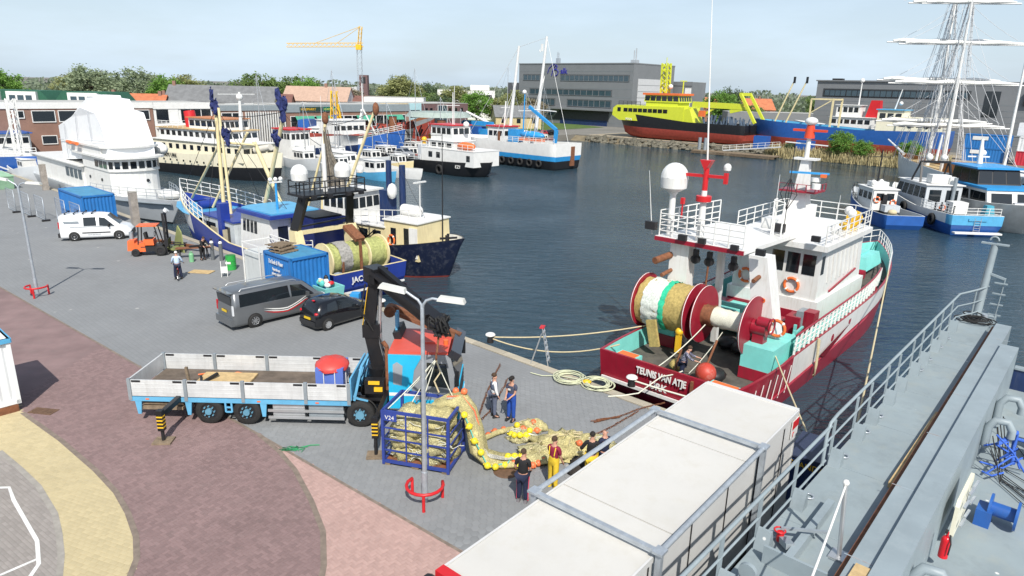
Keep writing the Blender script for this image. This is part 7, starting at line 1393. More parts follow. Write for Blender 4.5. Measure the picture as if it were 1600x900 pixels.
# cream passenger ship
v,f=vessel('passenger_ship','large cream and black former passenger ship across the basin',-114,44.2,A1+.22,26.8,7.0,(2.8,2.3,3.2),[blackp,creaml,redoxide],[(-1.2,-1.2,0),(.5,1.2,1)],sternw=.1,full=.66,inn=(creaml,creaml),z0=-.75)
house(v,2.5,22,-3,3,1.7,4.1,creaml,[('s',12,2.9,3.6,.1,.55),('f',4,2.9,3.6)],(.25,.12,whitef)); house(v,4,19,-2.8,2.8,4.22,5.8,whitef,[('s',11,4.8,5.5,.1,.4),('f',5,4.8,5.5,.05,.2)],(.3,.12,woodl),.3); house(v,10,18,-2,2,5.92,7.4,whitef,[('s',6,6.3,7.1,.05,.2),('f',5,6.3,7.1,.05,.2)],(.3,.12,mat('teak_orange',(.5,.2,.08),.6)),.2)
railing(v,[(0.4,-1.6,3.0),(2.5,-3.2,2.9)],.95,1,3,.035,whitef); railing(v,[(4,-3,5.92),(10,-3,5.92)],.9,1.2,3,.03,whitef); mastpole(v,(18.6,0,4.5),(19,0,11.2),.3,.16,whitef); b=MB(); b.bar((18.8,-2.4,9.6),(18.8,2.4,9.6),.12); b.bar((18.8,-3.4,10.9),(18.8,2.8,10.9),.1); b.sph((18.9,0,10.5),.5,8,5); b.o('mast_yard',whitef,v)
MB().cyl((8,0,5.9),(7.6,0,8.2),.9,.8,14).o('funnel',redp,v); text('ship_lettering','ZEEKADETKORPS URK',.75,blackp,v,frame((1.2,-3.55,1.75),(1,-.02,0),(0,0,1)),.02); 
for i in range(10): MB().cyl((6+i*1.5,-3.84,1.35),(6+i*1.5,-3.9,1.35),.17,n=8).o('porthole',glass,v)
MB().cyl((22.5,-.9,3.4),(25.5,-.9,4.0),.55,.45,10).o('covered_gun',mat('canvas',(.6,.57,.5),.9),v)
# blue trawler at far left
v,f=vessel('blue_trawler','bright blue trawler with white bow lettering at far left',-127,24.9,A1,25.5,6.4,(1.8,1.2,2.4),[bluep,whitef],[(-1.2,-1.2,0),(.2,.8,0)],sternw=.8,inn=(whitef,whitef)); text('bow_lettering','K 29',1.3,whitef,v,frame((13.6,-3.35,-.1),(1,.0,0),(0,0,1)),.05)
for z in (.0,.55,-.6): MB().b2(18.5,22.5,-3.22,-3.1,z,z+.14).o('white_stripe',whitef,v)
railing(v,[f(u,-1,.1) for u in (.35,.5,.65,.8,.9,.97)],1.0,1.2,3,.04,whitef); house(v,4,11,-2.5,2.5,.6,4.2,whitef,[('s',6,2.9,3.7),('f',5,2.9,3.7)],(.3,.14,bluep)); lattice((15,0,1.5),(15,0,9),.9,6,whitef,'mast',v); spar(v,(20,-1.,2),(15.2,0,7.5),.12,.1,'strut',whitef); spar(v,(10.6,-1,2),(14.8,0,6.5),.12,.1,'strut',whitef)
v,f=vessel('grey_workboat','small grey steel workboat with rounded stern by the fence',-108,23.9,A1,9,3.4,(.9,.6,1.5),[ghull],[(-1.2,-1,0)],sternw=.5)
house(v,3,5.5,-1,1,.2,1.9,whitef,[('s',2,1.1,1.6)],(.1,.08,whitef))
v,f=vessel('varnished_cutter','small cream topped wooden boat behind the blue trawler',-127,35,A1,12,3.8,(1.8,1.5,2.6),[mat('varnish',(.25,.07,.03),.4),cream],[(-.8,-.8,0),(.6,1.2,1)],z0=1.2,wl=-1); house(v,2,6,-1.2,1.2,1,3,whitef,[('s',3,1.9,2.6)],(.1,.1,whitef))
# white cruiser, blue 157 trawler, big white/navy hull, rusty hull
v,f=vessel('white_cruiser','small white motor cruiser in front of the passenger ship',-99,63.5,A1,12,3.4,(.1,.0,.5),[whitef],[(-1.0,-.9,0)],sternw=.8); house(v,3.4,8,-1.2,1.2,-.4,1.5,whitef,[('s',3,.4,1.1),('f',2,.4,1.1)],(.1,.08,whitef),.4)
v,f=vessel('blue_bow_trawler','white trawler with a blue bow numbered in white',-116,70.6,0,19,5.6,(2.2,1.6,4.0),[bluep,whitef],[(-1.2,-1.2,0),(.9,1.6,lambda x:0 if x>10.5 else 1)],inn=(whitef,whitef)); text('bow_number','Y 157',1.35,whitef,v,frame((12.2,-2.55,-.1),(1,.3,0),(0,-.2,1)),.06)
house(v,2,8,-2.6,2.6,1,4,whitef,[('s',7,2.6,3.4),('f',6,2.6,3.4)],(.3,.14,whitef)); railing(v,[f(u,-1,.1) for u in (.4,.55,.7,.8,.9,.97)],1,1.3,3,.04,whitef); b=MB(); b.bar((10,-2,2),(11.2,-.6,7.4),.22); b.bar((10,2,2),(11.2,.6,7.4),.22); b.bar((14,-1.5,2.6),(11.4,-.5,7.4),.18); b.bar((11.2,-1.2,7.3),(11.2,1.2,7.3),.3); ob('a_frame',b.mesh('a_frame',whitef),v); mastpole(v,(11.2,0,7.4),(11.2,0,12),.12,.08,whitef); b=MB(); b.bar((6,-2.6,6.2),(6,2.6,6.2),.15); b.bar((6,0,4),(6,0,6.2),.2); ob('blue_gantry',b.mesh('blue_gantry',bluep),v); house(v,-.2,1.8,-2.5,2.5,1.2,5.4,bluep,[],None,name='blue_stern_gantry')
v,f=vessel('red_white_tug','white wheelhouse boat with red roof behind the passenger ship',-113,62,A1,14,5,(1.2,1,2.2),[whitef,redp],[(-1,-1,0)]); house(v,5,10,-1.8,1.8,.5,4.4,whitef,[('s',5,2.9,3.8),('f',4,2.9,3.8)],(.3,.2,redp))
v,f=vessel('navy_white_ship','long navy and white hull with a rusty red sheer line',-109.5,66,A2,26,7,(3.6,2.8,5.0),[navy,whitef,redoxide],[(.2,.6,0),(1.0,1.6,1),(2.9,3.6,2)],inn=(redoxide,redoxide)); house(v,5,12,-2.6,2.6,2,5.5,whitef,[('s',5,3.8,4.6)],(.2,.1,whitef))
b=MB()
for i in range(40): p=(rnd.uniform(14,28),rnd.uniform(-3,3),2.2); q=(p[0]+rnd.uniform(-2,2),p[1]+rnd.uniform(-1,1),2.4+rnd.uniform(.6,3)); b.bar(p,q,rnd.uniform(.1,.3))
ob('deck_gear',b.mesh('deck_gear',dkmetal),v,kind='stuff')
v,f=vessel('rusty_hulk','rust red hull on the far quay behind the piles',-119.5,91,A2,17,6,(3.4,2.6,5.4),[redoxide],[(-1,-1,0),(1,2,0)],inn=(rust,rust),z0=.6)
for i,(s_,lab) in enumerate(((-103.9,'rusty brown mooring pile left of the silver car'),(-90.5,'rusty brown mooring pile right of the silver car'))):
    o_=T('mooring_pile',lab,'pile',W(s_,82),0,'brown mooring piles'); MB().cyl((0,0,-3),(0,0,6.2),.75,n=14).o('pile',rust,o_); MB().cyl((0,0,6.2),(0,0,6.3),.78,n=14).o('cap',dkmetal,o_)
t_=T('round_canopy','grey green round tank cover above the rusty piles','tank cover',W(-103.5,93,5.5)); MB().cyl((0,0,.6),(0,0,1.5),6.6,5.6,24).o('lid',mat('tank_green',(.3,.36,.33),.7),t_); MB().cyl((0,0,-6),(0,0,.6),.8,n=12).o('stem',steelg,t_)
# deck barge with car
v,f=vessel('deck_barge','black hulled deck barge with white deckhouse and tyre fenders',-97.5,76.3,A1,24.5,6.4,(.5,.3,.8),[blackp,whitef],[(-1.,-1,0)],sternw=.9,full=.8,deck=[(0,.1),(24,.1)],inn=(blackp,blackp),bp=2.5)
h=house(v,11.5,23.5,-2.8,2.8,.1,2.4,whitef,[('s',2,1,1.9,.05,.5,(.1,.42)),('s',1,.9,1.8,.1,.2,(.85,.95))],(.05,.1,whitef)); house(v,12.6,18.5,-2.2,2.2,2.5,3.6,whitef,[('s',3,2.7,3.4)],(.2,.1,whitef)); house(v,13,18,-2,2,3.7,6.0,whitef,[('s',4,4.7,5.6),('f',3,4.7,5.6),('a',3,4.7,5.6)],(.25,.14,redp),.15)
railing(v,[(.5,-3,.2),(11.5,-3,.2)],1.,1.6,2,.04,whitef); railing(v,[(11.6,-2.8,2.5),(23.4,-2.8,2.5)],.9,1.2,2,.035,whitef); mastpole(v,(16,0,6.1),(16,0,11),.12,.06,whitef); b=MB(); b.bar((16,-1.4,9),(16,1.4,9),.1); b.bar((17.4,-1,6.1),(17.4,-1,12),.06); ob('mast_yard',b.mesh('mast_yard',whitef),v); tyres(v,[(16.5,-3.45,-.7)],'y',.6,.22); MB().sph((20.6,-1.5,3.1),(2.0,.8,.6),10,6).o('rescue_boat',orangep,v); text('hull_lettering','EZ1',.7,whitef,v,frame((20.0,-3.35,-.2),(1,.08,0),(0,0,1)),.03)
MB().sph((19,0,6.2),.5,8,6).o('radome',whitef,v); MB().box((10.2,-.4,1.4),(2,2.4,2.4)).o('grey_cabinet',ghull,v)
cs=T('silver_car','silver car parked on the deck barge','car',W(-92.8,75.5,.12),A1); ST=[(-2,.7,.8,.75,.7),(-1.7,.9,1.0,.82,.7),(-1.2,.9,1.4,.84,.6),(.2,.9,1.44,.85,.62),(1.0,.88,.98,.84,.7),(1.9,.7,.82,.8,.7),(2.1,.45,.6,.7,.6)]
carshell(cs,ST,mat('silver',(.45,.46,.48),.3,.6)); sidewin(cs,ST,[(-1.2,.1),(-1,.85),(.1,.9),(.8,.1)]); topwin(cs,ST,.25,.98); [wheel(cs,(x,y*.78,.32),.32,.2,y,alloy,0) for x in (-1.25,1.25) for y in (-1,1)]
t_=T('yellow_figure_buoy','yellow figure shaped buoy frame standing on the barge','buoy',W(-91.6,79,.1)); MB().cyl((0,0,.0),(0,0,2.4),.6,.35,10).o('body',yellowp,t_); MB().sph((0,0,2.9),.5,8,6).o('top_mark',yellowp,t_)
v,f=vessel('small_blue_boat','small pale blue open boat with white cabin near the barge',-86.5,62,A1,8.5,2.8,(-.3,-.5,.1),[skyb2,whitef],[(-1.1,-1,0)],sternw=.8); house(v,2,4.8,-.9,.9,-.9,1.2,whitef,[('s',2,.2,.9),('f',2,.2,.9)],(.1,.06,whitef))
v,f=vessel('white_pontoon','white flat pontoon boat moored ahead of the barge',-88.5,66.5,A1,11,2.8,(-.2,-.4,.1),[whitef],[(-1.1,-1,0)],sternw=.9)
# yellow barge with blue crane
v,f=vessel('yellow_barge','yellow hulled crane barge with blue knuckle crane',-112,101,A1,20,7,(2.2,2.0,3.0),[yellowp],[(-1.0,-1,0)],sternw=.9,full=.75); b=MB(); b.bar((10,-2.5,2),(10,-2.5,5.2),.7); b.bar((10,-2.5,5),(18,-2.5,5.0),.7,.8); b.bar((17.8,-2.5,5),(18.6,-2.5,1.5),.6); b.box((16,-2.5,3.2),(4,2,1.6)); ob('blue_crane',b.mesh('blue_crane',skyb),v); MB().bar((6,-3,2.4),(11,-3,4.6),.5,.6).o('black_jib',blackp,v); MB().box((13.5,-2.5,3.2),(3.4,2.2,2.4)).o('blue_cabin',bluep,v)
v,f=vessel('maroon_sailing_barge','maroon sailing barge with white bowsprit beyond the crane barge',-103,109,A1,16,5,(1.5,1.2,2.6),[mat('dark_maroon',(.1,.01,.02),.5),whitef],[(-1,-1,0)]); spar(v,(8,0,1.4),(-9,0,6.5),.4,.25,'furled_sail',whitef); MB().b2(3,9,-1.6,1.6,.6,2.0).o('cabin_trunk',whitef,v)
# blue black white ship with two masts
v,f=vessel('two_masted_ship','white, blue and black steel ship with two tall white masts',-97,95,A1,24.5,7.4,(2.9,2.6,3.0),[blackp,skyb,whitef,redoxide],[(-1.25,-1.2,0),(-.0,.0,1),(.8,.8,2)],sternw=.95,full=.72,bp=2.4,inn=(whitef,whitef),flip=True); tyres(v,[(6+i*2.15,-3.85,-.55) for i in range(8)],'y',.5,.2); house(v,7,11,-2,2,2,5,whitef,[('s',3,3.4,4.3),('f',3,3.4,4.3)],(.25,.2,redp))
MB().b2(9.6,10.2,-2.05,-1.98,2.2,4.2).o('wooden_door',rust,v); railing(v,[(12,-3.6,2.7),(24,-3.5,2.9)],.9,1.4,3,.04,whitef); MB().box((13.6,-1.6,3.7),(2.2,1.6,2.2)).o('blue_casing',skyb,v); MB().sph((18,-2.2,4.0),(2.9,.9,.7),12,6).o('lifeboat',skyb,v); MB().b2(15.6,20.4,-2.9,-1.5,3.0,3.5).o('lifeboat_cradle',orangep,v); b=MB(); b.bar((23,-2,3),(23.2,-2,5.2),.5); b.bar((23.2,-2,5.2),(17,-2,8.8),.4,.5); ob('blue_davit',b.mesh('blue_davit',skyb),v); spar(v,(23.0,-2,8.2),(16.5,-2,8.4),.1,.08,'davit_boom',whitef)
spar(v,(10.4,.2,3),(12.3,.2,19),.34,.2,'mast',whitef); spar(v,(16.6,.2,3),(18.6,.2,20.4),.36,.2,'mast',whitef); spar(v,(9.2,0,3),(9.6,0,9.5),.2,.12,'mast',whitef); spar(v,(14.4,-.5,3),(14.6,-.5,11),.16,.1,'mast',skyb); b=MB(); b.bar((14.5,-2,8),(14.5,1.5,8),.12); b.bar((9.5,-1.2,8.4),(9.5,1.2,8.4),.1); b.bar((18.2,-1,17.8),(17.2,0,18.2),.12); b.box((17.6,.2,18.6),(.3,.3,1.2)); b.sph((14.5,-.5,11.2),.4,8,5); ob('crosstree',b.mesh('crosstree',whitef),v)
b=MB(); b.tube([(12.3,.2,18.8),(0,0,3)],.04,4); b.tube([(12.3,.2,18.8),(18.6,.2,20.2)],.03,4); b.tube([(18.6,.2,20.2),(24.3,0,3)],.04,4); [b.tube([(18.4,.2,14),(18+q,-3.4,2.8)],.035,4) for q in (-1,0,1.2)]; [b.tube([(12,.2,13),(11+q,-3.4,2.8)],.035,4) for q in (-1,.5)]; ob('rigging',b.mesh('rigging',whitef),v)
MB().b2(23.6,24.6,.6,1.6,-.9,2.4).o('rusty_ramp',rust,v)
# lime survey ship on the slip
v,f=vessel('survey_ship','lime yellow and black survey ship standing on the slipway',-68.3,160,A1+PI,37,8.6,(4.6,4.7,6.6),[redoxide,blackp,limep],[(1.1,1.2,0),(2.4,3.0,1),(3.2,4.4,1)],sternw=.95,full=.72,bp=2.6,wl=1.2,inn=(blackp,blackp),n=24)
MB().prism([(16,4.4),(34.5,4.4),(36.8,5.6),(36.6,7.4),(35.5,8.2),(16,8.2)],-4.2,4.2,'y').o('main_house',limep,v)
for i in range(9): MB().b2(20.5+i*1.45,21.7+i*1.45,4.2,4.26,6.6,7.5).o('window',glass,v)
MB().b2(34.2,35.2,4.2,4.26,6.6,7.6).o('window',glass,v)
h=house(v,18.5,27.5,-3,3,8.2,9.2,limep); h=house(v,18,28,-3.2,3.2,9.2,10.9,limep,[('p',6,9.5,10.7,.03,.15),('f',5,9.5,10.7),('a',5,9.5,10.7)],(.5,.5,orangep),.3,.3); railing(v,[(28.5,4,8.2),(35.3,3.6,8.2)],1.,1.5,3,.05,dkmetal)
lattice((24,0,11.4),(24.2,0,18.6),1.6,6,limep,'mast',v,.22); b=MB(); b.bar((24,-2.2,16.8),(24,2.2,16.8),.2); b.bar((24,-2,14),(24,2,14),.2); b.cyl((19,0,11.4),(19,0,14.5),.15); b.bar((19,-1.6,14.4),(19,1.6,14.4),.2); b.cyl((24.2,0,18.6),(24.2,0,20),.1); ob('mast_yard',b.mesh('mast_yard',limep),v); MB().sph((22.5,0,13),.6,10,6).o('radome',white,v)
MB().prism([(13,4),(16.2,4),(16.2,7.6),(14.6,8)],-1,4.1,'y').o('crane_pedestal',limep,v); b=MB(); b.bar((14.8,2,9),(2,2,8.8),.9,1.3); b.bar((12,2,6.4),(8.6,2,8.6),.5); b.bar((5,2,7.6),(1.6,2,8.4),.8); ob('deck_crane',b.mesh('deck_crane',limep),v); b=MB(); b.bar((-1.6,2.8,5.2),(2.6,2.6,11.6),.6,.6); b.bar((-1.6,-2.8,5.2),(2.6,-2.6,11.6),.6,.6); b.bar((2.6,-2.8,11.6),(2.6,2.8,11.6),.6,.7); ob('stern_frame',b.mesh('stern_frame',limep),v)
b=MB()
for i in range(40): x,y=rnd.uniform(.5,12),rnd.uniform(-3.2,3.6); b.bar((x,y,4),(x+rnd.uniform(-1,1),y,4.4+rnd.uniform(.4,2.4)),rnd.uniform(.15,.4))
ob('deck_gear',b.mesh('deck_gear',mat('gear_blue',(.1,.14,.2),.6)),v,kind='stuff'); MB().box((11.6,3.2,6.9),(1.4,1,1.4)).o('orange_locker',orangep,v); text('bow_lettering','GEOSURVEYOR',.8,whitef,v,frame((35.4,3.2,4.5),(-1,.35,0),(0,0,1)),.04)
for x in (3,9,15,21,27): MB().b2(x,x+1.4,-1,1,-.2,.9).o('keel_block',wood,v)
# long blue ship on the slip and smaller ones behind
v,f=vessel('blue_coaster','long blue and red hull standing on the slip behind the reeds',-28.5,163,A1+PI,41,7.6,(5.4,4.9,6.2),[redoxide,bluep],[(.9,.9,0),(2.0,2.6,1),(2.8,3.4,1)],sternw=.85,full=.78,wl=.9,inn=(skyb2,bluep),n=24)
for x in (3,10,17,24,31): MB().b2(x,x+1.4,-1,1,-.2,.7).o('keel_block',wood,v)
house(v,1,9.5,-3,3,4.6,7.8,creaml,[('p',5,6,7)],(.2,.1,creaml)); house(v,8.5,13.5,-2.6,2.6,4.6,9.2,creaml,[('p',3,7.5,8.6),('f',4,7.5,8.6)],(.3,.2,skyb2)); [MB().cyl((4+3*i,3.0,6.3),(4+3*i,3.08,6.3),.5,n=14).o('round_port',glass,v) for i in range(2)]; MB().sph((10,0,10.6),.4,8,5).o('radome',whitef,v); mastpole(v,(11,0,9.4),(10.2,0,13.4),.15,.08,whitef)
for x,dx in ((32,2.4),(34.6,2.2)): spar(v,(x+1.4,.5,5),(x-dx,.5,15),.2,.14,'derrick',cream); MB().box((x-dx,.5,15),(.4,.4,1.4)).o('derrick_head',blackp,v)
b=MB(); b.bar((22.6,-3,5),(22.6,-3,11.2),.35); b.bar((22.6,3,5),(22.6,3,11.2),.35); b.bar((22.6,-3.2,11),(22.6,3.2,11),.35); b.bar((27.2,-3,11),(22.6,-3,11),.3); b.bar((27.2,3,5),(27.2,3,11),.3); b.bar((27.2,3,11),(22.6,3,11),.3); b.bar((27.2,-3,11),(27.2,3,11),.3); b.bar((27.2,3,8),(22.6,3,11),.2); ob('yellow_gantry',b.mesh('yellow_gantry',cream),v)
v,f=vessel('white_red_ship','white ship with red funnel and green hull behind the blue coaster',-41,171,A1+PI,22,7,(5,4.6,6),[mat('dark_green',(.02,.1,.05),.5),whitef],[(1,1.4,0),(3.2,3.8,1)],wl=.6); house(v,4,13,-2.6,2.6,4.2,7.2,whitef,[('p',6,5.8,6.7)],(.3,.12,whitef)); house(v,7,12,-2,2,7.3,9.8,whitef,[('p',4,8.3,9.4),('f',3,8.3,9.4)],(.3,.12,whitef)); MB().prism([(3,7.3),(6,7.3),(5.2,11),(3.4,11)],-1,1,'y').o('funnel',redp,v); mastpole(v,(8,0,9.9),(8,0,15),.15,.1,whitef); MB().sph((8,0,15.2),.5,8,6).o('radome',whitef,v); railing(v,[(0.5,2.6,5),(4,2.9,5)],1,1,3,.05,whitef)
# jetty and ramp
t_=T('floating_jetty','weathered timber jetty with link ramp off the far bank','jetty',W(-66.5,146.8,-1.5),A1)
for i in range(12): MB().b2(-9.2+i*1.6,-9.2+i*1.6+1.5,-1.6,1.6,.5,.7).o('deck_plank',wood,t_)
for x in (-9,-3,3,9): MB().b2(x-.3,x+.3,-1.4,1.4,-.6,.5).o('float',dkmetal,t_)
for z in (.15,.35): MB().b2(-9.3,10,-1.75,-1.6,z-.06,z+.06).o('fender_rail',wood,t_)
for x in (-8.6,-7.2): MB().cyl((x,.9,-2),(x,.9,3.4),.4,n=10).o('pile',steelg,t_)
MB().bar((-3,1.7,.9),(9,3.6,2.4),1.3,.2).o('ramp',ghull,t_); railing(t_,[(-3,1.1,1),(9,3.,2.5)],1,1.5,2,.04,whitef); MB().box((3.5,6.6,2.9),(3,2.2,2.8)).o('blue_kiosk',bluep,t_); MB().box((13,7,2.8),(3.4,2,2.2)).o('blue_locker',bluep,t_)
# police style boats at right
def axis(s0,t0,s1,t1): a,c=W(s0,t0),W(s1,t1); return math.atan2(c[1]-a[1],c[0]-a[0])
az=axis(-16.6,80,-24.2,89.5)
v,f=vessel('small_blue_launch','small blue launch with white cabin and orange lifebuoys at right',-16.6,80.2,az,13.5,4.2,(.0,-.1,1.3),[bluep,whitef],[(-1.,-1.,0)],sternw=.9,full=.5,inn=(ghull,ghull)); house(v,5.2,9.4,-1.3,1.3,-.3,2.0,whitef,[('a',2,.8,1.6),('p',3,.8,1.6),('s',3,.8,1.6)],(.15,.1,whitef),.3); lifering(v,(5.1,-.9,.6),'x'); lifering(v,(5.1,.9,.9),'x'); mastpole(v,(7.6,0,2.1),(7.6,0,6.2),.1,.06,blackp); b=MB(); b.bar((7.6,-1,5.4),(7.6,1,5.4),.08); b.bar((8.6,.8,2.1),(8.9,.9,5.6),.04); b.bar((9,-1.2,2),(9,-1.2,4.2),.04); ob('aerial',b.mesh('aerial',dkmetal),v); b=MB(); b.box((7.4,0,2.4),(1.4,1.8,.5)); b.sph((6.8,.8,2.6),.3,8,5); b.sph((8,-.6,2.6),.26,8,5); b.o('roof_gear',whitef,v); MB().sph((2.2,.4,.0),(.5,.5,.3),8,5).o('rope_heap',rope,v); MB().box((3.6,0,.2),(1,1.6,.7)).o('deck_locker',ghull,v); MB().box((5.0,.1,.6),(.3,.5,1.8)).o('black_post',blackp,v); railing(v,[f(u,s,.1) for u,s in ((.55,-1),(.7,-1),(.85,-1),(.97,-1),(.97,1),(.85,1),(.7,1),(.55,1))],.6,1,2,.025,dkmetal)
az2=axis(-10.6,82.2,-21.5,96)
v,f=vessel('patrol_boat','blue and white patrol boat with dark raked windows in the middle at right',-10.6,82.3,az2,18.5,5.2,(.6,.4,1.6),[bluep,skyb2,whitef],[(-.9,-.9,0),(-.4,.0,lambda x:1 if x<1 else 2)],sternw=.95,full=.55,inn=(whitef,whitef))
MB().b2(-.1,-.02,-.9,.9,.05,.3).o('stern_name_board',skyb2,v); b=MB(); [b.bar((-.1,-.3,-.9+.25*k),(-.1,.3,-.9+.25*k),.04) for k in range(5)]; b.bar((-.1,-.3,-1),(-.1,-.3,.4),.04); b.bar((-.1,.3,-1),(-.1,.3,.4),.04); ob('stern_ladder',b.mesh('stern_ladder',chrome),v); MB().b2(-.6,0,-2.3,2.3,-1.2,-1.05).o('swim_platform',whitef,v)
house(v,7,14.4,-1.9,1.9,.1,2.7,ghull,[('p',5,1.2,2.4,.04,.15),('s',5,1.2,2.4,.04,.15),('f',4,1.2,2.4,.04,.15),('a',2,.9,2.2,.05,.3)],(.2,.1,whitef),1.2); b=MB(); b.bar((9,-1.7,2.8),(9.8,-1.5,5),.2); b.bar((9,1.7,2.8),(9.8,1.5,5),.2); b.bar((9.8,-1.6,5),(9.8,1.6,5),.25); b.bar((11,-1.7,2.8),(10,-1.5,5),.15); b.bar((11,1.7,2.8),(10,1.5,5),.15); ob('radar_arch',b.mesh('radar_arch',blackp),v); b=MB(); b.box((8.2,.2,3.3),(1.2,2,.9)); b.sph((9.8,.8,5.5),.4,8,5); b.sph((9.8,-.8,5.5),.35,8,5); b.box((7.6,-.9,3.2),(.6,.6,.8)); b.cyl((9.9,0,5),(9.6,0,8),.16,.1); b.o('roof_gear',whitef,v)
tyres(v,[(3.4,2.75,-.4),(9.6,2.8,-.1)],'y',.45,.2); lifering(v,(4.2,1.4,.7),'x'); railing(v,[(.3,2.3,.4),(6.5,2.45,.4)],.9,1,3,.03,whitef); railing(v,[(.3,-2.3,.4),(.3,2.3,.4)],.9,1.1,3,.03,whitef); MB().box((4.8,-.4,.7),(1.4,1.6,1.2)).o('white_locker',whitef,v); MB().box((1.0,-1.4,.8),(1.,1.1,1.5),taper=.6).o('blue_cover',mat('teal_canvas',(.06,.3,.4),.8,var=.2),v); b=MB(); [b.cyl((1.6+1.2*q,1.6,.0),(1.6+1.2*q,1.6,1.3),.08) for q in range(4)]; b.o('black_bollard',blackp,v); MB().cyl((6.8,-.9,.2),(6.8,-.9,3.6),.2).o('exhaust',steelg,v)
az3=axis(-8,88,-18,101)
v,f=vessel('catamaran','grey catamaran with two tier blue roof beside the patrol boat',-18.2,102,az3+PI,19,6.6,(1.2,1.0,1.6),[mat('bare_alu',(.4,.42,.43),.35,.6)],[(-.9,-.8,0)],sternw=.95,full=.82,bp=3.,inn=(whitef,whitef)); house(v,5.5,16,-2.8,2.8,.6,2.6,whitef,[('s',3,1.3,2.3,.03,.12),('p',3,1.3,2.3,.03,.12),('f',2,1.2,2.3,.05,.2)],(.15,.25,skyb),.7); house(v,7,12.5,-2.3,2.3,2.85,4.5,blackp,[('s',3,3,4.3,.02,.1),('f',3,3,4.3,.02,.1)],(.35,.2,skyb),.6,.0,.15,gl=glass); mastpole(v,(8,0,4.7),(7.6,0,7.5),.3,.15,whitef); b=MB(); b.cyl((17.2,-1.0,1.4),(17.2,1.2,1.4),.25); b.box((17,0,1.2),(.8,.7,.5)); b.o('anchor_winch',chrome,v); b=MB(); b.bar((7.5,-1.2,5.5),(7.5,1.2,5.5),.15); b.sph((7.4,.5,5.9),.35,8,5); b.o('radar',whitef,v)
v,f=vessel('grey_launch','pale grey vessel with white canopy frame at the right edge',-14.4,106.6,az3+PI,14,5.4,(1.4,1.2,1.8),[ghull],[(-.9,-.9,0)],sternw=.9,inn=(ghull,ghull)); house(v,4,11,-2.2,2.2,.5,3.2,ghull,[('s',3,1.6,2.8),('f',2,1.6,2.8)],(.2,.1,whitef)); MB().b2(9,15,-2.4,2.4,4.0,4.15).o('canopy',whitef,v); [MB().bar((x,y,1),(x,y,4.0),.08).o('canopy_post',whitef,v) for x in (9.3,14.7) for y in (-2.2,2.2)]; railing(v,[(4,-2.4,1.3),(15.5,-2,1.6)],1,1,3,.035,whitef)
# tall ship
v,f=vessel('tall_ship','white square rigger with furled sails and varnished deckhouses',-9.6,107,az2,34,6.2,(2.2,1.6,2.8),[whitef,navy],[(-.9,-.9,0),(.6,.9,0)],sternw=.5,full=.55,inn=(mat('varnish2',(.4,.17,.05),.4),whitef),deckm=woodl)
for a,c in ((5,9),(13,17)): MB().b2(a,c,-1.3,1.3,1.0,2.9).o('deckhouse',mat('varnish2',(.4,.17,.05),.4),v)
sailm=mat('furled_sail',(.75,.75,.72),.9,var=.08,scale=2,bump=.4,bscale=5)
TM=((14.0,0),(17.4,0))
yards=((14.2,15.6),(13.6,20.2),(12.2,25.4),(14.6,8.4))
for k,(mx_,my_) in enumerate(((24,0),(19.6,0))):
    spar(v,(mx_,0,1),(mx_+.4,0,15),.34,.26,'lower_mast',whitef); spar(v,(mx_+.4,0,14),(mx_+1.0,0,33),.2,.1,'topmast',whitef)
    for j,(z,w_) in enumerate(((8.2,8.6),(14.4,9.4),(20.0,8.8),(25.6,6.6))):
        x=mx_+.4+.02*z; d=Vector((.06+.05*k,1,0)).normalized(); zz=z-.5*k
        p,q=Vector((x,0,zz))-d*w_,Vector((x,0,zz))+d*w_; yd=MB().cyl(p,q,.12,.1,8).o('yard',whitef,v); pts=[p.lerp(q,.05+.9*i/9)+Vector((0,0,.2+.05*((i*7)%3))) for i in range(10)]; MB().tube(pts,[.13]+[.23+.05*((i*5)%3) for i in range(8)]+[.18],7).o('furled_sail',sailm,yd)
    b=MB()
    for sg in (-1,1):
        for q in range(4): b.tube([(mx_+.5,sg*.2,15),(mx_-.5+q*.6,sg*3.0,1.8)],.055,4)
        for q in range(18): kk=q/18; z=lerp(2.4,14.4,kk); y=sg*lerp(2.9,.3,kk); b.tube([(lerp(mx_-.5,mx_+.5,kk),y,z),(lerp(mx_+1.3,mx_+.5,kk),y,z)],.03,4)
        for q in range(3): b.tube([(mx_+.9,sg*.1,27),(mx_+q*.5,sg*1.4,15)],.045,4)
        for q in range(7): b.tube([(mx_+.8,sg*rnd.uniform(0,.3),rnd.uniform(18,32)),(mx_+rnd.uniform(-9,7),sg*rnd.uniform(1.5,3),2)],.035,4)
        for zz in (8.2,14.4,20,25.6): b.tube(sag((mx_+.8,0,zz+5),(mx_+.8,sg*7.5,zz+.2),.3,5),.03,4)
        for q in range(14): kk=q/14; z=lerp(15,26,kk); b.tube([(mx_+.3,sg*lerp(1.4,.2,kk),z),(mx_+1.2,sg*lerp(1.4,.2,kk),z)],.025,4)
    b.tube([(mx_+1,0,32),(33,0,3)],.03,4); b.tube([(mx_+.6,0,20),(36,0,4)],.03,4); b.tube([(mx_+.6,0,24),(2,0,3)],.03,4); b.tube([(mx_+.4,0,15),(4,-2,2.4)],.03,4)
    ob('rigging',b.mesh('rigging',mat('rigging',(.6,.61,.62),.8)),v,kind='stuff')
spar(v,(32,0,2.6),(38.5,0,4.6),.24,.12,'bowsprit',whitef); spar(v,(5,0,1),(5.4,0,17),.24,.12,'mizzen_mast',whitef)

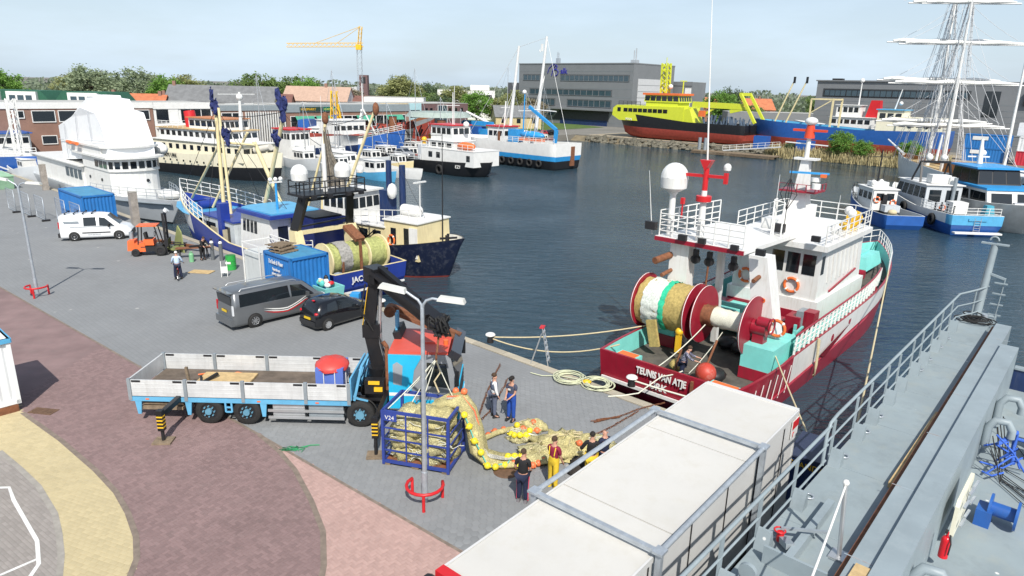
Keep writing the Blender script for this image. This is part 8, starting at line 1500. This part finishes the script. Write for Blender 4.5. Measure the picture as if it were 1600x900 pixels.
# small craft filling the basin behind the barge
def small(nm,lab,s_,t_,rz,L_,B_,hm,mast=0,cab=True,cat='boat'):
    v,f=vessel(nm,lab,s_,t_,rz,L_,B_,(.1,-.1,.6),[hm,whitef],[(-1.1,-1,0)],cat=cat,sternw=.8,n=12,group='small craft moored across the basin')
    if cab: house(v,L_*.3,L_*.62,-B_*.33,B_*.33,-.5,1.3,whitef,[('s',3,.3,1.0),('f',2,.3,1.0)],(.1,.06,whitef),.3)
    if mast: spar(v,(L_*.5,0,0),(L_*.5,0,mast),.09,.05,'mast',chrome); b=MB(); b.tube([(L_*.5,0,mast),(L_-.2,0,.5)],.025,4); b.tube([(L_*.5,0,mast),(.2,0,.3)],.025,4); b.bar((L_*.5,0,1.8),(.8,0,1.9),.12); ob('rigging',b.mesh('rigging',galv),v)
    return v
for a in (('sail_boat','white sailing boat with a tall bare mast left of the barge',-104,66,A1,10,3,whitef,14),('motor_boat','small white motor boat nearest the passenger ship bow',-93.5,60.5,A1,8,2.6,whitef,0),('sail_boat','navy sailing boat behind the white cruiser',-108,69.5,A1,9,2.8,navy,12),('fishing_boat','grey open fishing boat between pile and barge',-100,71,A1,9,3,ghull,7),('work_boat','dark work boat with wheelhouse beside the left pile',-106,78,A1,11,3.6,blackp,9),('fishing_boat','blue fishing boat behind the silver car',-99.5,84.5,A1,12,4,bluep,10),('sail_boat','white ketch beyond the crane barge',-110,113,A1,13,3.6,whitef,16),('fishing_boat','red fishing boat behind the barge wheelhouse',-98,88.5,A1,11,3.8,redp,8),('motor_boat','white boat with yellow posts beside the modern block',-111,121,A1,12,3.6,whitef,11),('sail_boat','slim white yacht between passenger ship and numbered trawler',-112,57.5,A1,9,2.8,whitef,13),('fishing_boat','pale grey fishing boat behind the hanging net',-105,61,A1,10,3.2,ghull,9),('motor_boat','small cream motor boat right of the white pontoon',-90.5,69.8,A1,7,2.4,cream,0),('sail_boat','dark blue ketch with bare mast behind the left pile',-110,88,A1,11,3.2,navy,15),('work_boat','rust coloured work boat between the two piles',-100.5,80,A1,8,3,redoxide,8),('sail_boat','small white yacht under the far quay',-111,129,A1,9,2.8,whitef,12)): small(*a)
# ================= TREES =================
def leafm(n,c):
    m=mat(n,c,.8,var=.2,scale=.25,isl=.2); t,b,l=node_of(m)
    if 'tl' not in t.nodes:
        tl=N(t,'BsdfTranslucent'); tl.name='tl'; ms_=N(t,'MixShader'); ms_.inputs[0].default_value=.35; l(b.inputs['Base Color'].links[0].from_socket,tl.inputs[0]); o_=t.nodes['Material Output']; l(b.outputs[0],ms_.inputs[1]); l(tl.outputs[0],ms_.inputs[2]); l(ms_.outputs[0],o_.inputs[0])
    return m
LM=[leafm('leaf_mid',(.16,.24,.07)),leafm('leaf_fresh',(.17,.32,.06)),leafm('leaf_olive',(.28,.3,.12)),leafm('leaf_silver',(.27,.33,.2)),leafm('leaf_dark',(.11,.165,.08)),leafm('leaf_bare',(.3,.26,.18))]
barkm=mat('bark',(.09,.07,.05),.95,var=.3)
def crown_mesh(r,n,leaf,seed,m,cols=False,sparse=1.):
    rr=random.Random(seed); b=MB(); cl_=[]
    for i in range(n):
        while True:
            p=Vector((rr.uniform(-1,1),rr.uniform(-1,1),rr.uniform(-1,1)))
            if .25<p.length<1: break
        k=.82+.3*mathutils.noise.noise(p*2.2+Vector((seed*3.1,0,0))); p=p.normalized()*max(p.length,.5)*k
        c=Vector((p.x*r[0],p.y*r[1],p.z*r[2])); cr=rr.uniform(.09,.2)*max(r)
        for j in range(int(52*sparse)):
            q=Vector((rr.gauss(0,1),rr.gauss(0,1),rr.gauss(0,.8)))*cr*.55+c; a=Vector((rr.gauss(0,1),rr.gauss(0,1),rr.gauss(0,1))).normalized(); d=a.orthogonal().normalized(); e=a.cross(d); s_=leaf*rr.uniform(.6,1.3)
            b.add([q-d*s_,q-e*s_*.6,q+d*s_,q+e*s_*.6],[(0,1,2,3)])
    return b.mesh('crown',m)
TV=[(crown_mesh((3.6,3.6,4.2),130,.17,i+1,m),m) for i,m in enumerate(LM)]
def trunk_mesh():
    b=MB(); b.cyl((0,0,0),(0,0,5),.32,.2,7)
    for i in range(6): a=i*1.05; b.cyl((0,0,2.6+.4*i),(1.9*math.cos(a),1.9*math.sin(a),5.2+.5*i),.12,.05,5,cap=False)
    return b.mesh('trunk',barkm)
TMm=trunk_mesh()
def tree(x,y,h,wd,k,lab,z=0,nm='tree',group=None):
    t_=T(nm,lab,'tree',(x,y,z),rnd.uniform(0,6),group); ob('trunk',TMm,t_).scale=(h/9,h/9,h/9); c=ob('crown',TV[k][0],t_,(0,0,h*.56)); c.scale=(wd/7.2,wd/7.2,h*.9/8.4); return t_
G2='trees beyond the rooftops'
TR=[(-150,205,14,15,1,'green tree cut by the left edge'),(-135,225,16.5,20,3,'tall silvery willow at far left'),(-118,222,16,18,3,'second silvery willow right of the tallest'),(-108,232,14,18,2,'olive brown tree beside the bright green one'),(-96,195,13.5,12.5,1,'bright green round tree above the green terrace'),(-84,235,12,16,5,'bare brownish tree behind the bright green one'),(-79,215,15.5,16,0,'tall green tree left of the slate roof'),(-70,225,15,17,0,'broad green tree above the orange roofs'),(-64,215,14,11,1,'light green tree touching the slate roof'),(-62,260,11,17,5,'brownish bare tree behind the slate roof'),(-44,255,11.5,20,2,'low olive tree behind the slate roof'),(-57,330,17,6,4,'slim dark poplar left of the pair'),(-51,330,17.5,6,4,'slim dark poplar right of the pair'),(-42,330,14,16,4,'dark tree between poplars and the round tree'),(-40,250,15.5,19,2,'round olive tree behind the tan roof'),(-28,300,10,22,5,'low brown tree beside the church'),(-30,235,10.5,14,0,'green tree behind the shop row'),(-21,240,12.5,15,2,'olive tree right of the shops'),(-13,232,11,12,1,'fresh green tree in front of the villa'),(-24,225,10,10,4,'dark conifer shaped tree beside the white hall'),(-6,238,9,13,2,'olive tree in front of the white villa'),(-1,250,11.5,13,2,'olive tree close to the large grey office'),(5,226,9,11,5,'bare tree on the lawn by the grey office'),(69,240,13,13,1,'round bright green tree right of the survey ship'),(75,225,9,9,0,'small green tree behind the stern frame'),(88,290,15,12,4,'tall dark tree behind the orange roofs'),(100,232,13,13,0,'green tree behind the derricks'),(112,240,14,14,1,'second green tree behind the derricks'),(163,196,13,12,4,'dark tree at the far right of the hall'),(-160,260,14,24,2,'olive tree at the far left behind')]
for x,y,h,wd,k,lab in TR: tree(x,y,h,wd,k,lab,group=G2)
# bushes on the reed bank
for i,(s_,t_,h,wd,lab) in enumerate(((-46,153,6.2,6.5,'large fresh green willow bush on the reed bank'),(-41.5,152.5,4.6,5,'middle willow bush on the reed bank'),(-33,153,5,5.5,'right willow bush behind the sailing ship rig'),(-56.5,153.6,3.2,3.2,'small dark bush beside the jetty ramp'))):
    x,y,_=W(s_,t_); tree(x,y,h,wd,1 if i<3 else 4,lab,-1.0,'willow_bush','bushes on the reed bank')
# far woods: one mass
b=MB(); rr=random.Random(5)
for i in range(15000):
    an=rr.uniform(-.85,.85); d=rr.uniform(430,640); x,y=d*math.sin(an),d*math.cos(an); hh=11+4.5*mathutils.noise.noise(Vector((an*14,d*.004,0)))+2.5*mathutils.noise.noise(Vector((an*50,0,3))); z=hh*math.sqrt(rr.random()); s_=rr.uniform(.7,1.6)
    a=Vector((rr.gauss(0,1),rr.gauss(0,1),rr.gauss(0,1))).normalized(); dd=a.orthogonal().normalized(); e=a.cross(dd); q=Vector((x,y,z)); b.add([q-dd*s_,q-e*s_*.7,q+dd*s_,q+e*s_*.7],[(0,1,2,3)])
b.o('far_woods',leafm('leaf_far',(.19,.235,.16)),label='distant belt of woods along the horizon',cat='woods',kind='stuff')
b=MB()
for i in range(120):
    an0=-.9+1.8*i/120; an1=-.9+1.8*(i+1)/120; b.quad((520*math.sin(an0),520*math.cos(an0),0),(520*math.sin(an1),520*math.cos(an1),0),(560*math.sin(an1),560*math.cos(an1),8+2*math.sin(i*.9)+1.5*math.sin(i*2.3)),(560*math.sin(an0),560*math.cos(an0),8+2*math.sin((i-1)*.9)+1.5*math.sin((i-1)*2.3)))
b.o('wooded_rise',mat('wood_floor',(.05,.075,.03),.95,var=.4,scale=.05),kind='structure')
# parked things and clutter on the far quay
for i in range(9):
    s_=-117+rnd.uniform(-1,1); t_=108+i*4.6; c_=T('parked_car','%s far parked car along the quay counted from the shops'%('first','second','third','fourth','fifth','sixth','seventh','eighth','ninth')[i],'car',W(s_,t_,0),A2+rnd.choice((0,PI)),'cars parked on the far quay'); ST=[(-2,.7,.8,.75,.7),(-1.7,.9,1.0,.82,.7),(-1.2,.9,1.4,.84,.6),(.2,.9,1.44,.85,.62),(1.0,.88,.98,.84,.7),(1.9,.7,.82,.8,.7),(2.1,.45,.6,.7,.6)]
    carshell(c_,ST,(mat('silver',(.45,.46,.48)),vanw,mat('car_red',(.35,.02,.03),.3),carblk,mat('car_blue',(.03,.08,.25),.3))[i%5]); sidewin(c_,ST,[(-1.2,.1),(-1,.85),(.1,.9),(.8,.1)]); topwin(c_,ST,.25,.98)
    for x in (-1.25,1.25):
        for y in (-1,1): MB().cyl((x,y*.7,.32),(x,y*.88,.32),.32,n=12).o('wheel',blackr,c_)
